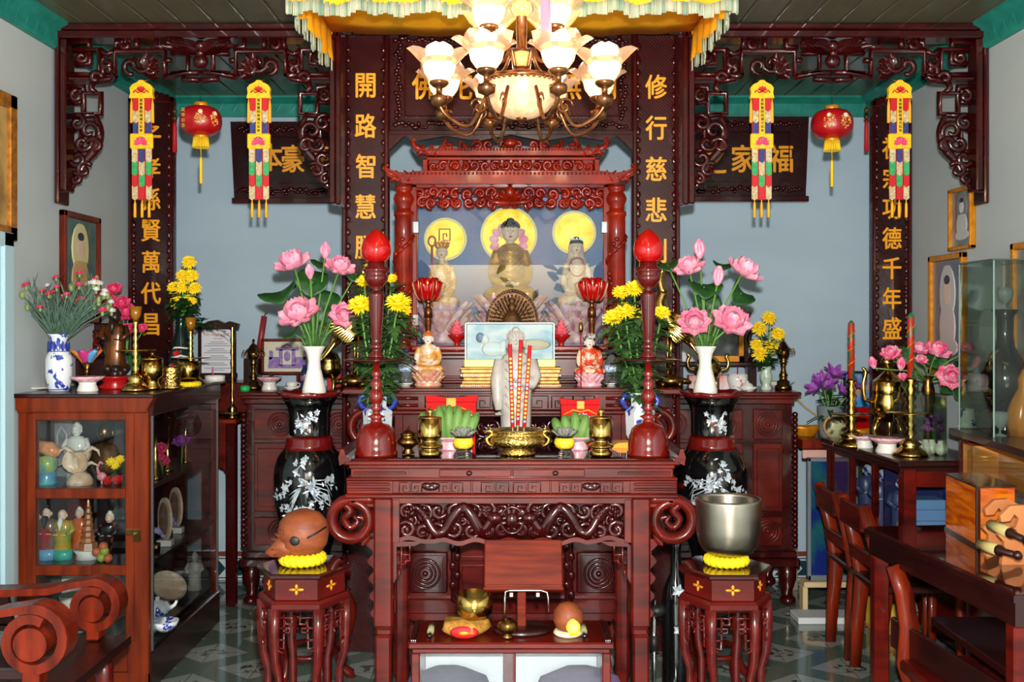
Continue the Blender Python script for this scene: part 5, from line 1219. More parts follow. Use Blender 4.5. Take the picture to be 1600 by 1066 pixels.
for px, l in ((724, 'cut glass lotus oil lamp before the larger banana bunch'), (882, 'cut glass lotus oil lamp before the smaller banana bunch')):
    t = thing('lotus_oil_lamp', l, 'oil lamp', (X(px, d), d, ZT), 'glass lotus oil lamps')
    MB().lathe([(0, 0)]+pxprof([(10, 712), (10.5, 709), (7, 705), (8, 702), (10, 701)], d, ZT), 20).build('foot', CRYS, t)
    MB().lathe(pxprof([(9, 701), (14, 698), (16.5, 692), (15, 686), (13, 684)], d, ZT), 24).build('oil_bowl', OIL, t)
    MB().lathe(pxprof([(13, 684), (13, 682.5), (6, 682)], d, ZT), 24).build('neck_ring', CRYS, t)
    q = MB()
    for row in range(2):
        for i in range(9):
            a = 2*pi*(i+.5*row)/9; r = S(9-3*row, d); q.petal((r*cos(a), r*sin(a), Z(683, d)-ZT), (cos(a)*(1-.45*row), sin(a)*(1-.45*row), .8+.4*row), (-cos(a), -sin(a), .5), S(16, d), S(8, d), cup=.4, nu=4, nv=2)
    q.build('glass_petals', mat('pale cut glass petal', (236, 232, 228), rough=.06, trans=.75, ior=1.4), t, thick=.0015)
BAN = mat('green banana peel', (92, 134, 62), (116, 150, 76), (20, 20, 8), rough=.55); BAN2 = mat('dark banana tip', (60, 70, 36))
def bananas(name, label, px, py0, d, n, wd, h):
    c = Vector((X(px, d), d, Z(py0, d))); t = thing(name, label, 'bananas', tuple(c)); R = random.Random(n)
    for row in range(2):
        k = n if row == 0 else n-1
        for i in range(k):
            u = (i/(k-1)-.5)*2; L = h*(1-.25*abs(u))*(.95+.1*R.random()); bx = u*wd*.36; lean = u*.55; y0 = row*.035-.01
            q = MB(); pts = [(bx*.8, y0+.012, .0), (bx, y0-.016, L*.22), (bx+lean*L*.3, y0-.024, L*.5), (bx+lean*L*.55, y0-.016, L*.78), (bx+lean*L*.68, y0, L*.94), (bx+lean*L*.72, y0+.004, L)]
            q.tube(pts, [.012, .021, .0235, .0205, .012, .003], 7, sm=3); q.build('banana', BAN, t)
    MB().ell((0, .014, .006), (wd*.34, .03, .014), 10, 6).build('stalk', BAN2, t)
def pedestal(label, px, d, zt, R, h, m, group='pink pedestal plates', wav=.04):
    t = thing('pedestal_plate', label, 'offering plate', (X(px, d), d, zt), group)
    MB().lathe([(0, 0), (R*.62, 0), (R*.64, h*.12), (R*.5, h*.5), (R*.55, h*.62)], 28).build('foot', m[0], t)
    MB().lathe([(R*.55, h*.62), (R*.95, h*.86), (R, h*.97), (R*.97, h), (R*.6, h*.84), (0, h*.8)], 36, wav=wav, wn=12, wtop=1).build('dish', m[1], t); return t
PW = (PINKP, PINKP)
pedestal('pink offering plate holding the larger banana bunch', 703, 4.02, ZT, .073, .055, PW); bananas('banana_bunch', 'larger bunch of green bananas on pink plate before a red gift bag', 702, 690, 4.02, 7, .19, .155)
pedestal('pink offering plate holding the smaller banana bunch', 902, 4.02, ZT, .07, .055, PW); bananas('banana_bunch', 'smaller bunch of green bananas on pink plate beside the brass urn', 898, 690, 4.02, 5, .13, .118)
def gift_bag(label, px, w_, h, d, txt):
    c = Vector((X(px, d), d, ZT)); t = thing('gift_bag', label, 'gift bag', tuple(c), 'red gift bags')
    m = MB(); m.prism([(-w_*.5, 0), (w_*.5, 0), (w_*.52, h*.86), (-w_*.52, h*.86)], -.045, .045); m.prism([(-w_*.52, h*.86), (w_*.52, h*.86), (w_*.56, h), (w_*.12, h*.95), (-w_*.12, h*.95), (-w_*.56, h)], -.012, .012); m.build('bag', mat('red gift bag paper', (206, 12, 14), rough=.6, spec=.15), t)
    p = MB(); p.box(-w_*.44, w_*.44, -.048, -.0455, .02, h*.62, .0005).build('picture_panel', mat('pale blue printed panel', (156, 206, 232), (236, 240, 244), (20, 20, 20), rough=.4), t)
    g = MB(); g.tube([(-w_*.45, -.047, h*.66), (-w_*.2, -.048, h*.76), (0, -.048, h*.72), (w_*.2, -.048, h*.76), (w_*.45, -.047, h*.66)], .003, 5); g.box(-w_*.1, w_*.1, -.05, -.046, h*.78, h*.95, .003); g.ell((w_*.05, -.049, h*.48), (w_*.16, .004, h*.07), 10, 6); g.build('gold_print', GOLD_TXT, t)
    g = MB(); g.ell((-w_*.2, -.049, h*.34), (w_*.18, .004, h*.09), 10, 6).build('green_print', mat('green printed leaf', (90, 180, 60)), t)
    g = MB(); write(g, txt, (0, -.0485, h*.665), h*.075, off=.02, ext=.001); g.build('lettering', PAPER, t)
gift_bag('red gift bag with gold bow print behind the larger banana bunch', 706, .2, Z(617, 4.2)-ZT, 4.2, 'Pemka')
gift_bag('red gift bag with white lettering behind the smaller banana bunch', 906, .155, Z(622, 4.2)-ZT, 4.2, 'Pemka')
tag(MB().prism([(X(955, 4.1), ZT), (X(992, 4.1), ZT), (X(992, 4.1), Z(690, 4.1)), (X(965, 4.1), Z(691, 4.1)), (X(955, 4.1), Z(696, 4.1))], 4.07, 4.15).build('paper_packet', mat('orange paper', (248, 166, 40), rough=.6), None, w=True), 'small orange paper packet beside the brass urn and candle stand', 'packet')
def hexvase(label, px, d, zt, h, group):
    t = thing('flower_vase', label, 'vase', (X(px, d), d, zt), group); R = .062
    MB().lathe([(0, 0), (R*.7, 0), (R*.95, h*.15), (R*1.02, h*.62), (R*.6, h*.72), (R*.62, h*.93), (R*.82, h), (R*.55, h*.99), (R*.5, h*.8), (0, h*.78)], 6, smooth=False).build('body', BLUEW, t)
    for s in (-1, 1): MB().tube([(s*R*.6, 0, h*.9), (s*R*1.05, 0, h*.94), (s*R*1.25, 0, h*.82), (s*R*1.05, 0, h*.7), (s*R*.75, 0, h*.68)], [.006, .011, .013, .011, .006], 7).build('handle', BLUE, t)
hv = Z(613, 4.26)-ZT
hexvase('blue and white vase of yellow chrysanthemums behind the candle stand near the fish', 590, 4.26, ZT, hv, 'blue and white chrysanthemum vases'); hexvase('blue and white vase of yellow chrysanthemums behind the candle stand near the bowl', 1000, 4.26, ZT, hv, 'blue and white chrysanthemum vases')

# ------------------------------------------------------------ flowers
def mum(mb, c, r, up, n=26, mi=0, ball=False, seed=1):
    R = random.Random(seed); u = Vector(up).normalized(); s = u.cross(Vector((.3, .2, .9))); s.normalize(); v = u.cross(s)
    for row in range(4 if ball else 3):
        k = n-row*5; el = (.05, .35, .75, 1.15)[row] if not ball else (-.35, .15, .6, 1.05)[row]
        for i in range(k):
            a = 2*pi*i/k+row*.3+R.uniform(-.1, .1); dr = (s*cos(a)+v*sin(a))*cos(el)+u*sin(el); mb.petal(Vector(c)+u*r*.05*row, dr, u, r*(1-.16*row)*R.uniform(.85, 1.05), r*.26, cup=.5, nu=2, nv=2, mi=mi)
    mb.ell(Vector(c)+u*r*.15, r*.35, 8, 6, mi)
def leafy(mb, pts, n, L, W, seed, mi=0, lobes=True):
    R = random.Random(seed)
    for i in range(n):
        f = i/n*(len(pts)-1); j = int(f); p = Vector(pts[j]).lerp(Vector(pts[j+1]), f-j); a = R.uniform(0, 6.28); el = R.uniform(-.3, .6)
        dr = Vector((cos(a)*cos(el), sin(a)*cos(el), sin(el))); l = L*R.uniform(.6, 1.1); mb.petal(p, dr, (0, 0, 1), l, W, cup=.3, droop=R.uniform(.1, .5), nu=3, nv=2, mi=mi)
        if lobes:
            for s in (-1, 1): d2 = Matrix.Rotation(s*.75, 3, 'Z') @ dr; mb.petal(p+dr*l*.35, d2, (0, 0, 1), l*.5, W*.7, droop=.2, nu=2, nv=2, mi=mi)
def chrysanth(label, px, py, d, r, base, seed, group, tilt=(0, -.9, .8)):
    c = P(px, py, d); b = Vector(base); t = thing('chrysanthemum', label, 'flower', tuple(b), group)
    mid = b.lerp(c, .5)+Vector(((c.x-b.x)*.1, -.01, 0)); pts = [b, mid, c]
    MB().tube(pts, .0045, 6).build('stem', STEM, t, w=True); q = MB(); mum(q, c, S(r*1.25, d), tilt, 26, seed=seed); q.build('bloom', YEL_F, t, w=True)
    q = MB(); leafy(q, [b.lerp(c, .02), mid, c-Vector((0, 0, .03))], 44, .1, .036, seed); q.build('leaves', GREEN2, t, w=True)
G1 = 'yellow chrysanthemums in the blue and white vases'; vb = lambda px: (X(px, 4.26), 4.26, ZT+hv*.8)
for i, (px, py, dd, r, l) in enumerate(((563, 478, 4.2, 17, 'flat yellow chrysanthemum bloom leaning over the drip plate towards the pink lotuses'), (579, 476, 4.3, 12, 'small yellow chrysanthemum just behind the red candle stand near the fish'), (622, 474, 4.22, 17, 'wide yellow chrysanthemum beside the red shrine column'), (630, 486, 4.3, 12, 'lower yellow chrysanthemum touching the red shrine column'), (569, 440, 4.32, 11, 'highest yellow chrysanthemum behind the bud lamp near the fish'), (612, 436, 4.36, 8, 'tiny yellow chrysanthemum half hidden by the bud lamp cup'))):
    chrysanth(l, px, py, dd, r, vb(590), i+1, G1)
for i, (px, py, dd, r, l) in enumerate(((970, 458, 4.24, 12, 'yellow chrysanthemum beside the carved shrine column at bud lamp height'), (991, 452, 4.2, 14, 'highest yellow chrysanthemum in the vase before the brass crane'), (976, 487, 4.18, 15, 'wide yellow chrysanthemum below the red lotus lamp'), (959, 497, 4.2, 15, 'lowest yellow chrysanthemum leaning over the water bottle'), (995, 494, 4.26, 12, 'yellow chrysanthemum half behind the candle stand shaft near the crane'), (1034, 489, 4.26, 12, 'yellow chrysanthemum before the wing of the brass crane'))):
    chrysanth(l, px, py, dd, r, vb(1000), i+11, G1, (-.3, -.8, .8) if i in (2, 3) else (0, -.9, .8))
def lotus_head(t, c, r, up, bud=False, m=PINK, name='bloom', full=True):
    u = Vector(up).normalized(); s = u.cross(Vector((.2, .95, .1))); s.normalize(); v = u.cross(s); q = MB()
    if bud:
        for i in range(6):
            a = 2*pi*i/6; o = s*cos(a)+v*sin(a); q.petal(Vector(c)-u*r*1.1+o*r*.3, u+o*.3, -o, r*2.5, r*1.5, curl=.55, cup=.45, nu=6, nv=4)
        q.ell(c, (r*.62, r*.62, r*1.15), 12, 8, M=Matrix.Translation(c) @ u.to_track_quat('Z', 'Y').to_matrix().to_4x4() @ Matrix.Translation(-Vector(c))); q.build(name, m, t, w=True); return
    for row, (k, el, L) in enumerate(((8, .12, 1.15), (8, .55, 1.1), (7, .95, 1.0), (6, 1.25, .85))):
        for i in range(k):
            a = 2*pi*(i+.5*(row % 2))/k; o = s*cos(a)+v*sin(a); dr = o*cos(el)+u*sin(el); q.petal(Vector(c)-u*r*.45+o*r*.22, dr, u*cos(el)-o*sin(el), r*L, r*.98, curl=1.0 if row else .5, cup=.6, nu=6, nv=4)
    q.build(name, m, t, w=True)
    MB().lathe([(0, 0), (r*.16, 0), (r*.26, r*.3), (r*.22, r*.36), (0, r*.36)], 10, M=Matrix.Translation(Vector(c)-u*r*.3) @ u.to_track_quat('Z', 'Y').to_matrix().to_4x4()).build('seed_pod', YEL_F, t, w=True)
def lotus(label, px, py, d, r, base, bud=False, up=(0, -.4, 1), group=None, m=PINK, sr=.0045):
    c = P(px, py, d); b = Vector(base); t = thing('lotus_flower', label, 'flower', tuple(b), group); u = Vector(up).normalized(); e = c-u*S(r, d)*(.5 if not bud else 1.05)
    MB().tube([b, b.lerp(e, .5)+Vector(((e.x-b.x)*-.08, 0, .02)), e], sr, 6).build('stem', STEM, t, w=True); lotus_head(t, c, S(r, d), up, bud, m)
def lotus_leaf(label, px, py, d, r, base, nrm, fold=.3, group=None, asp=1.0):
    c = P(px, py, d); b = Vector(base); t = thing('lotus_leaf', label, 'leaf', tuple(b), group); u = Vector(nrm).normalized(); s = u.cross(Vector((0, 1, .1))); s.normalize(); v = u.cross(s)
    MB().tube([b, b.lerp(c, .55)+Vector((0, .01, .03)), c], .004, 6).build('stem', STEM, t, w=True); q = MB(); n, k = 28, 5; vs, fs = [c-u*.01], []; R = S(r, d)
    for j in range(1, k+1):
        for i in range(n):
            a = 2*pi*i/n; rr = R*j/k*(1+.05*sin(5*a)); w_ = fold*R*(j/k)**2*(cos(2*a))+.05*R*sin(7*a)*(j/k)**2; vs.append(c+s*cos(a)*rr*asp+v*sin(a)*rr+u*w_)
    for i in range(n): fs.append([0, 1+i, 1+(i+1) % n])
    for j in range(k-1):
        for i in range(n): a = 1+j*n; fs.append([a+i, a+n+i, a+n+(i+1) % n, a+(i+1) % n])
    q.add(vs, fs); q.build('blade', GREEN, t, w=True, thick=.002)
VZ = zst+.70*(Z(611, VD)-zst)/.752
def white_vase(label, px):
    d = VD; t = thing('flower_vase', label, 'vase', (X(px, d), d, VZ+.002), 'white porcelain vases'); b0 = VZ
    MB().lathe([(0, 0)]+pxprof([(19, 617), (18.5, 609), (15.5, 596), (12, 582), (10, 575), (10.5, 573.5), (10, 572), (9.5, 565), (11.5, 554), (16, 545), (17.5, 542), (16.5, 541.5), (10, 553), (8, 566), (0, 568)], d, b0), 32).build('body', WHITE, t)
    return (X(px, d), d, Z(566, d)+.006)
vb1 = white_vase('white porcelain vase of pink lotuses in the black vase behind the wooden fish', 491); vb2 = white_vase('white porcelain vase of pink lotuses in the black vase behind the singing bowl', 1102)
G2 = 'pink lotuses in the white vases'
for px, py, dd, r, bud, up, l in ((457, 410, 4.42, 24, 0, (-.3, -.35, 1), 'open pink lotus, highest bloom over the framed banknote print'), (508, 393, 4.46, 10, 1, (.05, 0, 1), 'topmost pink lotus bud beside the couplet board near the fish'), (531, 417, 4.46, 20, 0, (.35, -.5, 1), 'open pink lotus before the couplet board near the fish'), (484, 426, 4.4, 9, 1, (-.1, -.1, 1), 'small pink lotus bud under the highest bloom near the fish'), (467, 489, 4.36, 27, 0, (-.3, -.7, .9), 'largest pink lotus low over the white vase near the fish'), (537, 493, 4.4, 19, 0, (.3, -.9, .6), 'pink lotus leaning towards the candle stand near the fish')):
    lotus(l, px, py, dd, r, vb1, bud, up, G2)
for px, py, dd, r, bud, up, l in ((1076, 418, 4.44, 21, 0, (-.3, -.4, 1), 'open pink lotus above the brass crane back'), (1093, 391, 4.46, 12, 1, (-.05, 0, 1), 'topmost pink lotus bud in the vase near the singing bowl'), (1122, 433, 4.4, 12, 1, (.1, -.1, 1), 'pink lotus bud in the middle of the bunch near the singing bowl'), (1164, 422, 4.42, 24, 0, (.55, -.3, .9), 'wide open pink lotus leaning out over the dark framed photograph'), (1085, 504, 4.38, 21, 0, (-.2, -.9, .6), 'pink lotus with yellow centre beside the brass crane tail'), (1143, 502, 4.36, 26, 0, (.2, -.75, .8), 'largest pink lotus low over the white vase near the singing bowl')):
    lotus(l, px, py, dd, r, vb2, bud, up, G2)
G3 = 'lotus leaves in the white vases'
for px, py, dd, r, nrm, fo, asp, l, vbx in ((440, 455, 4.5, 34, (-.4, -.25, .8), .35, 1.0, 'broad green lotus leaf stretching away from the couplet near the fish', vb1), (488, 440, 4.46, 26, (.1, -.75, .5), .3, 1.0, 'upright green lotus leaf between the pink blooms near the fish', vb1), (510, 480, 4.52, 28, (.1, -1, .25), .15, .8, 'green lotus leaf behind the stems near the fish', vb1), (505, 412, 4.55, 16, (.1, -.3, .9), .3, 1.2, 'small lotus leaf under the topmost bud near the fish', vb1), (556, 428, 4.5, 18, (.3, -.4, .8), .3, 1.2, 'lotus leaf reaching towards the bud lamp near the fish', vb1), (455, 520, 4.5, 15, (-.5, -.3, .7), .2, 1, 'low lotus leaf under the largest bloom near the fish', vb1),
        (1043, 414, 4.48, 15, (-.2, -.4, .8), .3, 1.1, 'lotus leaf beside the bud lamp near the crane neck', vb2), (1100, 448, 4.44, 27, (.1, -.4, .8), .3, 1.0, 'curled lotus leaf under the topmost bud near the singing bowl', vb2), (1106, 482, 4.52, 25, (0, -1, .15), .1, 1.0, 'round upright lotus leaf behind the stems near the singing bowl', vb2), (1158, 458, 4.5, 27, (.6, -.55, .5), .4, .8, 'folded lotus leaf hanging before the wall near the marigolds', vb2), (1128, 414, 4.5, 13, (.2, -.4, .9), .3, 1.2, 'small lotus leaf behind the middle bud near the singing bowl', vb2)):
    lotus_leaf(l, px, py, dd, r, vbx, nrm, fo, G3, asp)
for vbx, l in ((vb1, 'fine green sprigs in the mouth of the white vase near the fish'), (vb2, 'fine green sprigs in the mouth of the white vase near the singing bowl')):
    q = MB(); R = random.Random(6)
    for i in range(60):
        a = R.uniform(0, 6.28); e = Vector(vbx)+Vector((cos(a)*R.uniform(.01, .08), sin(a)*R.uniform(.01, .05), R.uniform(.08, .2))); q.tube([vbx, Vector(vbx).lerp(e, .5)+Vector((0, 0, .02)), e], [.002, .0018, .001], 4)
        for j in range(3): q.petal(Vector(vbx).lerp(e, .6+.13*j), (R.uniform(-1, 1), R.uniform(-1, .3), R.uniform(0, 1)), (0, 0, 1), .02, .006, nu=2, nv=2)
    tag(q.build('leaves', GREEN2, None, w=True), l, 'greenery', kind='stuff')
# ------------------------------------------------------------ on the high altar and the shrine plinth
ZH = Z(606, 4.45); ZP = Z(548, 4.74)
seated('buddha_figurine', 'porcelain seated Buddha figurine in gold robe beside a water bottle', (X(669, 4.56), 4.56, ZH), Z(520, 4.56)-ZH, GOLDROBE, seat=(.29, .27, mat('rose and gold lotus', (206, 130, 120), (226, 180, 130), (60, 60, 60), rough=.3)), hairm=mat('orange gold hair', (200, 110, 40)), headr=.145, wx=.98, cat='figurine', skin=mat('pale porcelain face', (236, 222, 208), rough=.25))
MB().lathe([(.058, 0), (.06, .01), (.05, .03)], 24).build('white_base', WHITE, [o for o in COL.objects if o.name.startswith('buddha_figurine')][0])
o = seated('crowned_figurine', 'porcelain crowned monk figurine in red robe holding a red staff beside a water bottle', (X(921, 4.56), 4.56, ZH), Z(526, 4.56)-ZH, mat('orange red and cream robe', (214, 66, 34), (236, 206, 170), (26, 26, 26), rough=.3, lo=.48, hi=.56), seat=(.29, .24, PINKP), hair=False, hat='crown', headr=.14, wx=.98, cat='figurine', collar=mat('white and black crown', (220, 214, 206), (60, 50, 50), (60, 60, 60)), skin=mat('pale porcelain face', (236, 222, 208)))
MB().lathe([(.052, 0), (.052, .012), (.045, .02)], 24).build('red_base', RED_G, o)
q = MB(); xs = X(907, 4.52); q.tube([(xs, 4.49, ZH), (xs, 4.49, Z(520, 4.49))], .0028, 6); o = q.build('staff', RED_F, None, w=True); tag(o, 'thin red staff with gilt finial held before the crowned porcelain monk', 'staff')
MB().ell((0, 0, Z(512, 4.49)-ZH), (.011, .011, .025), 10, 8).ell((0, 0, Z(502, 4.49)-ZH), (.004, .004, .012), 6, 6).build('finial', BRASS, o)
WATER = mat('clear plastic bottle', (236, 242, 246), rough=.05, trans=.9, ior=1.25)
def saucer(label, px, d, z, R=.034, name='saucer', m=WHITE):
    o = MB().lathe([(0, 0), (R*.55, 0), (R*.6, R*.15), (R, R*.42), (R*.96, R*.42), (R*.55, R*.2), (0, R*.18)], 28).build(name, m); o.location = (X(px, d), d, z); tag(o, label, 'saucer'); return z+R*.2
def bottle(label, px, d, z, h, r, cap=BLUE, lb=None, body=WATER, txt=None):
    t = thing('water_bottle', label, 'bottle', (X(px, d), d, z))
    MB().lathe([(0, 0), (r*.9, 0), (r, h*.04), (r, h*.2), (r*.92, h*.23), (r, h*.26), (r, h*.34), (r*1.0, h*.6), (r*.9, h*.7), (r*.5, h*.86), (r*.36, h*.9), (r*.36, h*.93)], 24).build('body', body, t)
    MB().lathe([(r*.42, h*.91), (r*.44, h), (0, h)], 16).build('cap', cap, t)
    lbm = MB().lathe([(r*1.015, h*.38), (r*1.02, h*.58)], 24).build('label', lb or mat('blue bottle label', (60, 130, 200), (220, 230, 240), (40, 40, 40), rough=.4), t)
    if txt:
        g = MB(); write(g, txt, (0, -r*1.03, h*.48), h*.09, off=.02, ext=.001); g.build('lettering', PAPER, lbm)
z = saucer('white saucer under the water bottle beside the gold robed porcelain Buddha', 634, 4.56, ZH, .036); bottle('clear water bottle with blue cap beside the gold robed porcelain Buddha', 634, 4.56, z, Z(546, 4.56)-z, .03, txt='LaVie')
z = saucer('white saucer under the water bottle beside the crowned porcelain monk', 955, 4.56, ZH, .036); bottle('clear water bottle with blue cap beside the crowned porcelain monk', 955, 4.56, z, Z(548, 4.56)-z, .03, txt='LaVie')
d = 4.56; z = lambda p: Z(p, d); t = thing('gilt_pedestal', 'long gilt moulded pedestal under the glass picture block', 'pedestal', (X(798, d), d+.04, ZH))
a, b = X(719, d), X(877, d); m = MB()
for x0, x1, p0, p1, e in ((0, 0, 607, 600, 0), (.008, .008, 600, 595, .01), (.014, .014, 595, 590, .016), (.01, .01, 590, 583, .012), (.004, .004, 583, 577, .004), (0, 0, 577, 574, 0)): m.box(a+x0, b-x1, d-.02+e, d+.11-e, z(p0) if p0 < 607 else ZH, z(p1), .003)
m.build('moulding', mat('gilt moulding', (206, 150, 76), (176, 118, 54), (40, 40, 40), rough=.45, metal=.4), t, w=True)
q = MB(); R = random.Random(2)
for i in range(46):
    for p in (603.5, 586.5): q.ell((a+.006+i*(b-a-.012)/45, d-.02+(.012 if p < 600 else 0), z(p)), (R.uniform(.003, .006), .004, .007), 6, 4)
q.build('white_relief', mat('pale relief', (236, 226, 204), rough=.4), t, w=True)
z1 = z(574); t = thing('picture_block', 'framed glass picture of a reclining pale figure under blue sky on gilt pedestal', 'picture', (X(796, d), d+.05, z1))
MB().box(X(725, d), X(868, d), d+.01, d+.075, z1, z(562), .004).build('yellow_base', mat('pale yellow plastic', (250, 238, 130), rough=.4), t, w=True)
PIC = mat('pale sky picture', (150, 196, 224), (236, 236, 240), (9, 9, 14), rough=.5, lo=.35, hi=.6)
pm = MB(); pm.box(X(729, d), X(864, d), d+.04, d+.05, z(562), z(507), .001).build('print', PIC, t, w=True)
q = MB(); yy = d+.038
q.ell((X(750, d), yy, z(528)), (S(7, d), .003, S(8, d))); q.ell((X(757, d), yy, z(531)), (S(7, d), .003, S(8, d)), mi=1); q.ell((X(770, d), yy, z(546)), (S(18, d), .003, S(12, d)), mi=1); q.ell((X(835, d), yy, z(539)), (S(26, d), .003, S(9, d)), mi=2); q.ell((X(790, d), yy, z(545)), (S(14, d), .003, S(14, d)), mi=1)
q.build('printed_figure', [mat('slate hair print', (70, 110, 150)), mat('white figure print', (226, 224, 226)), mat('tan drapery print', (206, 180, 150))], pm and [o for o in COL.objects if o.name.startswith('print')][-1] if False else t, w=True)
MB().box(X(727, d), X(866, d), d+.012, d+.016, z(562), z(505), .001).build('glass_front', GLASS, t, w=True)
fr = MB(); fr.box(X(726, d), X(728.5, d), d+.01, d+.055, z(562), z(504), .001).box(X(864.5, d), X(867, d), d+.01, d+.055, z(562), z(504), .001).box(X(726, d), X(867, d), d+.01, d+.055, z(506), z(504), .001); fr.build('glass_edge', mat('glass edge', (206, 224, 226), rough=.1), t, w=True)
d = 4.75; z = lambda p: Z(p, d); t = thing('fan_statue', 'bronze many-armed goddess relief with fan-shaped halo before the shrine glass', 'statue', (X(800, d), d, ZP))
m = MB(); cx = X(800, d); fan = [(cx+S(38, d)*cos(i*pi/24), z(505)+S(48, d)*sin(i*pi/24)) for i in range(25)]; m.prism(fan+[(cx-S(30, d), ZP), (cx+S(30, d), ZP)], d+.006, d+.02)
for i in range(31): a = i*pi/30; m.tube([(cx+S(38, d)*cos(a), d+.01, z(505)+S(48, d)*sin(a)), (cx+S(41, d)*cos(a)+.003*sin(a), d+.008, z(505)+S(52, d)*sin(a)), (cx+S(40, d)*cos(a+.06), d+.008, z(505)+S(53, d)*sin(a+.06))], [.007, .005, .002], 5)
for ring in range(4):
    for i in range(10+ring*3): a = (i+.5)*pi/(10+ring*3); r = 12+ring*7; m.tube([(cx+S(r-5, d)*cos(a), d+.002, z(505)+S((r-5)*1.22, d)*sin(a)), (cx+S(r, d)*cos(a), d-.006, z(505)+S(r*1.22, d)*sin(a)), (cx+S(r+3, d)*cos(a), d-.002, z(505)+S((r+3)*1.22, d)*sin(a))], [.004, .006, .004], 5)
m.build('fan_of_arms', BRONZE, t, w=True)
b = MB(); b.loft([(0, .09, .035), (.02, .09, .035), (.03, .06, .03), (.06, .07, .04), (.1, .045, .035), (.16, .04, .03), (.19, .02, .02)], 18, (cx, d-.03, ZP)); b.ell((cx, d-.03, ZP+.205), (.02, .02, .026)); b.ell((cx, d-.03, ZP+.235), (.015, .015, .018)); b.build('seated_figure', BRONZE, t, w=True)
d = 4.78
for px, l in ((714, 'red footed bowl heaped with pink petals beside the picture block, nearer the gold Buddha'), (877, 'red footed bowl heaped with pink petals beside the picture block, nearer the red monk')):
    t = thing('offering_bowl', l, 'bowl', (X(px, d), d, ZP), 'red petal bowls')
    MB().lathe([(0, 0)]+pxprof([(10, 547.9), (10, 546), (5, 542), (4, 536), (8, 531), (14, 526), (14.5, 523), (0, 524)], d, ZP), 24).build('bowl', mat('red lacquer bowl', (170, 22, 22), rough=.25), t)
    q = MB()
    for row in range(5):
        for i in range(12-2*row): a = 2*pi*(i+.5*(row % 2))/(12-2*row); r = S(13-2.6*row, d); q.petal((r*.6*cos(a), r*.6*sin(a), Z(524, d)-ZP+row*.011), (cos(a)*(.8-.15*row), sin(a)*(.8-.15*row), .8), (-cos(a), -sin(a), .5), .028, .02, cup=.4, nu=3, nv=2)
    q.build('petals', mat('bright rose petals', (230, 60, 80), (246, 130, 140), (60, 60, 60)), t)
d = 4.75
for px, l in ((670, 'red glass lotus lamp on tall bronze stem before the crowned bodhisattva'), (924, 'red glass lotus lamp on tall bronze stem before the white veiled goddess statue')):
    t = thing('lotus_lamp', l, 'lamp', (X(px, d), d-.03, ZP), 'red lotus lamps')
    MB().lathe([(0, 0)]+pxprof([(16, 547.9), (16, 545), (9, 541), (5, 537), (5, 528), (7, 526), (4, 520), (6, 500), (4, 498), (7, 496), (6, 482), (4, 480), (4, 474), (9, 470)], d, ZP), 20).build('stem', mat('copper bronze', (170, 104, 62), (110, 60, 38), (20, 20, 20), rough=.22, metal=.9), t)
    q = MB(); gm = MB()
    for row in range(2):
        for i in range(8):
            a = 2*pi*(i+.5*row)/8; o_ = S(11+4*row, d); c = (o_*.8*cos(a), o_*.8*sin(a), Z(471, d)-ZP)
            q.petal(c, (cos(a)*(.42+.2*row), sin(a)*(.42+.2*row), 1), (-cos(a), -sin(a), .3), S(36-5*row, d), S(19, d), curl=.4, cup=.5, nu=6, nv=4)
            gm.tube([(c[0]+S(g1, d)*cos(a), c[1]+S(g1, d)*sin(a), c[2]+S(g2, d)) for g1, g2 in ((1, 0), (6+2*row, 9), (10+2*row, 20), (11+3*row, 32-3*row))], .0022, 5, sm=3)
    q.build('red_petals', RED_G, t, thick=.002); gm.build('gilt_wires', mat('gilt wire', (220, 150, 110), rough=.3, metal=.7), t)
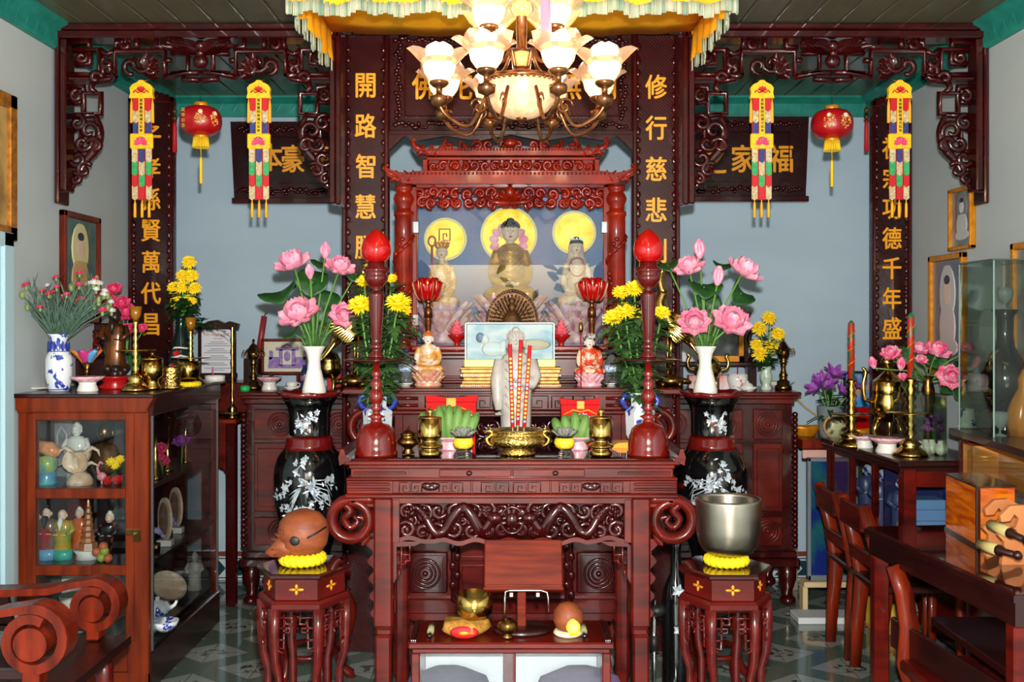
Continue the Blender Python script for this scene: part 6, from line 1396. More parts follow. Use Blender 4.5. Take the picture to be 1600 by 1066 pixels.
# ------------------------------------------------------------ brass cranes standing on turtles
def crane(label, px, hand, headless=False):
    d = 4.62; base = Vector((X(px, d), d, Z(608, 4.45)+.0)); z0 = Z(608, 4.45); t = thing('brass_crane', label, 'crane statue', (base.x, d, z0), 'brass cranes'); k = lambda n: S(n, d)*hand; v = lambda n: S(n, d)
    tu = MB(); tu.ell((k(4), 0, v(9)), (v(20), v(13), v(10)), 16, 10); tu.tube([(k(16), 0, v(9)), (k(26), 0, v(8)), (k(34), 0, v(6))], [v(7), v(5), v(3)], 8); tu.ell((k(-20), 0, v(10)), (v(7), v(5), v(5)), 10, 6)
    for a in (-12, 14):
        for b in (-10, 10): tu.tube([(k(a), v(b), v(8)), (k(a), v(b*1.2), 0)], [v(5), v(4)], 7)
    tu.build('turtle', BRASS_D, t)
    for dx, dy in ((-3, -4), (3, 4)): MB().tube([(k(dx), v(dy), v(17)), (k(dx-1), v(dy), v(55)), (k(dx+1), v(dy*.6), v(85))], [v(2.2), v(2.4), v(5)], 8).build('leg', BRASS, t)
    b = MB(); b.tube([(k(-8), 0, v(150)), (k(-14), 0, v(135)), (k(-12), 0, v(118)), (k(-2), 0, v(102)), (k(12), 0, v(92)), (k(28), 0, v(78)), (k(40), 0, v(60))], [v(7), v(8), v(12), v(18), v(18), v(11), v(4)], 12, sm=3)
    b.tube([(k(-9), 0, v(146)), (k(-14), 0, v(165)), (k(-11), 0, v(180)), (k(-16), 0, v(190)), (k(-23), 0, v(188))], [v(8), v(5.5), v(4.5), v(6), v(4)], 10, sm=3); b.tube([(k(-22), 0, v(188)), (k(-38), 0, v(182))], [v(3), v(.6)], 6); b.build('body', BRASS, t)
    w_ = MB()
    for i in range(11): a = -.35-i*.07; w_.petal((k(4-i*.8), -v(13), v(112-i*2)), (hand*cos(a), -.15, sin(a)), (0, -1, .2), v(52-i*2.2), v(9), cup=.5, nu=4, nv=2); w_.petal((k(4-i*.8), v(13), v(112-i*2)), (hand*cos(a), .15, sin(a)), (0, 1, .2), v(50-i*2), v(9), cup=.5, nu=4, nv=2)
    for i in range(5): w_.petal((k(26), v(-4+2*i), v(80)), (hand*.75, .05*(i-2), -1), (0, -1, .3), v(58), v(9), cup=.4, nu=4, nv=2)
    w_.build('wing_feathers', BRASS, t, thick=.002)
crane('tall brass crane on a turtle before the couplet towards the singing bowl', 1046, 1); crane('brass crane on a turtle mostly hidden by chrysanthemums and the candle stand near the fish', 556, -1)
# ------------------------------------------------------------ things on the side altars
ZA = Z(612, 5.65); d = 5.8
def pagoda_burner(label, px, top, d, zb_):
    t = thing('pagoda_burner', label, 'incense burner', (X(px, d), d, zb_), 'brass pagoda burners'); k = (Z(top, d)-zb_)/85; r_ = S(1, d)
    P_ = [(0, 0), (13, 0), (13, 6), (10, 8), (10, 13), (6, 16), (5, 20), (7, 23), (5, 27), (3, 36), (5, 40), (4, 43), (8, 45), (4, 47), (8, 52), (10, 60), (10, 63)]
    MB().lathe([(r*r_, z*k) for r, z in P_], 22).build('pedestal', BRASS_D, t)
    MB().lathe([(r*r_, z*k) for r, z in [(9, 63), (12, 63.5), (12.5, 65), (8, 70), (4, 76), (1.5, 78), (1.5, 80), (2.5, 83), (0, 86)]], 6, smooth=False).build('roof', BRASS_D, t)
    q = MB()
    for i in range(6): a = i*pi/3; x, y = cos(a)*r_, sin(a)*r_; q.tube([(x*11, y*11, 64*k), (x*16, y*16, 66*k), (x*16.5, y*16.5, 64*k)], .003, 5); q.tube([(x*16+.008*cos(2*pi*j/8), y*16, 60*k+.012*sin(2*pi*j/8)) for j in range(8)], .0025, 5, closed=True)
    q.build('roof_hooks', BRASS_D, t)
pagoda_burner('brass pagoda-shaped burner beside the framed banknote print', 396, 530, d, ZA); pagoda_burner('brass pagoda-shaped burner at the end of the side altar beside the marigolds', 1224, 526, d, ZA)
def obj1(name, label, cat, mb, m, group=None, kind=None): return tag(mb.build(name, m, None, w=True), label, cat, group, kind)
obj1('wooden_block', 'dark wooden stand block behind the brass pagoda burner near the banknote print', 'block', MB().box(X(384, 6), X(407, 6), 5.95, 6.05, ZA, Z(560, 6), .004), W_DKC)
MBc = MB(); MBc.tube([P(403, 560, 6.0), P(413, 494, 6.0)], [.019, .018], 10); o = obj1('red_candle', 'leaning dull red candle behind the brass pagoda burner near the banknote print', 'candle', MBc, mat('dull red wax', (150, 44, 52), rough=.4)); MB().tube([P(413, 494, 6.0)-o.location, P(415, 489, 6.0)-o.location, P(418, 490, 6.0)-o.location], .004, 5).build('wick', GREEN2, o)
t = thing('framed_banknote', 'framed purple banknote print standing on the side altar near the pink lotuses', 'framed picture', (X(448, 5.95), 5.95, ZA)); d = 5.95; z = lambda p: Z(p, d); x = lambda p: X(p, d)
fr = MB(); fr.box(x(408), x(492), d, d+.03, z(534), z(529.5), .003).box(x(408), x(492), d, d+.03, z(585), z(581), .003).box(x(408), x(412), d, d+.03, z(585), z(530), .003).box(x(488), x(492), d, d+.03, z(585), z(530), .003)
for p in (424, 466): fr.box(x(p-2), x(p+2), d-.02, d+.03, ZA, z(582), .003)
fr.build('frame', W_ORG, t, w=True); MB().box(x(411), x(489), d+.012, d+.02, z(582), z(533), .001).build('paper', mat('cream paper', (206, 200, 176), rough=.6), t, w=True)
PUR = mat('purple engraved print', (120, 92, 160), (160, 128, 180), (60, 60, 60), rough=.6); q = MB(); y = d+.0115
for a, b, c, e in ((435, 441, 546, 572), (455, 461, 546, 572), (430, 466, 543, 548), (419, 436, 558, 570), (460, 478, 558, 570), (418, 478, 570, 576), (420, 424, 548, 562), (473, 477, 548, 562), (424, 426, 549, 560)): q.box(x(a), x(b), y-.001, y+.001, z(e), z(c), .0005)
q.ell((x(448), y, z(557)), (S(5, d), .001, S(8, d)), 10, 6); q.tube([(x(435), y, z(546)), (x(448), y, z(538)), (x(461), y, z(546))], .008, 4, flat=.1); q.build('engraving', PUR, t, w=True)
pedestal('pink scalloped offering plate before the framed banknote print', 421, 5.76, ZA, S(19, 5.76), Z(589, 5.76)-ZA, (WHITE, PINKP))
def cup(label, px, d, z, r=.034, m=WHITE, name='tea_cup'):
    t = thing(name, label, 'cup', (X(px, d), d, z)); MB().lathe([(0, 0), (r*.5, 0), (r*.9, r*.5), (r, r*1.1), (r*.95, r*1.1), (r*.8, r*.5), (0, r*.15)], 24).build('body', m, t); MB().tube([(r*.9, 0, r*.95), (r*1.4, 0, r*.8), (r*1.3, 0, r*.4), (r*.8, 0, r*.3)], r*.1, 6).build('handle', m, t)
z_ = saucer('white saucer under the small tea cup before the banknote print', 456, 5.76, ZA, .05); cup('small white tea cup on saucer before the banknote print', 456, 5.76, z_, .034)
bottle('small dark blue drink bottle beside the framed banknote print', 476, 5.78, ZA, Z(570, 5.78)-ZA, .026, BLUE, mat('orange and blue label', (40, 90, 170), (220, 110, 60), (40, 40, 40)), mat('dark blue bottle', (30, 44, 80), rough=.15))
def ding(label, px, d, z, top, r, red=False, ears=True):
    """a squat brass censer on three legs with looped ears and a lid"""
    t = thing('brass_censer', label, 'incense burner', (X(px, d), d, z)); h = Z(top, d)-z
    MB().lathe([(0, h*.3), (r*.6, h*.32), (r*.98, h*.44), (r, h*.55), (r*.85, h*.66), (r*.92, h*.7), (r*.86, h*.74), (r*.7, h*.84), (r*.3, h*.92), (r*.14, h*.95), (r*.2, h*.98), (0, h)], 28).build('pot', BRASS, t)
    for i in range(3): a = -pi/2+.6+i*2*pi/3; MB().tube([(r*.6*cos(a), r*.6*sin(a), h*.36), (r*.85*cos(a), r*.85*sin(a), h*.2), (r*.7*cos(a), r*.7*sin(a), h*.08), (r*.8*cos(a), r*.8*sin(a), 0)], [r*.2, r*.16, r*.12, r*.18], 8).build('leg', BRASS, t)
    if ears:
        for s in (-1, 1): MB().tube([(s*r*.9, 0, h*.55), (s*r*1.35, 0, h*.6), (s*r*1.45, 0, h*.78), (s*r*1.3, 0, h*.92), (s*r*1.5, 0, h*.98)], [r*.1, r*.13, r*.13, r*.12, r*.08], 8, sm=3).build('handle', BRASS, t)
    return t
ding('brass tripod censer behind the white lotus vase near the fish', 515, 5.7, ZA, 543, S(19, 5.7)); ding('brass tripod censer with curled handles behind the white lotus vase near the bowl', 1106, 5.7, ZA, 552, S(22, 5.7))
obj1('red_packet', 'small red packet under the brass censer behind the lotus vase near the fish', 'packet', MB().box(X(512, 5.86), X(536, 5.86), 5.84, 5.88, ZA, Z(583, 5.86), .002), RED_F)
obj1('green_cap', 'small green bottle cap at the edge of the side altar', 'cap', MB().lathe([(.026, 0), (.028, .01), (.026, .03), (0, .032)], 18, (X(383, 5.7), 5.7, ZA)), mat('bright green plastic', (40, 180, 90), rough=.4))
# the other side altar
t = thing('photo_stand', 'dark wooden stand with gold framed dark photograph behind the lotuses near the bowl', 'framed picture', (X(1120, 6.02), 6.02, ZA)); d = 6.02; z = lambda p: Z(p, d); x = lambda p: X(p, d)
m = MB(); m.prism([(x(1050), z(500)), (x(1050), z(492)), (x(1075), z(482)), (x(1095), z(486)), (x(1118), z(478)), (x(1140), z(486)), (x(1160), z(482)), (x(1174), z(488)), (x(1170), z(500))], d-.02, d+.03)
m.box(x(1060), x(1066), d, d+.03, z(575), z(495)).box(x(1163), x(1170), d, d+.03, z(575), z(495)).box(x(1052), x(1182), d-.06, d+.05, z(572), z(565), .006).box(x(1166), x(1180), d-.04, d+.04, ZA, z(570), .004).box(x(1054), x(1066), d-.04, d+.04, ZA, z(570), .004)
m.tube([(x(1172), d, z(566)), (x(1176), d, z(548)), (x(1170), d, z(530)), (x(1175), d, z(515))], .014, 6); m.build('stand', W_DKC, t, w=True)
m = MB(); m.box(x(1112), x(1162), d-.01, d+.005, z(566), z(556), .002).box(x(1154), x(1162), d-.01, d+.005, z(566), z(505), .002).box(x(1066), x(1162), d-.01, d+.005, z(510), z(505), .002); m.build('gilt_frame', GOLD, t, w=True)
MB().box(x(1110), x(1156), d+.006, d+.012, z(558), z(508), .001).build('photograph', mat('dark grey photograph', (40, 46, 48), (120, 124, 120), (9, 9, 9), rough=.3, lo=.5, hi=.7), t, w=True); MB().box(x(1066), x(1104), d+.006, d+.012, z(566), z(508), .001).build('white_card', PAPER, t, w=True)
for px, l in ((1083, 'small red and clear box under the brass censer handle towards the crane'), (1130, 'small red and clear box beside the flowered cup')):
    obj1('small_box', l, 'box', MB().box(X(px-8, 5.82), X(px+8, 5.82), 5.78, 5.86, ZA, Z(586, 5.82), .003), mat('red and white card', (214, 60, 56), (232, 222, 220), (10, 10, 6), rough=.3))
t = thing('flowered_cup', 'white flowered pot holding a red incense stick beside the censer', 'pot', (X(1152, 5.75), 5.75, ZA)); r = S(16, 5.75)
MB().lathe([(0, 0), (r*.7, 0), (r*.75, .01), (r, .06), (r, .095), (r*.94, .095), (r*.9, .05), (0, .04)], 28).build('pot', mat('flower printed porcelain', (232, 226, 222), (206, 110, 120), (26, 26, 26), rough=.2, lo=.58, hi=.63), t); MB().tube([(0, 0, .05), (.002, 0, .14)], .004, 5).build('incense_stub', RED_F, t)
z_ = saucer('white saucer under the domed lid beside the flowered pot', 1168, 5.68, ZA, .062)
obj1('lid', 'white domed porcelain lid on saucer beside the flowered pot', 'lid', MB().lathe([(.036, 0), (.036, .012), (.026, .03), (.006, .038), (.008, .045), (0, .047)], 24, (X(1168, 5.68), 5.68, z_)), WHITE)
saucer('wide white plate behind the pagoda burner near the marigolds', 1218, 6.0, ZA, .09, 'plate')
CELA = mat('pale green celadon', (176, 200, 172), (206, 216, 204), (20, 20, 20), rough=.2); d = 5.78
t = thing('bud_vase', 'small pale green celadon vase holding yellow marigolds', 'vase', (X(1197, d), d, ZA)); MB().lathe([(0, 0)]+pxprof([(8, 611.5), (9, 606), (6, 601), (9, 594), (10, 586), (7, 579), (9, 573), (7, 573), (4, 580), (0, 582)], d, ZA), 8).build('body', CELA, t); vm = (X(1197, d), d, Z(582, d)+.004)
def marigold(label, px, py, d, r, base, seed, group, stem=True):
    c = P(px, py, d); t = thing('marigold', label, 'flower', tuple(base), group); b = Vector(base)
    MB().tube([b, b.lerp(c, .5)+Vector((.004, 0, .01)), c], .004, 5).build('stem', STEM, t, w=True); q = MB(); mum(q, c, S(r, d), (.05, -.8, .6), 26, ball=True, seed=seed); q.build('bloom', YEL_F, t, w=True)
    q = MB(); leafy(q, [b.lerp(c, .2), b.lerp(c, .8)], 8, .08, .04, seed); q.build('leaves', GREEN, t, w=True)
for i, (px, py, r, l) in enumerate(((1202, 496, 13, 'topmost yellow marigold in the celadon vase'), (1187, 513, 14, 'yellow marigold second from the top in the celadon vase'), (1216, 521, 13, 'yellow marigold above the pagoda burner roof'), (1206, 540, 14, 'yellow marigold beside the pagoda burner roof'), (1182, 538, 12, 'yellow marigold towards the framed photograph'), (1188, 553, 14, 'lowest yellow marigold over the celadon vase'))):
    marigold(l, px, py, d-.02*(i % 3), r, vm, i, 'yellow marigolds in the celadon vase')
# ------------------------------------------------------------ on top of the display cabinet
def fig(name, label, c, h, robe, head=SKIN, hairm=None, beard=None, lower=None, group=None, cat='figurine', lean=0, base=None, hat=None):
    """a small standing robed figure"""
    t = thing(name, label, cat, tuple(c), group); b = MB(); b.loft([(0, .17*h, .14*h), (.03*h, .18*h, .15*h), (.3*h, .16*h, .13*h), (.55*h, .17*h, .12*h, lean*.3*h), (.7*h, .18*h, .11*h, lean*.5*h), (.77*h, .1*h, .08*h, lean*.6*h)], 18, fold=.05, fn=7)
    for s in (-1, 1): b.tube([(s*.16*h+lean*.5*h, 0, .72*h), (s*.22*h+lean*.4*h, -.04*h, .58*h), (s*.13*h+lean*.5*h, -.13*h, .5*h)], [.05*h, .055*h, .04*h], 8)
    b.build('robe', robe, t)
    q = MB(); hx = lean*.7*h; q.ell((hx, -.01*h, .87*h), (.085*h, .09*h, .11*h), 14, 10); q.ell((hx, -.1*h, .86*h), (.02*h, .025*h, .025*h), 6, 5)
    for s in (-1, 1): q.ell((hx+s*.085*h, 0, .86*h), (.015*h, .02*h, .035*h), 6, 5); hand(q, (s*.1*h+lean*.5*h, -.15*h, .5*h), s, .06*h)
    q.build('head_and_hands', head, t); e = MB()
    for s in (-1, 1): e.ell((hx+s*.035*h, -.094*h, .885*h), (.014*h, .006*h, .006*h), 6, 4)
    e.ell((hx, -.095*h, .825*h), (.018*h, .006*h, .006*h), 6, 4); e.build('eyes_and_mouth', INK, t)
    if hairm: m = MB(); m.ell((hx, .02*h, .91*h), (.095*h, .09*h, .09*h), 12, 8); m.ell((hx, .01*h, 1.0*h), (.05*h, .05*h, .04*h), 8, 6); m.build(hat or 'hair', hairm, t)
    if beard: MB().tube([(hx, -.08*h, .82*h), (hx, -.13*h, .72*h), (hx, -.14*h, .58*h)], [.05*h, .05*h, .012*h], 8).build('beard', beard, t)
    if lower: MB().loft([(-.0, .19*h, .16*h), (.1*h, .185*h, .155*h), (.2*h, .175*h, .14*h)], 18, fold=.05, fn=7).build('hem', lower, t)
    if base: MB().lathe([(.2*h, 0), (.22*h, .02*h), (.2*h, .05*h), (0, .05*h)], 20).build('base', base, t)
    return t
ZC_ = ct
def cpos(px, d): return (X(px, d), d, ZC_)
d = 4.44; t = thing('flower_vase', 'blue and white porcelain vase of small carnations on the display cabinet', 'vase', cpos(92, d))
MB().lathe([(0, 0)]+pxprof([(15, 611), (16, 607), (20, 588), (20, 562), (17, 553), (12, 547), (11, 535), (14, 526), (17, 522), (15, 522), (10, 535), (0, 540)], d, ZC_), 28).build('body', BLUEW, t); vb3 = Vector((X(92, d), d, Z(540, d)))
q = MB()
for zp in (608, 549): q.tube([(S(17 if zp > 600 else 14, d)*cos(2*pi*i/24), S(17 if zp > 600 else 14, d)*sin(2*pi*i/24), Z(zp, d)-ZC_) for i in range(24)], .0022, 5, closed=True)
for i in range(9): a = -pi+i*pi/8; q.petal((S(15.5, d)*cos(a), S(15.5, d)*sin(a), Z(549, d)-ZC_), (0, 0, 1), (cos(a), sin(a), 0), .045, .02, nu=3, nv=2)
q.build('blue_border', BLUE, t)
R = random.Random(12); g = 'carnations in the blue and white vase'
CARN = [PINK2, mat('white petals', (236, 228, 220), rough=.6), mat('green flower bud', (132, 150, 84), rough=.6), PINK2]
for i in range(50):
    u = R.uniform(-1, 1); px = 92+u*76+R.uniform(-6, 18); py = 418+abs(u)*26+R.uniform(0, 62)*(1-.3*abs(u)); c = P(px+6, py, d+R.uniform(-.12, .16)); r_ = .014+.007*R.random()
    t = thing('carnation', ('small pink carnation', 'small white carnation', 'small green carnation bud', 'small pink carnation')[i % 4]+' in the blue and white vase on the display cabinet', 'flower', tuple(vb3), ('pink ', 'white ', 'green budded ', 'pink ')[i % 4]+g); mid = vb3.lerp(c, .5)+Vector((0, 0, .02))
    m = MB(); m.tube([vb3, mid, c], .0028, 5)
    for j in range(6): f = R.uniform(.15, .9); m.petal(vb3.lerp(c, f)+Vector((0, 0, .015)), Vector((R.uniform(-1, 1), R.uniform(-1, 1), .9))+(c-vb3)*1.5, (0, 0, 1), R.uniform(.06, .12), .008, droop=.15, nu=3, nv=2)
    m.build('stem', mat('blue green stem', (96, 122, 104), (74, 102, 84), (30, 30, 30), rough=.6), t, w=True); q = MB(); k = i % 4
    if k == 2: q.ell(c, (r_*.6, r_*.6, r_), 7, 6)
    else: mum(q, c, r_*1.15, (u*.4, -.5, 1), 16, seed=i); q.ell(c-Vector((0, 0, r_*.7)), (r_*.4, r_*.4, r_*.7), 7, 5, 1)
    q.build('bloom', [CARN[k], CARN[2]], t, w=True)
pedestal('pink edged white offering plate on the display cabinet beside the carnation vase', 137, 4.42, ZC_, S(25, 4.42), Z(588, 4.42)-ZC_, (WHITE, PINKP))
def candlestick(label, px, d, zb_, top, disc, oil=False, foot=22, k=1.0):
    t = thing('candlestick', label, 'candlestick', (X(px, d), d, zb_)); H_ = Z(top, d)-zb_; rf = S(foot, d); pr = [(0, 0), (rf, 0), (rf, .012), (rf*.7, .03), (rf*.5, .045), (rf*.62, .055), (rf*.3, .075)]
    n = 13; pr += [((.008+.007*(i % 2))*k, .085+(H_-.1)*i/n) for i in range(n+1)]+[(.012*k, H_), (0, H_)]
    MB().lathe(pr, 22).build('stem', BRASS, t); zd = Z(disc, d)-zb_; MB().lathe([(.01, zd-.004), (S(30, d), zd), (S(30.5, d), zd+.003), (.01, zd+.004)], 32).build('drip_plate', BRASS, t)
    if oil: MB().lathe([(.012, H_), (.022, H_+.02), (.026, H_+.06), (.0, H_+.06)], 20).build('oil_glass', mat('amber oil glass', (176, 112, 24), rough=.1, trans=.3), t)
    return t
candlestick('brass candlestick with amber oil glass at the front edge of the display cabinet', 212, 4.45, ZC_, 500, 548, True)
candlestick('brass candlestick with amber oil glass behind the lidded brass urn and bowls', 298, 4.95, ZC_, 515, 560, True)
candlestick('slender brass candlestick standing on the narrow console corner before the framed text', 363, 5.66, Z(655, 5.62), 508, 645, False, 12, .8)
d = 4.5; t = thing('brass_urn', 'lidded brass urn on the display cabinet beside the oil candlestick', 'urn', cpos(238, d)); pr = [(0, 0)]+pxprof([(13, 609), (13, 605), (9, 598), (10, 593), (16, 587), (16.5, 562), (15, 559), (3, 557), (3, 553), (1.5, 549), (0, 548)], d, ZC_); MB().lathe(pr[:7], 28).build('body', BRASS, t); MB().lathe(pr[6:], 28).build('lid', BRASS, t)
d = 4.6; tag(MB().lathe([(0, 0)]+pxprof([(18, 607), (18, 604), (14, 602), (15, 598), (15, 578), (16, 573), (14, 573), (0, 590)], d, ZC_), 28, cpos(267, d)).build('brass_pot', BRASS_E, None, w=True), 'embossed brass pot on the display cabinet between urn and brass bowl', 'pot')
d = 4.75; yc = ring_cushion('small yellow ring cushion under the brass bowl on the display cabinet', 294, 0, d, .045, .014, ZC_); tag(MB().lathe([(0, 0), (.03, .002), (.052, .03), (.057, .06), (.055, .1), (.051, .1), (.05, .05), (0, .02)], 28, (X(294, d), d, yc-.005)).build('brass_bowl', BRASS, None, w=True), 'plain brass singing bowl on yellow ring on the display cabinet', 'bowl gong')
d = 4.62; zt_ = ZC_; t = thing('red_plate', 'red lacquer stand plate under the dark robed figure', 'stand', cpos(180, d)); MB().lathe([(.07, 0), (.075, .01), (.05, .03), (.08, .05), (.085, .058), (0, .058)], 28).build('plate', mat('red lacquer bowl', (170, 22, 22)), t)
BZ = mat('brown gold glaze', (120, 66, 26), (44, 24, 14), (14, 14, 14), rough=.2, metal=.4); DKB = mat('dark brown glaze', (40, 24, 18), rough=.3)
t = fig('robed_figurine', 'dark brown robed bearded figurine standing before the deep pink flowers', (X(180, d), d, zt_+.085), Z(478, d)-zt_-.1, BZ, DKB, DKB, DKB)
q = MB(); R = random.Random(3)
for i in range(16): q.ell((R.uniform(-.05, .05), R.uniform(-.04, .04), R.uniform(-.015, .012)), R.uniform(.015, .026), 8, 6)
q.build('rock_base', DKB, t)
d = 4.5; t = thing('petal_lamp', 'small lamp with orange, pink and blue petals on brass stem', 'lamp', cpos(136, d+.12)); d = 4.62; MB().lathe([(.03, 0), (.03, .012), (.01, .025), (.009, .07), (.014, .08), (.009, .09), (.03, .12)], 18).build('stem', BRASS_D, t)
for i, c in enumerate(((230, 130, 60), (210, 60, 130), (90, 160, 214), (230, 130, 60), (210, 60, 130), (90, 160, 214))):
    a = -pi/2+(i-1)*pi/3; m = MB(); m.petal((.02*cos(a), .02*sin(a), .115), (cos(a)*.7, sin(a)*.7, 1), (-cos(a), -sin(a), .4), .08, .055, curl=-.2, cup=.5, nu=6, nv=4); m.build('petal', mat('glazed petal %d %d %d' % c, c, rough=.2), t, thick=.002)
t = thing('carved_chest', 'dark carved wooden chest behind the carnation vase and petal lamp', 'chest', cpos(125, 5.0)); m = MB(); d = 5.0; m.box(X(78, d), X(190, d), 4.9, 5.15, ZC_, Z(560, d), .006).box(X(80, d), X(188, d), 5.12, 5.15, Z(560, d), Z(505, d), .006); m.build('body', W_DKC, t, w=True); m = MB(); carve(m, X(84, d), X(184, d), Z(556, d), Z(512, d), 5.11, 5, 2, .008, 9); m.build('carving', W_RED, t, w=True)
d = 4.95
for px, py, r, l in ((178, 452, 11, 'topmost deep pink flower behind the dark robed figurine'), (170, 468, 10, 'deep pink flower just above the head of the dark figurine'), (190, 474, 12, 'deep pink flower beside the dark figurine towards the couplet'), (198, 489, 15, 'largest deep pink flower beside the oil candlestick'), (200, 515, 11, 'low deep pink flower behind the oil candlestick'), (222, 513, 8, 'smallest deep pink flower behind the oil candlestick')):
    lotus(l, px, py, d, r, (X(196, d), d, ZC_+.03), False, (0, -.7, .8), 'deep pink artificial flowers', PINK2, .003)
q = MB(); R = random.Random(8)
for i in range(22): q.petal((X(196, d), d, ZC_+.02), (R.uniform(-.5, .5), R.uniform(-.5, .2), 1), (0, -1, .2), R.uniform(.12, .22), .06, droop=.2, nu=4)
tag(q.build('leaves', mat('bright green leaf', (60, 130, 50), (40, 100, 40), (20, 20, 20)), None, w=True), 'bright green leaves of the artificial flowers on the display cabinet', 'leaves', kind='stuff')
bottle('small blue water bottle beside the dark robed figurine', 197, 4.85, ZC_, .14, .022)
d = 5.1; t = thing('decorated_bottle', 'dark green bottle with white ribbon and red cloth roses holding yellow flowers', 'bottle', cpos(283, d)); MB().lathe([(0, 0)]+pxprof([(20, 597), (21, 590), (21, 562), (15, 540), (9, 520), (8, 500), (9, 494), (0, 494)], d, ZC_), 24).build('bottle', mat('dark green glass', (12, 34, 30), rough=.08), t)
for a, b in ((-1.9, .09), (-1.2, .09), (-1.6, .15), (-1.1, .03), (-2.0, .03)): q = MB(); mum(q, (.066*cos(a), .066*sin(a), b), .022, (cos(a), sin(a), .2), 12); q.build('cloth_rose', RED_F, t)
q = MB()
for i in range(4): q.tube([(-.05+.01*i, -.06, .05+.04*i), (-.01, -.072, .03+.05*i), (.02, -.07, .06+.04*i), (.055, -.05, .04+.045*i)], .005, 5)
q.build('white_ribbon', WHITE, t); vb4 = (X(283, d), d, Z(500, d))
for i, (px, py, r, l) in enumerate(((295, 409, 13, 'topmost yellow flower in the decorated bottle'), (285, 430, 12, 'yellow flower just under the topmost one in the decorated bottle'), (299, 430, 13, 'yellow flower second from the top on the wall side'), (272, 449, 13, 'yellow flower towards the couplet in the decorated bottle'), (286, 447, 13, 'yellow flower in the middle of the decorated bottle bunch'), (304, 450, 12, 'yellow flower on the wall side of the decorated bottle bunch'), (277, 470, 14, 'lowest large yellow flower in the decorated bottle'), (297, 468, 12, 'lowest yellow flower towards the framed text'))): marigold(l, px, py, d-.02*(i % 3), r, vb4, i, 'yellow flowers in the decorated bottle')
q = MB()
for i in range(9): leafy(q, [Vector(vb4), Vector(vb4)+Vector((.05+.02*i, -.04+.01*i, .03-.012*i))], 5, .09, .02, i)
tag(q.build('fern_leaves', GREEN, None, w=True), 'dark green fern fronds spreading from the decorated bottle', 'leaves', kind='stuff')
d = 5.9; zr = Z(597, 5.9); t = thing('framed_text', 'framed white text sheet with wavy dark wooden top on the console', 'framed text', (X(336, d), d, zr)); z = lambda p: Z(p, d); x = lambda p: X(p, d)
m = MB(); m.prism([(x(308), z(515)), (x(308), z(504)), (x(318), z(507)), (x(327), z(502)), (x(341), z(500)), (x(352), z(505)), (x(360), z(502)), (x(374), z(506)), (x(372), z(515))], d-.02, d+.02); m.box(x(310), x(315), d-.01, d+.02, z(591), z(510), .003).box(x(362), x(368), d-.01, d+.02, z(591), z(510), .003).box(x(308), x(370), d-.01, d+.02, z(591), z(583), .003).box(x(312), x(366), d-.03, d+.05, zr, z(590), .003); m.build('frame', W_DKC, t, w=True)
pp = MB().box(x(314), x(363), d, d+.01, z(584), z(514), .001).build('sheet', PAPER, t, w=True); q = MB(); write(q, 'CỬU HUYỀN THẤT', (x(340), d-.001, z(522)), S(5.5, d), ext=.0005); write(q, 'TỔ NỘI', (x(340), d-.001, z(529)), S(5.5, d), ext=.0005); q.build('red_heading', RED_F, pp, w=True)
q = MB()
for i, n in enumerate((534, 537, 540, 545, 548, 551, 556, 559, 562, 567, 570, 575, 578)): q.box(x(340-11-5*(i % 3)), x(340+11+5*(i % 3)), d-.0015, d+.0005, z(n+.8), z(n), .0002)
q.build('text_lines', mat('grey print', (96, 96, 104)), pp, w=True)
o = MB().lathe([(.05, 0), (.052, .03), (.048, .03), (.045, .008), (0, .008)], 28, (X(336, 5.2), 5.2, ZC_)).build('white_dish', WHITE, None, w=True); tag(o, 'small round white dish at the back of the display cabinet', 'dish'); MB().tube([(-.01, 0, .01), (-.012, 0, .075)], .003, 5).build('pink_stick', PINK2, o)
tag(MB().lathe([(0, 0), (.06, 0), (.11, .012), (.11, .014), (0, .006)], 32, (X(50, 4.55), 4.55, ZC_)).build('plate', WHITE, None, w=True), 'flat white plate lying at the wall end of the display cabinet', 'plate')
# ------------------------------------------------------------ inside the display cabinet
def C(px, d, k): return (X(px, d), d, SH[k])
d = 4.42
t = thing('fish_figurine', 'leaping fish figurine glazed orange, yellow and blue in the cabinet', 'figurine', C(73, d, 0)); RB = mat('rainbow glaze base', (44, 70, 160), (90, 170, 180), (9, 9, 9), rough=.15)
MB().lathe([(.045, 0), (.048, .01), (.04, .03), (.043, .05), (.035, .06)], 20).build('base', RB, t); MB().tube([(-.01, 0, .05), (.005, 0, .09), (0, -.005, .13)], [.04, .045, .038], 12).build('body', mat('yellow green scales', (170, 180, 70), (90, 160, 150), (40, 40, 20), rough=.2), t)
MB().tube([(-.045, 0, .15), (-.02, -.005, .168), (.02, -.01, .158), (.045, -.012, .138), (.05, -.012, .125)], [.012, .03, .034, .026, .01], 12).build('head', mat('orange fish glaze', (214, 120, 64), (230, 170, 120), (30, 30, 30), rough=.2), t)
t = thing('shell_ornament', 'cream seashell ornament with curling horns in the upper cabinet', 'ornament', C(125, d, 0)); b = MB(); b.lathe([(.058, 0), (.056, .02), (.04, .045), (.02, .055), (.016, .07), (.03, .09), (.045, .12), (.05, .145)], 18); b.petal((0, -.03, .06), (-.3, -.2, 1), (0, -1, 0), .1, .08, cup=.5); b.petal((.01, -.03, .06), (.4, -.2, 1), (0, -1, 0), .09, .07, cup=.5); b.build('shell_body', CREAM, t)
for s in (-1, 1): MB().tube([(s*.03, -.01, .14), (s*.06, -.01, .165), (s*.085, -.01, .15), (s*.092, -.01, .125)], [.014, .01, .007, .002], 7).build('horn', CREAM, t); MB().tube([(s*.02, -.02, .08), (s*.06, -.02, .1), (s*.09, -.02, .085)], [.012, .008, .002], 6).build('horn', CREAM, t)
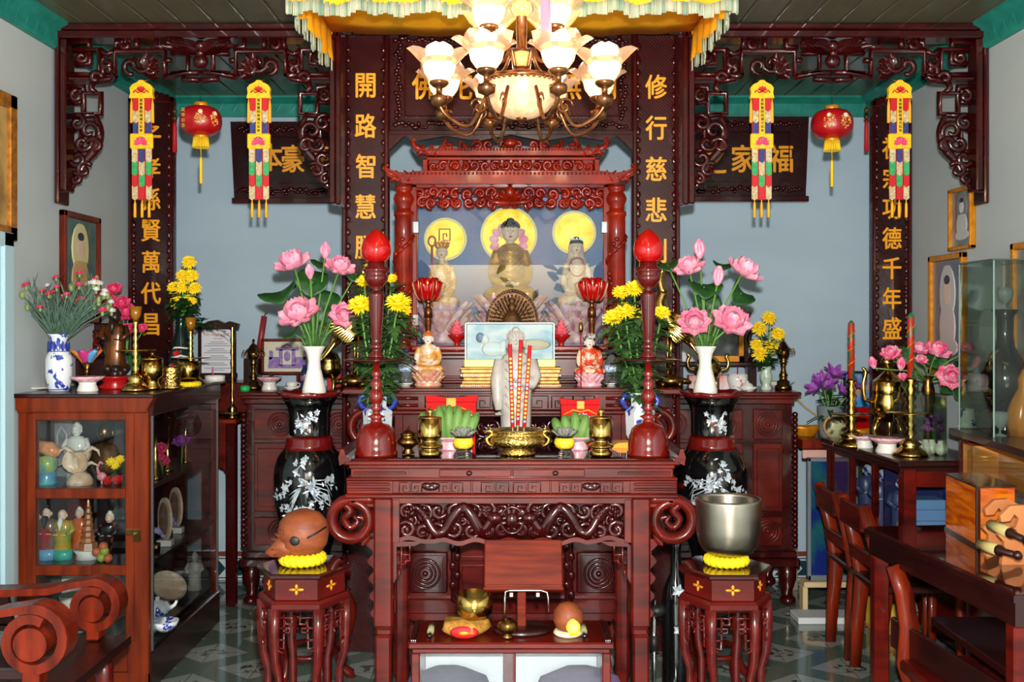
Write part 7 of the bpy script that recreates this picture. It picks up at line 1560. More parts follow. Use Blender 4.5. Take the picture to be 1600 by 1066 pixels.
t = thing('stone_plaque', 'grey carved stone plaque standing at the back of the upper cabinet', 'plaque', C(97, 4.62, 0)); MB().box(-.05, .05, 0, .02, 0, .27, .01).build('slab', mat('grey stone', (150, 148, 150), (112, 110, 114), (20, 20, 20)), t); m = MB(); m.tube([(-.02, -.004, .12), (-.022, -.004, .2), (0, -.004, .235), (.022, -.004, .2), (.02, -.004, .12)], .005, 5); m.build('carved_arch', mat('pale stone', (186, 184, 184)), t)
fig('robed_figurine', 'white glazed robed figurine behind the shell ornament', C(120, 4.58, 0), .255, WHITE, WHITE, WHITE)
t = thing('bust', 'bronze head and shoulders bust in the upper cabinet', 'bust', C(165, 4.58, 0)); MB().loft([(0, .04, .04), (.05, .06, .05), (.11, .065, .05), (.15, .05, .04), (.17, .025, .025)], 18).build('shoulders', BRONZE, t); q = MB(); q.ell((0, -.005, .215), (.036, .04, .048), 14, 10); q.ell((0, -.045, .21), (.008, .01, .012)); q.ell((-.036, 0, .21), (.008, .012, .018)); q.ell((.036, 0, .21), (.008, .012, .018)); q.build('head', BRASS_D, t)
t = thing('flamingo', 'small pink flamingo ornament beside the bronze bust', 'figurine', C(159, 4.42, 0)); MB().ell((0, 0, .035), (.022, .016, .02)).tube([(-.012, 0, .045), (-.02, 0, .075), (-.006, 0, .1), (.006, 0, .09)], [.008, .006, .006, .004], 7).tube([(0, 0, .02), (0, 0, 0)], .005, 5).build('body', mat('pink glaze', (226, 140, 150), rough=.25), t)
t = thing('flower_pot', 'small pot of yellow and red cloth flowers in the upper cabinet', 'flowers', C(184, 4.44, 0)); MB().lathe([(.02, 0), (.03, .04), (.028, .04), (0, .035)], 16).build('pot', mat('red lacquer bowl', (170, 22, 22)), t)
for i, (a, b, c) in enumerate(((-.02, .1, 0), (.02, .11, 0), (.0, .085, 0), (-.025, .02, 1), (.015, .025, 1))): q = MB(); mum(q, (a, -.025-.02*c, b), .025, (0, -1, .5), 14, seed=i); q.build('bloom', RED_F if c else YEL_F, t)
q = MB(); leafy(q, [Vector((0, 0, .03)), Vector((0, 0, .09))], 14, .05, .02, 3); q.build('leaves', GREEN, t)
d = 4.42; TQ = mat('turquoise glaze', (60, 170, 150), rough=.15); MUS = mat('mustard and green glaze', (196, 146, 24), (90, 130, 40), (26, 26, 26), rough=.15); BLG = mat('light blue glaze', (110, 160, 200), rough=.15)
fig('sage_figurine', 'glazed official figurine in red and green robe with black hat', C(74, d, 1), .235, mat('red green glaze', (150, 24, 40), (30, 110, 90), (12, 12, 12), rough=.15), SKIN, INK, INK, BLG, hat='official_hat', group='three glazed sages'); fig('sage_figurine', 'glazed old sage figurine with bald head and long white beard', C(98, d, 1), .225, MUS, SKIN, None, WHITE, TQ, group='three glazed sages'); fig('sage_figurine', 'glazed figurine in light blue robe half hidden by the cabinet frame', C(58, d+.03, 1), .21, BLG, SKIN, INK, None, None, group='three glazed sages')
d = 4.44; t = thing('pagoda', 'tiered amber pagoda ornament on white dish in the middle cabinet shelf', 'ornament', (X(138, d), d, SH[1]+.04)); pr = [(.045, 0), (.04, .03)]
for i in range(7): pr += [(.038-.004*i, .03+.026*i), (.03-.0035*i, .034+.026*i), (.028-.0035*i, .05+.026*i)]
MB().lathe(pr+[(.004, .225), (0, .25)], 8, smooth=False).build('tower', mat('amber resin', (176, 110, 64), (140, 78, 42), (30, 30, 30), rough=.25), t); tag(MB().lathe([(.055, 0), (.05, .02), (.062, .038), (.06, .04), (0, .036)], 28, C(138, d, 1)).build('dish', WHITE, None, w=True), 'white footed dish under the amber pagoda', 'dish')
fig('child_figurine', 'small white haired figurine in orange robe beside the pagoda', C(124, 4.56, 1), .2, mat('orange glaze', (214, 100, 40), rough=.2), SKIN, WHITE); fig('fisher_figurine', 'leaning white haired figurine in black and orange robe beside the pagoda', C(164, 4.46, 1), .2, mat('black orange glaze', (26, 22, 22), (190, 80, 40), (14, 14, 14), rough=.15, lo=.55, hi=.6), SKIN, WHITE, None, None, lean=.15)
t = thing('fruit_ornament', 'glazed cluster of orange and green fruit beside the pagoda', 'ornament', C(158, 4.36, 1)); 
for i, (a, b, c) in enumerate(((0, .02, 0), (.03, .018, 1), (-.02, .045, 1), (.015, .05, 0), (.01, .07, 1))): MB().ell((a, 0, b), .02, 10, 8).build('fruit', [mat('green fruit glaze', (150, 170, 70), rough=.15), mat('orange fruit glaze', (190, 100, 60), rough=.15)][c], t)
obj1('red_board', 'dark red fan shaped board leaning behind the middle shelf figurines', 'board', MB().prism([(X(104, 4.75), SH[1]), (X(128, 4.75), SH[1]), (X(150, 4.75), SH[1]+.27), (X(100, 4.75), SH[1]+.22)], 4.75, 4.77), mat('dark red lacquer lip', (96, 12, 12)))
for px, k, l in ((256, 1, 'oval framed portrait plaque nearer the door in the cabinet'), (273, 1, 'oval framed portrait plaque deeper in the cabinet')):
    dd = 4.66 if px < 260 else 4.95; t = thing('oval_plaque', l, 'plaque', (X(px, dd)-.0, dd, SH[1]), 'oval plaques'); M_ = Matrix.Translation((0, 0, .14)) @ Matrix.Rotation(pi/2, 4, 'Y'); RZ = Matrix.Rotation(-.75, 4, 'Z')
    MB().add([(RZ @ Vector((.06*cos(2*pi*i/24), y, .13+.1*sin(2*pi*i/24)))) for y in (0, .012) for i in range(24)], [list(range(24)), list(range(24, 48))[::-1]]+[[i, 24+i, 24+(i+1) % 24, (i+1) % 24] for i in range(24)], smooth=False).build('plaque', CREAM, t)
    MB().add([(RZ @ Vector((.045*cos(2*pi*i/24), -.003, .13+.08*sin(2*pi*i/24)))) for i in range(24)], [list(range(24))], smooth=False).build('portrait', mat('brown portrait', (120, 70, 50), (160, 140, 120), (24, 24, 24)), t); MB().cbox((0, .02, .015), (.07, .05, .03)).build('foot', WHITE, t)
for px, dd, l in ((244, 4.56, 'small lilac flowers in copper cup towards the cabinet corner'), (264, 4.84, 'small lilac flowers in copper cup between the oval plaques')):
    t = thing('flower_cup', l, 'flowers', (X(px, dd), dd, SH[1]), 'lilac flower cups'); MB().lathe([(.018, 0), (.02, .04), (0, .038)], 14).build('cup', BRASS_D, t); q = MB()
    for i in range(5): mum(q, (.03*cos(i*1.3), .03*sin(i*1.3), .07+.008*i), .02, (cos(i*1.3), sin(i*1.3), .5), 9, seed=i)
    q.build('blooms', mat('lilac petals', (176, 164, 214), rough=.6), t)
for px, dd, hh, l in ((243, 4.55, .2, 'small brass candlestick towards the cabinet corner on the upper shelf'), (290, 5.1, .22, 'small brass candlestick at the far end of the upper shelf'), (262, 4.8, .16, 'small lidded brass censer on the upper cabinet shelf')):
    t = thing('brass_candlestick', l, 'candlestick', (X(px, dd), dd, SH[0])); MB().lathe([(.03, 0), (.03, .01), (.01, .03), (.014, hh*.3), (.007, hh*.35), (.013, hh*.6), (.007, hh*.7), (.012, hh), (0, hh)], 16).build('stem', BRASS, t)
for i, (px, dd, py) in enumerate(((252, 4.66, 700), (248, 4.62, 712), (256, 4.7, 720))): lotus(('upper', 'middle', 'lowest')[i]+' pink cloth flower behind the cabinet side glass', px, py, dd, 8, (X(254, 4.7), 4.7, SH[0]), False, (.5, -.6, .6), 'pink flowers behind the side glass', PINK2, .003)
lotus('violet lotus ornament behind the cabinet side glass', 284, 690, 5.05, 12, (X(284, 5.05), 5.05, SH[0]), False, (0, -.4, 1), None, PURP, .004)
t = thing('teapot', 'blue and white teapot behind the lower side glass', 'teapot', (X(246, 4.6), 4.6, SH[2]+.012)); MB().lathe([(.03, 0), (.05, .02), (.055, .045), (.04, .07), (.02, .08), (.008, .085), (.012, .095), (0, .1)], 22).build('pot', BLUEW, t); MB().tube([(.05, 0, .04), (.08, 0, .06), (.09, 0, .08)], [.012, .008, .006], 7).build('spout', BLUEW, t)
t = thing('bowl', 'blue and yellow bowl before the lower side glass teapot', 'bowl', (X(258, 4.45), 4.45, SH[2])); MB().lathe([(.03, 0), (.05, .02), (.06, .045), (.056, .045), (0, .01)], 24).build('body', BLUEW, t)
tag(MB().lathe([(.04, 0), (.06, .006), (.062, .012), (0, .01)], 24, (X(246, 4.6), 4.6, SH[2])).build('saucer', WHITE, None, w=True), 'white saucer under the blue and white teapot', 'saucer')
o = MB().lathe([(0, 0), (.06, 0), (.09, .01), (.09, .014), (0, .008)], 28, M=Matrix.Rotation(-1.2, 4, 'X') ).build('plate', CREAM); o.location = (X(262, 4.85), 4.85, SH[2]+.085); tag(o, 'cream plate leaning behind the teapot', 'plate')
fig('white_figurine', 'white carved stone figurine at the far end of the lowest shelf', (X(304, 5.12), 5.12, SH[2]), .19, MARBLE, MARBLE, MARBLE)
obj1('white_box', 'open white card box on the lowest cabinet shelf', 'box', MB().box(X(106, 4.45), X(136, 4.45), 4.4, 4.5, SH[2], SH[2]+.1, .003), PAPER); obj1('white_bowl', 'white bowl on the card box in the lowest shelf', 'bowl', MB().lathe([(.03, 0), (.05, .03), (.055, .06), (.05, .06), (0, .02)], 22, (X(112, 4.45), 4.45, SH[2]+.1)), WHITE)
for px, l in ((110, 'white covered jar at the back of the lowest shelf'), (168, 'white flowered jar at the back of the lowest shelf')): obj1('jar', l, 'jar', MB().lathe([(.04, 0), (.06, .06), (.06, .2), (.045, .24), (0, .25)], 22, (X(px, 4.75), 4.75, SH[2])), WHITE)
# ------------------------------------------------------------ pictures on the side walls
BUD = mat('pale gold painted robe', (196, 160, 110), rough=.6); PBG = mat('painted teal ground', (60, 92, 98), (96, 120, 104), (9, 9, 9), rough=.5)
def wall_picture(name, label, xw, sg, y0, y1, z0, z1, fm, bgm, fw_=.022, figm=None, halo=None, skin=None):
    t = thing(name, label, 'picture', (xw, (y0+y1)/2, z0)); a, b = (xw, xw+sg*.03) ; m = MB()
    for q in ((y0, y1, z0, z0+fw_), (y0, y1, z1-fw_, z1), (y0, y0+fw_, z0, z1), (y1-fw_, y1, z0, z1)): m.box(a, b, *q, .004)
    m.build('frame', fm, t, w=True); pt = MB().box(xw, xw+sg*.014, y0+fw_, y1-fw_, z0+fw_, z1-fw_, .001).build('painting', bgm, t, w=True)
    if figm:
        x = xw+sg*.0145; yc = (y0+y1)/2; h = z1-z0; w_ = (y1-y0)
        def el(mm, cy, cz, ry, rz, nm, k=0): MB().ell((x+sg*.0003*k, cy, cz), (.0012, ry, rz), 14, 8).build(nm, mm, pt, w=True)
        if halo: el(halo, yc, z0+h*.68, w_*.26, h*.24, 'halo')
        el(figm, yc, z0+h*.4, w_*.26, h*.22, 'robe', 1); el(figm, yc, z0+h*.24, w_*.34, h*.08, 'lap', 1); el(skin or SKIN, yc, z0+h*.68, w_*.12, h*.1, 'face', 2); el(mat('dark painted hair', (40, 40, 60)), yc, z0+h*.79, w_*.09, h*.04, 'hair_knot', 3)
wall_picture('buddha_picture', 'orange framed painting of a haloed Buddha behind the carnations', XL, 1, 4.72, 5.14, 1.6, 2.14, W_ORG, PBG, .03, BUD, mat('painted pale halo', (214, 206, 150)))
wall_picture('gilt_mirror_frame', 'ornate gilt picture frame high on the wall above the pale blue door', XL, 1, 3.55, 4.27, 1.95, 2.57, mat('worn gilt frame', (206, 134, 50), (150, 92, 34), (30, 30, 30), rough=.35, metal=.4), mat('faded gold picture', (186, 150, 90), (130, 100, 60), (9, 9, 9)), .06)
GREYP = mat('grey photograph', (90, 94, 94), (140, 142, 140), (9, 9, 9), rough=.4)
wall_picture('monochrome_picture', 'gold framed black and white picture of a seated Buddha under the arch screen', XR, -1, 4.78, 5.03, 1.96, 2.27, GOLD, GREYP, .02, mat('light grey print', (190, 190, 186)), mat('mid grey print', (120, 122, 122)), mat('pale grey print', (206, 206, 202)))
wall_picture('standing_buddha_picture', 'tall gilt framed picture of a pale haloed figure over the pink lotuses', XR, -1, 4.87, 5.27, 1.33, 1.95, GOLD, mat('dusky blue picture', (92, 104, 118), (120, 110, 116), (5, 5, 5), rough=.35), .03, mat('pale pink painted robe', (206, 186, 184)), mat('painted white aura', (196, 190, 190)))
wall_picture('gilt_wall_frame', 'gilt framed picture partly seen behind the glass case', XR, -1, 3.95, 4.4, 1.44, 1.95, GOLD, GREYP, .03)
# ------------------------------------------------------------ low reading desk before the altar table
d1, d2, zd = 3.4, 3.64, Z(1003, 3.4); a, b = X(640, d1), X(957, d1)
t = thing('reading_desk', 'low red wooden desk with sliding glass front before the altar table', 'desk', (0, 3.5, 0)); m = MB()
m.box(a-.005, b+.005, d1-.015, d2+.01, zd-.022, zd, .005).box(a+.008, b-.008, d1-.004, d2, zd-.04, zd-.022, .004); m.build('top', W_RED, t, w=True)
m = MB(); m.box(a+.005, a+.035, d1, d2, 0, zd-.04).box(b-.035, b-.005, d1, d2, 0, zd-.04).box(a+.02, b-.02, d1, d2, .04, .08).box(a+.03, b-.03, d2-.02, d2, .04, zd-.04, .002).box(X(786, d1), X(806, d1), d1+.012, d1+.03, .08, zd-.04, .003); m.build('carcass', W_RED, t, w=True)
MB().box(a+.036, b-.036, d2-.03, d2-.021, .08, zd-.04, .001).build('white_lining', mat('white laminate lining', (226, 228, 232), rough=.6), t, w=True)
for q0, q1, y in ((a+.034, X(802, d1), d1+.004), (X(790, d1), b-.034, d1+.034)): MB().box(q0, q1, y, y+.002, .08, zd-.042, .0005).build('sliding_glass', GLASS_D, t, w=True)
for s_, e in ((a+.004, .02), (b-.024, .02)):
    m = MB()
    for j in range(3): m.box(s_+.007*j, s_+.004+.007*j, d1, d2, zd, zd+.006, .001)
    m.build('metal_rail', CHROME, t, w=True)
for px, l in ((700, 'dark folded cloth behind the desk glass nearer the fish stand'), (905, 'purple grey folded cloth behind the desk glass')):
    m = MB(); R = random.Random(px)
    m.loft([(0, .16, .06), (.1, .17, .065), (.2, .16, .06), (.27, .13, .05), (.3, .06, .03)], 22, (X(px, 3.52), 3.52, .081), fold=.12, fn=6); tag(m.build('folded_cloth', mat('dark purple cloth %d' % px, (52, 50, 74) if px < 800 else (84, 70, 96), rough=.8), None, w=True), l, 'cloth')
W_BK = mat('matt orange brown wood', (112, 34, 10), (84, 20, 7), (5, 24, 60), rough=.5, spec=.2)
d = 3.5; z = lambda p: Z(p, d); x = lambda p: X(p, d); t = thing('book_stand', 'orange brown wooden book stand with tilted panel on the reading desk', 'book stand', (x(815), d, zd))
M_ = Matrix.Translation((x(817), d+.02, z(925))) @ Matrix.Rotation(radians(-27), 4, 'X'); hp = (Z(853, d)-Z(925, d))/cos(radians(27))
m = MB(); m.box(x(756)-x(817), x(880)-x(817), 0, .012, 0, hp, .004, M=M_); m.box(x(755)-x(817), x(881)-x(817), -.03, .012, -.006, .008, .004, M=M_); m.box(x(758)-x(817), x(878)-x(817), -.03, -.024, .004, .014, .003, M=M_); m.build('panel', W_BK, t, w=True)
MB().box(x(808), x(822), d+.012, d+.03, zd+.015, z(922), .003).build('post', W_BK, t, w=True); MB().lathe([(.07, 0), (.07, .014), (.06, .02), (0, .02)], 32, M=Matrix.Translation((x(815), d+.01, zd)) @ Matrix.Scale(1.45, 4, (1, 0, 0))).build('base', W_DKC, t, w=True)
t = thing('wire_lamp', 'thin bent chrome wire reading lamp beside the book stand', 'reading lamp', (x(790), d-.04, zd)); y = d-.04
MB().tube([(x(789), y, zd), (x(789), y, z(930)), (x(790), y, z(920)), (x(796), y, z(918)), (x(845), y, z(918)), (x(854), y, z(921)), (x(856), y, z(930)), (x(856), y, z(952))], .0035, 6).build('wire', CHROME, t, w=True)
m = MB(); 
for p in (799, 840): m.box(x(p-3), x(p+3), y-.006, y+.006, z(928), z(921), .002)
m.build('clip', CHROME, t, w=True)
t = thing('hand_bell', 'small round brass bell on dark foot before the book stand', 'bell', (x(793), 3.44, zd)); MB().lathe([(.02, 0), (.024, .008), (.012, .016), (.028, .024), (.036, .04), (.033, .056), (.018, .066), (0, .068)], 24).build('bell', BRASS_D, t)
t = thing('bell_cushion', 'red and gold star cushion under the brass bowl on the reading desk', 'cushion', (x(727), d, zd)); MB().lathe([(.06, 0), (.085, .02), (.075, .045), (0, .05)], 20, wav=.1, wn=5).build('cushion', mat('gold brocade', (190, 140, 60), (150, 100, 40), (60, 60, 60)), t); m = MB(); m.ell((-.0, -.075, .024), (.05, .012, .022), 12, 8); m.build('red_patch', RED_F, t); m = MB(); m.ell((0, -.088, .024), (.02, .003, .007)); m.build('gold_motif', GOLD, t)
tag(MB().lathe([(0, 0), (.045, .003), (.062, .022), (.067, .05), (.066, .088), (.061, .088), (.06, .04), (0, .012)], 32, (x(741), d+.02, zd+.046)).build('brass_bowl', BRASS, None, w=True), 'shiny brass bowl gong on star cushion on the reading desk', 'bowl gong')
tag(MB().lathe([(.045, 0), (.052, .008), (.045, .018), (.02, .016)], 24, (x(887), 3.48, zd)).build('ring_pad', mat('cream cloth ring', (220, 206, 170), rough=.8), None, w=True), 'cream cloth ring under the little wooden fish on the reading desk', 'cushion')
t = thing('wooden_fish', 'little round wooden fish with yellow ribbon on the reading desk', 'wooden drum', (x(887), 3.48, zd+.014)); m = MB(); m.loft([(0, .025, .025), (.012, .042, .042), (.04, .054, .052), (.07, .05, .048), (.092, .03, .03), (.1, .008, .008)], 24); m.build('body', FISH, t); MB().petal((.012, -.05, .055), (.1, -.25, -1), (0, -1, 0), .055, .05, cup=.1, tip=.01).build('yellow_ribbon', mat('yellow satin ribbon', (250, 190, 20), rough=.4), t, thick=.002)
for px, l in ((674, 'short cloth wrapped mallet lying near the brass bowl on the desk'), (911, 'short cloth wrapped mallet lying beside the little wooden fish')):
    t = thing('mallet', l, 'mallet', (x(px), 3.46, zd+.012), 'desk mallets'); MB().tube([(0, .07, .004), (0, .0, .002)], .012, 10).build('wrapped_head', mat('olive cloth wrap', (140, 136, 96), rough=.8), t); MB().tube([(0, .0, 0), (0, -.03, 0)], .006, 8).ell((0, -.035, 0), .01).build('handle', BLACK, t)
# ------------------------------------------------------------ glass display cabinet along the other side wall
def quadbox(mb, p0, p1, wd, z0, z1, c=.004):
    """a box along the floor line P0-P1, WD deep towards +x"""
    v = Vector((p1[0]-p0[0], p1[1]-p0[1], 0)); L = v.length; a = math.atan2(v.y, v.x); mb.box(0, L, -wd, 0, z0, z1, c, M=Matrix.Translation((p0[0], p0[1], 0)) @ Matrix.Rotation(a, 4, 'Z')); return mb
G0, G1, zg = (1.765, 4.5), (1.69, 5.35), .98
t = thing('low_display_cabinet', 'dark red glass sided cabinet carrying red candles and brass censer', 'cabinet', (1.9, 4.9, 0))
m = MB(); quadbox(m, (1.735, 4.46), (1.665, 5.38), .47, zg-.03, zg, .008); quadbox(m, (1.75, 4.48), (1.68, 5.37), .45, zg-.055, zg-.03); m.build('top', W_DKC, t, w=True)
m = MB(); v = lambda f: (G0[0]+(G1[0]-G0[0])*f, G0[1]+(G1[1]-G0[1])*f)
for f0, f1 in ((0, .05), (.34, .37), (.64, .67), (.95, 1)): quadbox(m, v(f0), v(f1), .03, .56, zg-.05)
quadbox(m, v(0), v(1), .03, .56, .6); quadbox(m, v(0), v(1), .41, .54, .57); m.box(1.77, 2.2, 4.48, 4.52, .86, zg-.05).box(1.77, 2.2, 4.48, 4.52, .56, .66).box(1.765, 1.82, 4.475, 4.53, .56, zg-.04).box(2.16, 2.2, 4.48, 5.3, 0, zg-.05)
m.build('frame', W_RED, t, w=True)
for f in (0, .95): m = MB(); quadbox(m, v(f), v(f+.05), .05, 0, .55); m.build('leg', W_RED, t, w=True)
m = MB(); quadbox(m, v(.05), v(.95), .004, .6, zg-.055, .0005); m.build('side_glass', GLASS_D, t, w=True); MB().box(1.821, 2.16, 4.495, 4.499, .66, .86, .0005).build('front_glass', GLASS_D, t, w=True)
m = MB(); m.box(1.82, 2.16, 4.86, 4.88, .58, zg-.06, .001); m.build('back_board', mat('dark blue cloth lining', (24, 34, 92), rough=.7), t, w=True)
BB = mat('light blue book cover', (112, 152, 200), rough=.5)
for i, (w0, h0, l) in enumerate(((.2, .035, 'lowest and widest pale blue book in the cabinet stack'), (.16, .05, 'pale blue book in the middle of the cabinet stack'), (.155, .045, 'topmost pale blue book of the cabinet stack'))): obj1('book', l, 'book', MB().box(1.825, 1.825+w0, 4.54, 4.66, .66+(0, .036, .087)[i], .66+(0, .036, .087)[i]+h0, .003), BB, 'pale blue books')
obj1('blue_box', 'deep blue box beside the pale blue books in the cabinet', 'box', MB().box(2.035, 2.15, 4.55, 4.7, .66, .84, .004), mat('deep blue card', (30, 52, 150), rough=.5)); obj1('cream_board', 'cream board lying under the pale blue books', 'board', MB().box(1.822, 2.155, 4.53, 4.72, .6, .659, .003), mat('cream board', (206, 196, 170)))
for i, yq in enumerate((4.75, 5.0, 5.2)): fig('blue_vase', ('dim white vase shape behind the cabinet side glass towards the books', 'dim pale vase in the middle of the cabinet side glass', 'dim pale vase at the far end of the cabinet side glass')[i], (1.86, yq, .572), .3, mat('dim blue glaze', (70, 84, 130), rough=.3), BLUEW, cat='figurine')
def rcand(label, px, d, top, mid):
    t = candlestick(label[0], px, d, zg, mid, mid+56, foot=28, k=1.9); o = thing('tall_candle', label[1], 'candle', (X(px, d), d, Z(mid, d)), 'tall painted red candles'); h = Z(top, d)-Z(mid, d)
    MB().lathe([(S(5, d), 0), (S(5, d), h*.94), (S(3, d), h*.97), (0, h)], 18).build('wax', mat('painted red candle', (190, 44, 30), (34, 110, 70), (50, 50, 16), rough=.35, lo=.5, hi=.55), o)
    q = MB(); q.tube([(S(5.2, d)*cos(i*.42), S(5.2, d)*sin(i*.42), h*(.1+.8*i/50)) for i in range(51)], .003, 5); q.build('gold_band', GOLD, o)
rcand(('turned brass candlestick at the far corner of the glass sided cabinet', 'tall painted red candle beside the purple lilies'), 1330, 5.02, 500, 592); rcand(('turned brass candlestick at the near corner of the glass sided cabinet', 'taller painted red candle before the pink lotuses and gold characters'), 1423, 4.66, 488, 590)
pd = pedestal('pink rimmed white offering plate beside the far brass candlestick', 1350, 4.95, zg, S(22, 4.95), .062, (WHITE, PINKP)); pedestal('pink rimmed white offering plate before the big brass censer', 1386, 4.75, zg, S(27, 4.75), .075, (WHITE, PINKP))
t = ding('big polished brass censer with lion lid between the two red candles', 1388, 5.0, zg, 572, S(27, 5.0)); q = MB(); h = Z(572, 5.0)-zg; q.ell((0, 0, h+.02), (.04, .03, .03)); q.ell((.0, -.02, h+.055), (.026, .026, .028)); q.tube([(.02, 0, h+.03), (.04, 0, h+.07), (.02, 0, h+.085)], [.012, .01, .004], 6); q.lathe([(S(22, 5.0), h*.62), (S(24, 5.0), h*.66), (S(24, 5.0), h*.8), (S(20, 5.0), h*.84)], 28); q.build('lion_lid', BRASS, t)
# bench at the back wall with its ornaments
zb2 = Z(682, 5.8); t = thing('wall_bench', 'reddish shelf bench at the back wall carrying the gold ingot and lilies', 'bench', (1.8, 5.85, 0)); MB().box(1.635, 2.2, 5.6, 6.15, zb2-.05, zb2, .005).build('top', W_ORG, t, w=True); MB().box(1.63, 2.2, 5.58, 5.6, zb2-.1, zb2-.052, .003).build('pink_edge', mat('pale pink ledge', (206, 160, 150), rough=.5), t, w=True)
for q0 in (1.68, 2.15): MB().box(q0-.03, q0+.03, 5.95, 6.1, 0, zb2-.05, .004).build('leg', mat('pale grey wood', (140, 124, 100), rough=.6), t, w=True)
def ingot(label, px, d, zq, r):
    t = thing('gold_ingot', label, 'ornament', (X(px, d), d, zq), 'gold ingots'); M_ = Matrix.Scale(.62, 4, (0, 1, 0)); MB().lathe([(r*.6, 0), (r*.72, r*.15), (r*.95, r*.62), (r, r*.78), (r*.93, r*.76), (r*.7, r*.5), (0, r*.6)], 26, M=M_, wav=.1, wn=2, wtop=2).build('boat', GOLD, t)
ingot('gold ingot ornament on the back bench near the side altar', 1259, 5.8, zb2, S(22, 5.8)); ingot('gold ingot ornament behind the far brass candlestick', 1349, 5.75, zb2, S(17, 5.75))
t = thing('lily_vase', 'grey glass vase of purple lilies on the back bench', 'vase', (X(1297, 5.75), 5.75, zb2)); d = 5.75; MB().lathe([(0, 0), (.055, 0), (.06, .02), (.075, Z(634, d)-zb2), (.07, Z(634, d)-zb2), (0, .03)], 22).build('body', mat('grey frosted glass', (130, 138, 140), rough=.2), t); vl = (X(1297, d), d, zb2+.12)
for i, (px, py, r, l, v_) in enumerate(((1272, 603, 13, 'purple lily towards the marigolds', (-.8, -.4, .6)), (1283, 590, 11, 'purple lily second from the marigolds', (-.5, -.6, .8)), (1291, 597, 14, 'open purple lily in the middle of the bunch', (-.1, -.8, .7)), (1306, 580, 14, 'topmost purple lily in the grey vase', (.2, -.6, .9)), (1318, 608, 10, 'purple lily beside the far red candle', (.5, -.7, .6)), (1343, 600, 10, 'purple lily peeping out behind the far red candle', (.8, -.3, .6)))):
    c = P(px, py, d); t = thing('lily', l, 'flower', vl, 'purple lilies in the grey vase'); u = Vector(v_).normalized(); MB().tube([vl, Vector(vl).lerp(c, .6)+Vector((0, 0, .01)), c-u*S(r, d)], .004, 5).build('stem', STEM, t, w=True); q = MB(); s_ = u.cross(Vector((0, 1, .2))); s_.normalize(); v2 = u.cross(s_)
    for k in range(6): a_ = k*pi/3; o = s_*cos(a_)+v2*sin(a_); q.petal(c-u*S(r, d), u*.9+o*.62, -o, S(r*1.9, d), S(r*.75, d), curl=-.6, cup=.4)
    q.build('bloom', PURP, t, w=True)
q = MB(); leafy(q, [Vector(vl), Vector(vl)+Vector((0, 0, .12))], 26, .15, .035, 5, lobes=False); tag(q.build('leaves', GREEN, None, w=True), 'green leaves at the foot of the purple lilies', 'leaves', kind='stuff')
t = thing('round_plaque', 'round painted landscape plaque on the back bench before the lilies', 'plaque', (X(1306, 5.66), 5.66, zb2)); c = Vector((0, 0, S(20, 5.66))); RX = Matrix.Translation(c) @ Matrix.Rotation(pi/2, 4, 'X'); MB().lathe([(S(20, 5.66), -.008), (S(20, 5.66), .008), (0, .008)], 32, M=RX).build('rim', mat('tan rim', (190, 150, 100), rough=.4), t); MB().lathe([(S(17, 5.66), .008), (S(17, 5.66), .0105), (0, .0105)], 32, M=RX).build('painting', mat('landscape painting', (186, 190, 140), (70, 44, 30), (14, 14, 20), rough=.4, lo=.48, hi=.56), t)
obj1('red_gift_bag', 'shiny red bag behind the far brass candlestick', 'bag', MB().box(X(1332, 5.9), X(1366, 5.9), 5.86, 5.96, zb2, Z(636, 5.9), .02), RED_G); t = thing('blue_picture', 'dark framed bright blue seaside picture behind the red candle', 'picture', (X(1340, 6.05), 6.05, zb2)); MB().box(X(1318, 6.05), X(1366, 6.05), 6.04, 6.06, zb2, Z(580, 6.05), .004).build('frame', BLACKP, t, w=True); MB().box(X(1321, 6.05), X(1363, 6.05), 6.035, 6.041, zb2+.02, Z(584, 6.05), .001).build('print', mat('blue sea print', (60, 150, 220), (210, 150, 110), (6, 6, 9), lo=.5, hi=.58), t, w=True)
# leaning blue picture in its crate, and the trestle
t = thing('leaning_picture', 'tall dark blue glazed picture on a pale wooden trestle under the bench', 'picture', (X(1290, 5.5), 5.55, 0)); d = 5.5; z = lambda p: Z(p, d); x = lambda p: X(p, d); zt_ = z(908)
m = MB(); m.box(x(1262), x(1330), d, d+.03, zt_, zt_+.03).box(x(1262), x(1268), d, d+.03, zt_, z(716)).box(x(1326), x(1332), d, d+.03, zt_, z(716)).box(x(1262), x(1332), d, d+.03, z(722), z(716)); m.build('frame', mat('grey painted frame', (110, 118, 124), rough=.4), t, w=True); MB().box(x(1267), x(1327), d+.012, d+.02, zt_+.02, z(720), .001).build('print', mat('dark blue print', (24, 40, 110), (30, 90, 90), (7, 7, 5), rough=.15, lo=.45, hi=.6), t, w=True)
m = MB(); m.box(x(1254), x(1340), d-.03, d+.07, zt_-.03, zt_, .003)
for p in (1257, 1335): m.box(x(p-4), x(p+4), d-.02, d+.05, .0, zt_-.03, .003)
m.build('trestle', mat('pale pine', (206, 180, 136), rough=.6), t, w=True); obj1('white_tray', 'white flat tray on the floor before the pine trestle', 'tray', MB().box(X(1246, 5.3), X(1350, 5.3), 5.28, 5.44, 0, .035, .004), mat('white plastic', (206, 208, 210), rough=.5)); obj1('yellow_carton', 'yellow printed carton standing on the floor behind the chairs', 'carton', MB().box(X(1363, 5.15), X(1410, 5.15), 5.1, 5.25, 0, Z(940, 5.15), .005), mat('yellow printed card', (240, 200, 70), (230, 110, 60), (12, 12, 9), rough=.5, lo=.55, hi=.62))
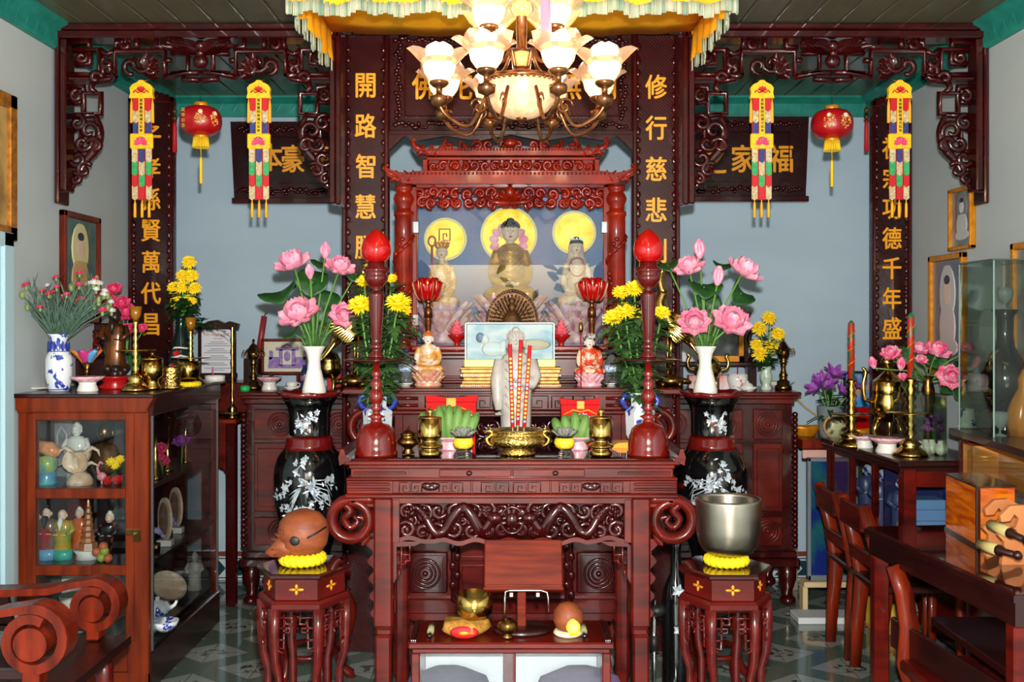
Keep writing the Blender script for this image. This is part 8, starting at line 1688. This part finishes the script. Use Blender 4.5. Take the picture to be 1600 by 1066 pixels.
# pink artificial lotuses, glass tank and small vase
d = 4.9; t = thing('lotus_stand', 'tall dark brass lotus vase behind the near red candle', 'vase', (X(1450, d), d, zg)); MB().lathe([(.04, 0), (.045, .02), (.018, .06), (.022, .16), (.035, .24), (.03, .3), (.02, .33), (.028, .36)], 20).build('body', BRASS_D, t); vq = (X(1450, d), d, zg+.33)
for px, py, r, up, bud, l in ((1392, 552, 13, (-.3, -.6, .8), 0, 'pink lotus over the brass censer lion'), (1364, 568, 8, (-.4, -.3, 1), 1, 'pink lotus bud before the couplet beside the brass censer'), (1408, 570, 9, (-.1, -.4, 1), 1, 'pink lotus bud beside the near red candle'), (1436, 545, 12, (.1, -.6, .9), 0, 'pink lotus just behind the near red candle'), (1412, 590, 8, (.1, -.6, .8), 0, 'low pink lotus half behind the near red candle'), (1465, 548, 17, (.2, -.5, .9), 0, 'wide pink lotus under the tall standing picture'), (1486, 590, 19, (-.1, -.8, .6), 0, 'large deep pink lotus above the small blue and white vase'), (1512, 545, 12, (.1, -.4, 1), 0, 'pink lotus beside the glass case at its edge'), (1531, 534, 9, (.2, -.2, 1), 1, 'topmost pink lotus bud beside the glass case'), (1440, 562, 8, (.0, -.7, .7), 0, 'small violet pink lotus behind the candle top')):
    lotus(l, px, py, d-.1, r, vq, bool(bud), up, 'pink artificial lotuses by the side wall', mat('two tone pink petals', (236, 60, 120), (250, 180, 200), (26, 26, 26), rough=.5), .003)
for i, (px, py, r) in enumerate(((1407, 555, 16), (1463, 560, 18), (1420, 600, 14), (1505, 580, 20), (1500, 610, 18), (1478, 600, 18))): lotus_leaf(('broad lotus leaf above the brass censer', 'broad lotus leaf under the tall picture', 'lotus leaf beside the near candle', 'hanging leaf beside the glass case', 'low leaf over the blue and white vase', 'leaf between the large pink lotuses')[i], px, py, d, r, vq, (.2*(i-2), -.8, .5), .25, 'leaves of the artificial lotuses', 1)
t = thing('glass_tank', 'small glass tank holding white ornaments and purple flowers', 'glass case', (X(1458, 4.7), 4.7, zg)); d = 4.62; x0, x1, zt_ = X(1424, d), X(1476, d), Z(617, d); m = MB()
for q in ((x0, x1, 4.6, 4.603, zg, zt_), (x0, x1, 4.84, 4.843, zg, zt_), (x0, x0+.003, 4.6, 4.84, zg, zt_), (x1, x1+.003, 4.6, 4.84, zg, zt_), (x0, x1, 4.6, 4.84, zt_, zt_+.003)): m.box(*q, .0005)
m.build('glass_walls', GLASS_G, t, w=True); R = random.Random(5)
for i, (px, py) in enumerate(((1436, 692), (1456, 697), (1470, 690), (1446, 678))): obj1('white_ornament', ('white gourd ornament in the tank towards the candle', 'round white ornament in the front of the tank', 'white ornament in the tank towards the tall cabinet', 'white ornament at the back of the tank')[i], 'ornament', MB().lathe([(.01, 0), (.026, .015), (.03, .032), (.02, .052), (.012, .06), (.016, .068), (0, .07)], 18, (X(px, 4.66+.05*(i % 2)), 4.66+.05*(i % 2), zg)), mat('white gourd glaze', (226, 222, 206), rough=.2))
t = thing('purple_bunch', 'bunch of small purple flowers inside the glass tank', 'flowers', (X(1460, 4.76), 4.76, zg)); q = MB()
for i in range(14): mum(q, (R.uniform(-.045, .045), R.uniform(-.03, .03), .13+R.uniform(-.04, .05)), .018, (R.uniform(-.5, .5), -.8, .6), 9, seed=i)
q.build('blooms', PURP, t); MB().tube([(0, 0, 0), (0, 0, .12)], .01, 6).build('stem', STEM, t)
# tall cabinet at the side wall with its wood lined pane, the glass case above
K0, K1, kz0, kz1 = (1.92, 3.6), (2.0, 4.46), .78, 1.128
t = thing('wall_cabinet', 'tall red cabinet by the side wall with light wood interior and glass case on top', 'cabinet', (2.05, 4.0, 0)); m = MB(); m.prism([(K0[0]-.03, K0[1]-.03), (2.22, K0[1]-.03), (2.22, K1[1]+.03), (K1[0]-.03, K1[1]+.03)], kz1-.028, kz1, plane='xy'); m.build('top', W_DKC, t, w=True)
m = MB(); f_ = lambda f: (K0[0]+(K1[0]-K0[0])*f, K0[1]+(K1[1]-K0[1])*f); quadbox(m, f_(.96), f_(1), .03, 0, kz1-.05); quadbox(m, f_(0), f_(.05), .03, 0, kz1-.05); quadbox(m, f_(0), f_(1), .03, 0, kz0+.03); m.box(2.0, 2.2, 4.4, 4.44, 0, kz1-.05); m.build('frame', W_RED, t, w=True); m = MB(); m.prism([(1.99, 4.3), (2.2, 4.3), (2.2, 4.39), (1.99, 4.39)], kz0+.03, kz1-.06, plane='xy'); m.box(2.1, 2.2, 3.6, 4.3, kz0+.03, kz1-.06); m.box(2.0, 2.2, 3.6, 4.3, kz0, kz0+.03); m.build('wood_lining', mat('light orange plywood', (206, 138, 62), (186, 116, 48), (3, 3, 16), rough=.5), t, w=True)
m = MB(); quadbox(m, f_(.05), f_(.96), .004, kz0+.03, kz1-.06, .0005); m.build('side_pane', GLASS_D, t, w=True); obj1('rolled_papers', 'rolled clear wrapped papers lying in the wood lined cabinet', 'papers', MB().tube([(2.0, 3.62, kz0+.1), (2.03, 4.25, kz0+.1)], .05, 14), mat('clear wrapped paper', (170, 160, 154), (120, 100, 90), (30, 8, 30), rough=.2))
g0 = (1.99, 4.12); t = thing('glass_case', 'greenish glass case on the tall cabinet holding a black vase', 'glass case', (2.1, 4.25, kz1)); gz = Z(408, 4.15); m = MB(); m.box(1.985, 1.989, 4.1, 4.42, kz1, gz, .0005).box(1.985, 2.215, 4.1, 4.104, kz1, gz, .0005).box(1.985, 2.215, 4.416, 4.42, kz1, gz, .0005); m.build('glass_walls', GLASS_G, t, w=True); MB().box(1.97, 2.22, 4.085, 4.43, gz, gz+.006, .001).build('glass_lid', mat('dark green glass edge', (70, 90, 84), rough=.1), t, w=True); m = MB()
for q in (4.1, 4.416): m.box(1.984, 1.99, q, q+.006, kz1, gz, .001)
m.build('glass_edges', mat('pale green glass edge', (150, 176, 166), rough=.1), t, w=True)
t = thing('black_vase', 'black lacquer vase with gold pattern inside the glass case', 'vase', (2.11, 4.26, kz1)); MB().lathe([(0, 0), (.05, 0), (.055, .02), (.04, .05), (.07, .11), (.092, .2), (.095, .26), (.07, .32), (.04, .37), (.033, .42), (.035, .5), (.055, .53), (.03, .53), (0, .5)], 30).build('body', mat('black lacquer with gold', (14, 13, 12), (110, 84, 40), (16, 16, 22), rough=.12, coat=.4, lo=.6, hi=.68), t)
def goblet(label, c, red): t = thing('goblet', label, 'glass', c); MB().lathe([(.026, 0), (.026, .004), (.004, .012), (.004, .03), (.024, .045), (.034, .075), (.03, .1), (.028, .1), (.031, .075), (.02, .05), (0, .042)], 22).build('glass', mat('dim wine glass', (170, 180, 174), rough=.08, trans=.5, ior=1.3), t); MB().lathe([(0, .048), (.022, .05), (.031, .074), (.029, .088), (0, .088)], 20).build('filling', mat('dark red wine' if red else 'frosted filling', (84, 20, 34) if red else (120, 132, 124), rough=.15), t)
goblet('wine glass with dark red filling standing on the black vase in the glass case', (2.11, 4.26, kz1+.525), True); goblet('frosted goblet on the floor of the glass case', (2.04, 4.16, kz1), False)
obj1('amber_statue', 'glossy amber carved figure in the glass case at the picture edge', 'statue', MB().loft([(0, .06, .05), (.08, .07, .05), (.15, .05, .045), (.2, .03, .03), (.24, .034, .034), (.28, .01, .01)], 18, (2.15, 4.17, kz1), fold=.12, fn=5), mat('amber resin carving', (200, 120, 30), rough=.2))
d = 4.46; t = thing('small_vase', 'small blue and white vase on footed dish beside the glass case', 'vase', (2.05, 4.48, kz1)); MB().lathe([(.03, 0), (.045, .006), (.03, .02), (.028, .026), (.04, .04), (.03, .07), (.036, .09), (.03, .088), (0, .08)], 24).build('body', BLUEW, t)
# ------------------------------------------------------------ glass topped desk, chairs, box and scroll roller
A_, B_, td = (1.457, 4.12), (1.558, 3.09), .76; t = thing('writing_desk', 'dark red desk with mirror-like glass top by the side wall', 'desk', (1.9, 3.6, 0))
m = MB(); m.prism([A_, (2.21, 4.19), (2.21, 3.09), B_], td-.03, td-.008, plane='xy'); m.prism([(A_[0]+.015, 4.1), (2.2, 4.17), (2.2, 3.11), (B_[0]+.015, 3.11)], td-.11, td-.03, plane='xy'); m.build('top', W_DKC, t, w=True); m = MB(); m.prism([(A_[0]+.01, 4.11), (2.2, 4.18), (2.2, 3.1), (B_[0]+.01, 3.1)], td-.008, td, plane='xy'); m.build('glass_top', mat('glass over red brown wood', (66, 22, 16), (48, 16, 12), (3, 20, 3), rough=.03, coat=.8), t, w=True)
for q in ((1.5, 4.06), (2.15, 4.1), (1.6, 3.14), (2.15, 3.14)): MB().box(q[0]-.03, q[0]+.03, q[1]-.03, q[1]+.03, 0, td-.11, .006).build('leg', W_RED, t, w=True)
MB().box(1.64, 2.15, 3.2, 3.9, .42, .45, .004).build('lower_shelf', W_DKC, t, w=True); m = MB(); quadbox(m, (1.6, 3.2), (1.52, 4.0), .02, .3, .42); m.build('side_rail', W_DKC, t, w=True)
def chair(label, cx, cy):
    t = thing('dining_chair', label, 'chair', (cx, cy, 0), 'red wooden chairs')
    for s in (-1, 1): MB().tube([(.0, s*.14, 0), (.01, s*.14, .2), (.03, s*.14, .42), (.0, s*.14, .58), (-.06, s*.14, .8)], [.032, .04, .05, .042, .034], 4, up=(0, 1, 0), flat=.5).build('back_post', W_ORG, t); MB().tube([(.36, s*.15, 0), (.36, s*.15, .43)], [.02, .025], 4).build('front_leg', W_ORG, t)
    MB().box(-.01, .36, -.18, .18, .42, .45, .008).build('seat', W_DKC, t); m = MB(); m.box(-.095, -.07, -.14, .14, .68, .79, .006, M=Matrix.Translation((.02, 0, 0))); m.box(-.03, -.01, -.14, .14, .52, .58, .004); m.build('back_rail', W_RED, t)
chair('red wooden chair with curved posts farther along the desk', 1.6, 4.86); chair('red wooden chair with curved posts nearer the desk corner', 1.6, 4.5)
t = thing('desk_armchair', 'red armchair with curved front post tucked under the desk', 'armchair', (1.75, 3.95, 0)); 
for px, yq in ((1412, 3.86),): xx_ = X(px, yq); MB().tube([(xx_-.04, yq, .66), (xx_+.0, yq, .55), (xx_+.02, yq, .42), (xx_+.005, yq, .28), (xx_+.04, yq, .14), (xx_+.08, yq, .02)], [.04, .048, .05, .045, .036, .02], 4, up=(0, 1, 0), flat=.4).build('curved_post', W_ORG, t, w=True)
MB().box(1.5, 1.85, 3.45, 3.9, .25, .3, .01).build('seat', W_RED, t, w=True); MB().tube([(1.46, 3.85, .1), (1.65, 3.65, .1), (1.82, 3.45, .1)], .03, 8).build('runner', W_DKC, t, w=True)
FLM = mat('marbled orange veneer', (236, 120, 20), (168, 62, 10), (4, 4, 22), rough=.15, coat=.4, dist=1.2, detail=5); t = thing('orange_box', 'glossy orange marbled wooden box on the glass topped desk', 'box', (1.9, 3.85, td)); m = MB(); q0 = (X(1478, 4.05), 4.05); q1 = (X(1527, 3.72), 3.72); hz = Z(763, 3.72)-td
m.prism([q0, (q0[0]+.15, 4.07), (q1[0]+.15, 3.74), q1], td+.008, td+hz, plane='xy'); m.build('body', FLM, t, w=True); m = MB(); e = .004; m.prism([(q0[0]-e, q0[1]+e), (q0[0]+.155, 4.08), (q1[0]+.155, 3.73), (q1[0]-e, q1[1]-e)], td, td+.012, plane='xy'); m.prism([(q0[0]-e, q0[1]+e), (q0[0]+.155, 4.08), (q1[0]+.155, 3.73), (q1[0]-e, q1[1]-e)], td+hz, td+hz+.006, plane='xy'); m.box(q1[0]-.004, q1[0]+.012, q1[1]-.004, q1[1]+.01, td, td+hz, .003); m.build('edge_trim', mat('dark brown edging', (60, 30, 16), rough=.2, coat=.4), t, w=True)
t = thing('scroll_roller', 'light wood cradle with cream cloth rollers and dark handles on the desk', 'scroll cradle', (X(1575, 3.5), 3.5, td)); OK_ = mat('tan plywood', (196, 124, 72), (176, 104, 56), (8, 8, 3), rough=.5)
for k_, yq in enumerate((3.58, 3.46)):
    x0 = X(1541+k_*24, yq); h = .185; pr = [(0, 0), (.12, 0), (.12, h*1.0), (.08, h*1.12), (.03, h*1.1), (-.005, h*.92), (.0, h*.8), (.03, h*.82), (.045, h*.95), (.06, h*.86), (.05, h*.7), (.01, h*.66), (-.012, h*.55), (.01, h*.42)]; MB().prism([(x0+u_, td+v_) for u_, v_ in pr], yq, yq+.02).build('cradle_side', OK_, t, w=True)
for (p0, p1, p2), nm in ((((1548, 820), (1578, 833), (1604, 845)), 'upper'), (((1532, 851), (1560, 860), (1590, 868)), 'lower')):
    a_, b_, c_ = P(*p0, 3.52), P(*p1, 3.42), P(*p2, 3.34); MB().tube([a_, b_], .019, 14).build('cloth_roll', mat('olive cream cloth', (176, 160, 100), rough=.8), t, w=True); MB().tube([b_, b_.lerp(c_, .15), b_.lerp(c_, .3), c_], [.02, .02, .012, .012], 12).ell(c_, .016, 10, 8).build('handle', W_DKC, t, w=True)

# last small things: an inlaid bottle and a microphone stand by the table leg, the cord at the back wall
t = thing('inlaid_bottle', 'small black bottle with pearl flower standing behind the altar table leg', 'bottle', (X(1056, 4.15), 4.15, 0)); MB().lathe([(.05, 0), (.06, .02), (.055, .2), (.062, .42), (.05, .5), (.022, .56), (.02, .66), (.03, .7), (0, .7)], 20).build('body', BLACK, t); q = MB()
for i in range(5): a = i*2*pi/5; q.petal((0, -.058, .5), (cos(a), -.1, sin(a)), (0, -1, 0), .028, .018, nu=2, nv=2); q.petal((.0, -.064, .34), (cos(a), -.05, sin(a)), (0, -1, 0), .022, .016, nu=2, nv=2)
q.build('inlay_pattern', PEARL, t)
t = thing('microphone_stand', 'thin grey metal stand pole with black clamp beside the altar table leg', 'stand', (X(1022, 3.95), 3.95, 0)); MB().lathe([(.09, 0), (.09, .012), (.01, .02)], 24).tube([(0, 0, .01), (0, 0, .5)], .008, 8).build('pole', CHROME, t); MB().ell((.012, 0, .46), (.035, .03, .025)).lathe([(.016, .3), (.016, .36)], 12).build('clamp', BLACKP, t)
tag(MB().tube([P(1243, 622, 6.15), P(1262, 640, 6.16), P(1286, 656, 6.16), P(1300, 664, 6.1)], .006, 6, sm=3).build('yellow_cable', mat('yellowish cord', (190, 170, 110), rough=.6), None, w=True), 'yellowish cable running down the back wall to the lily vase', 'cord')
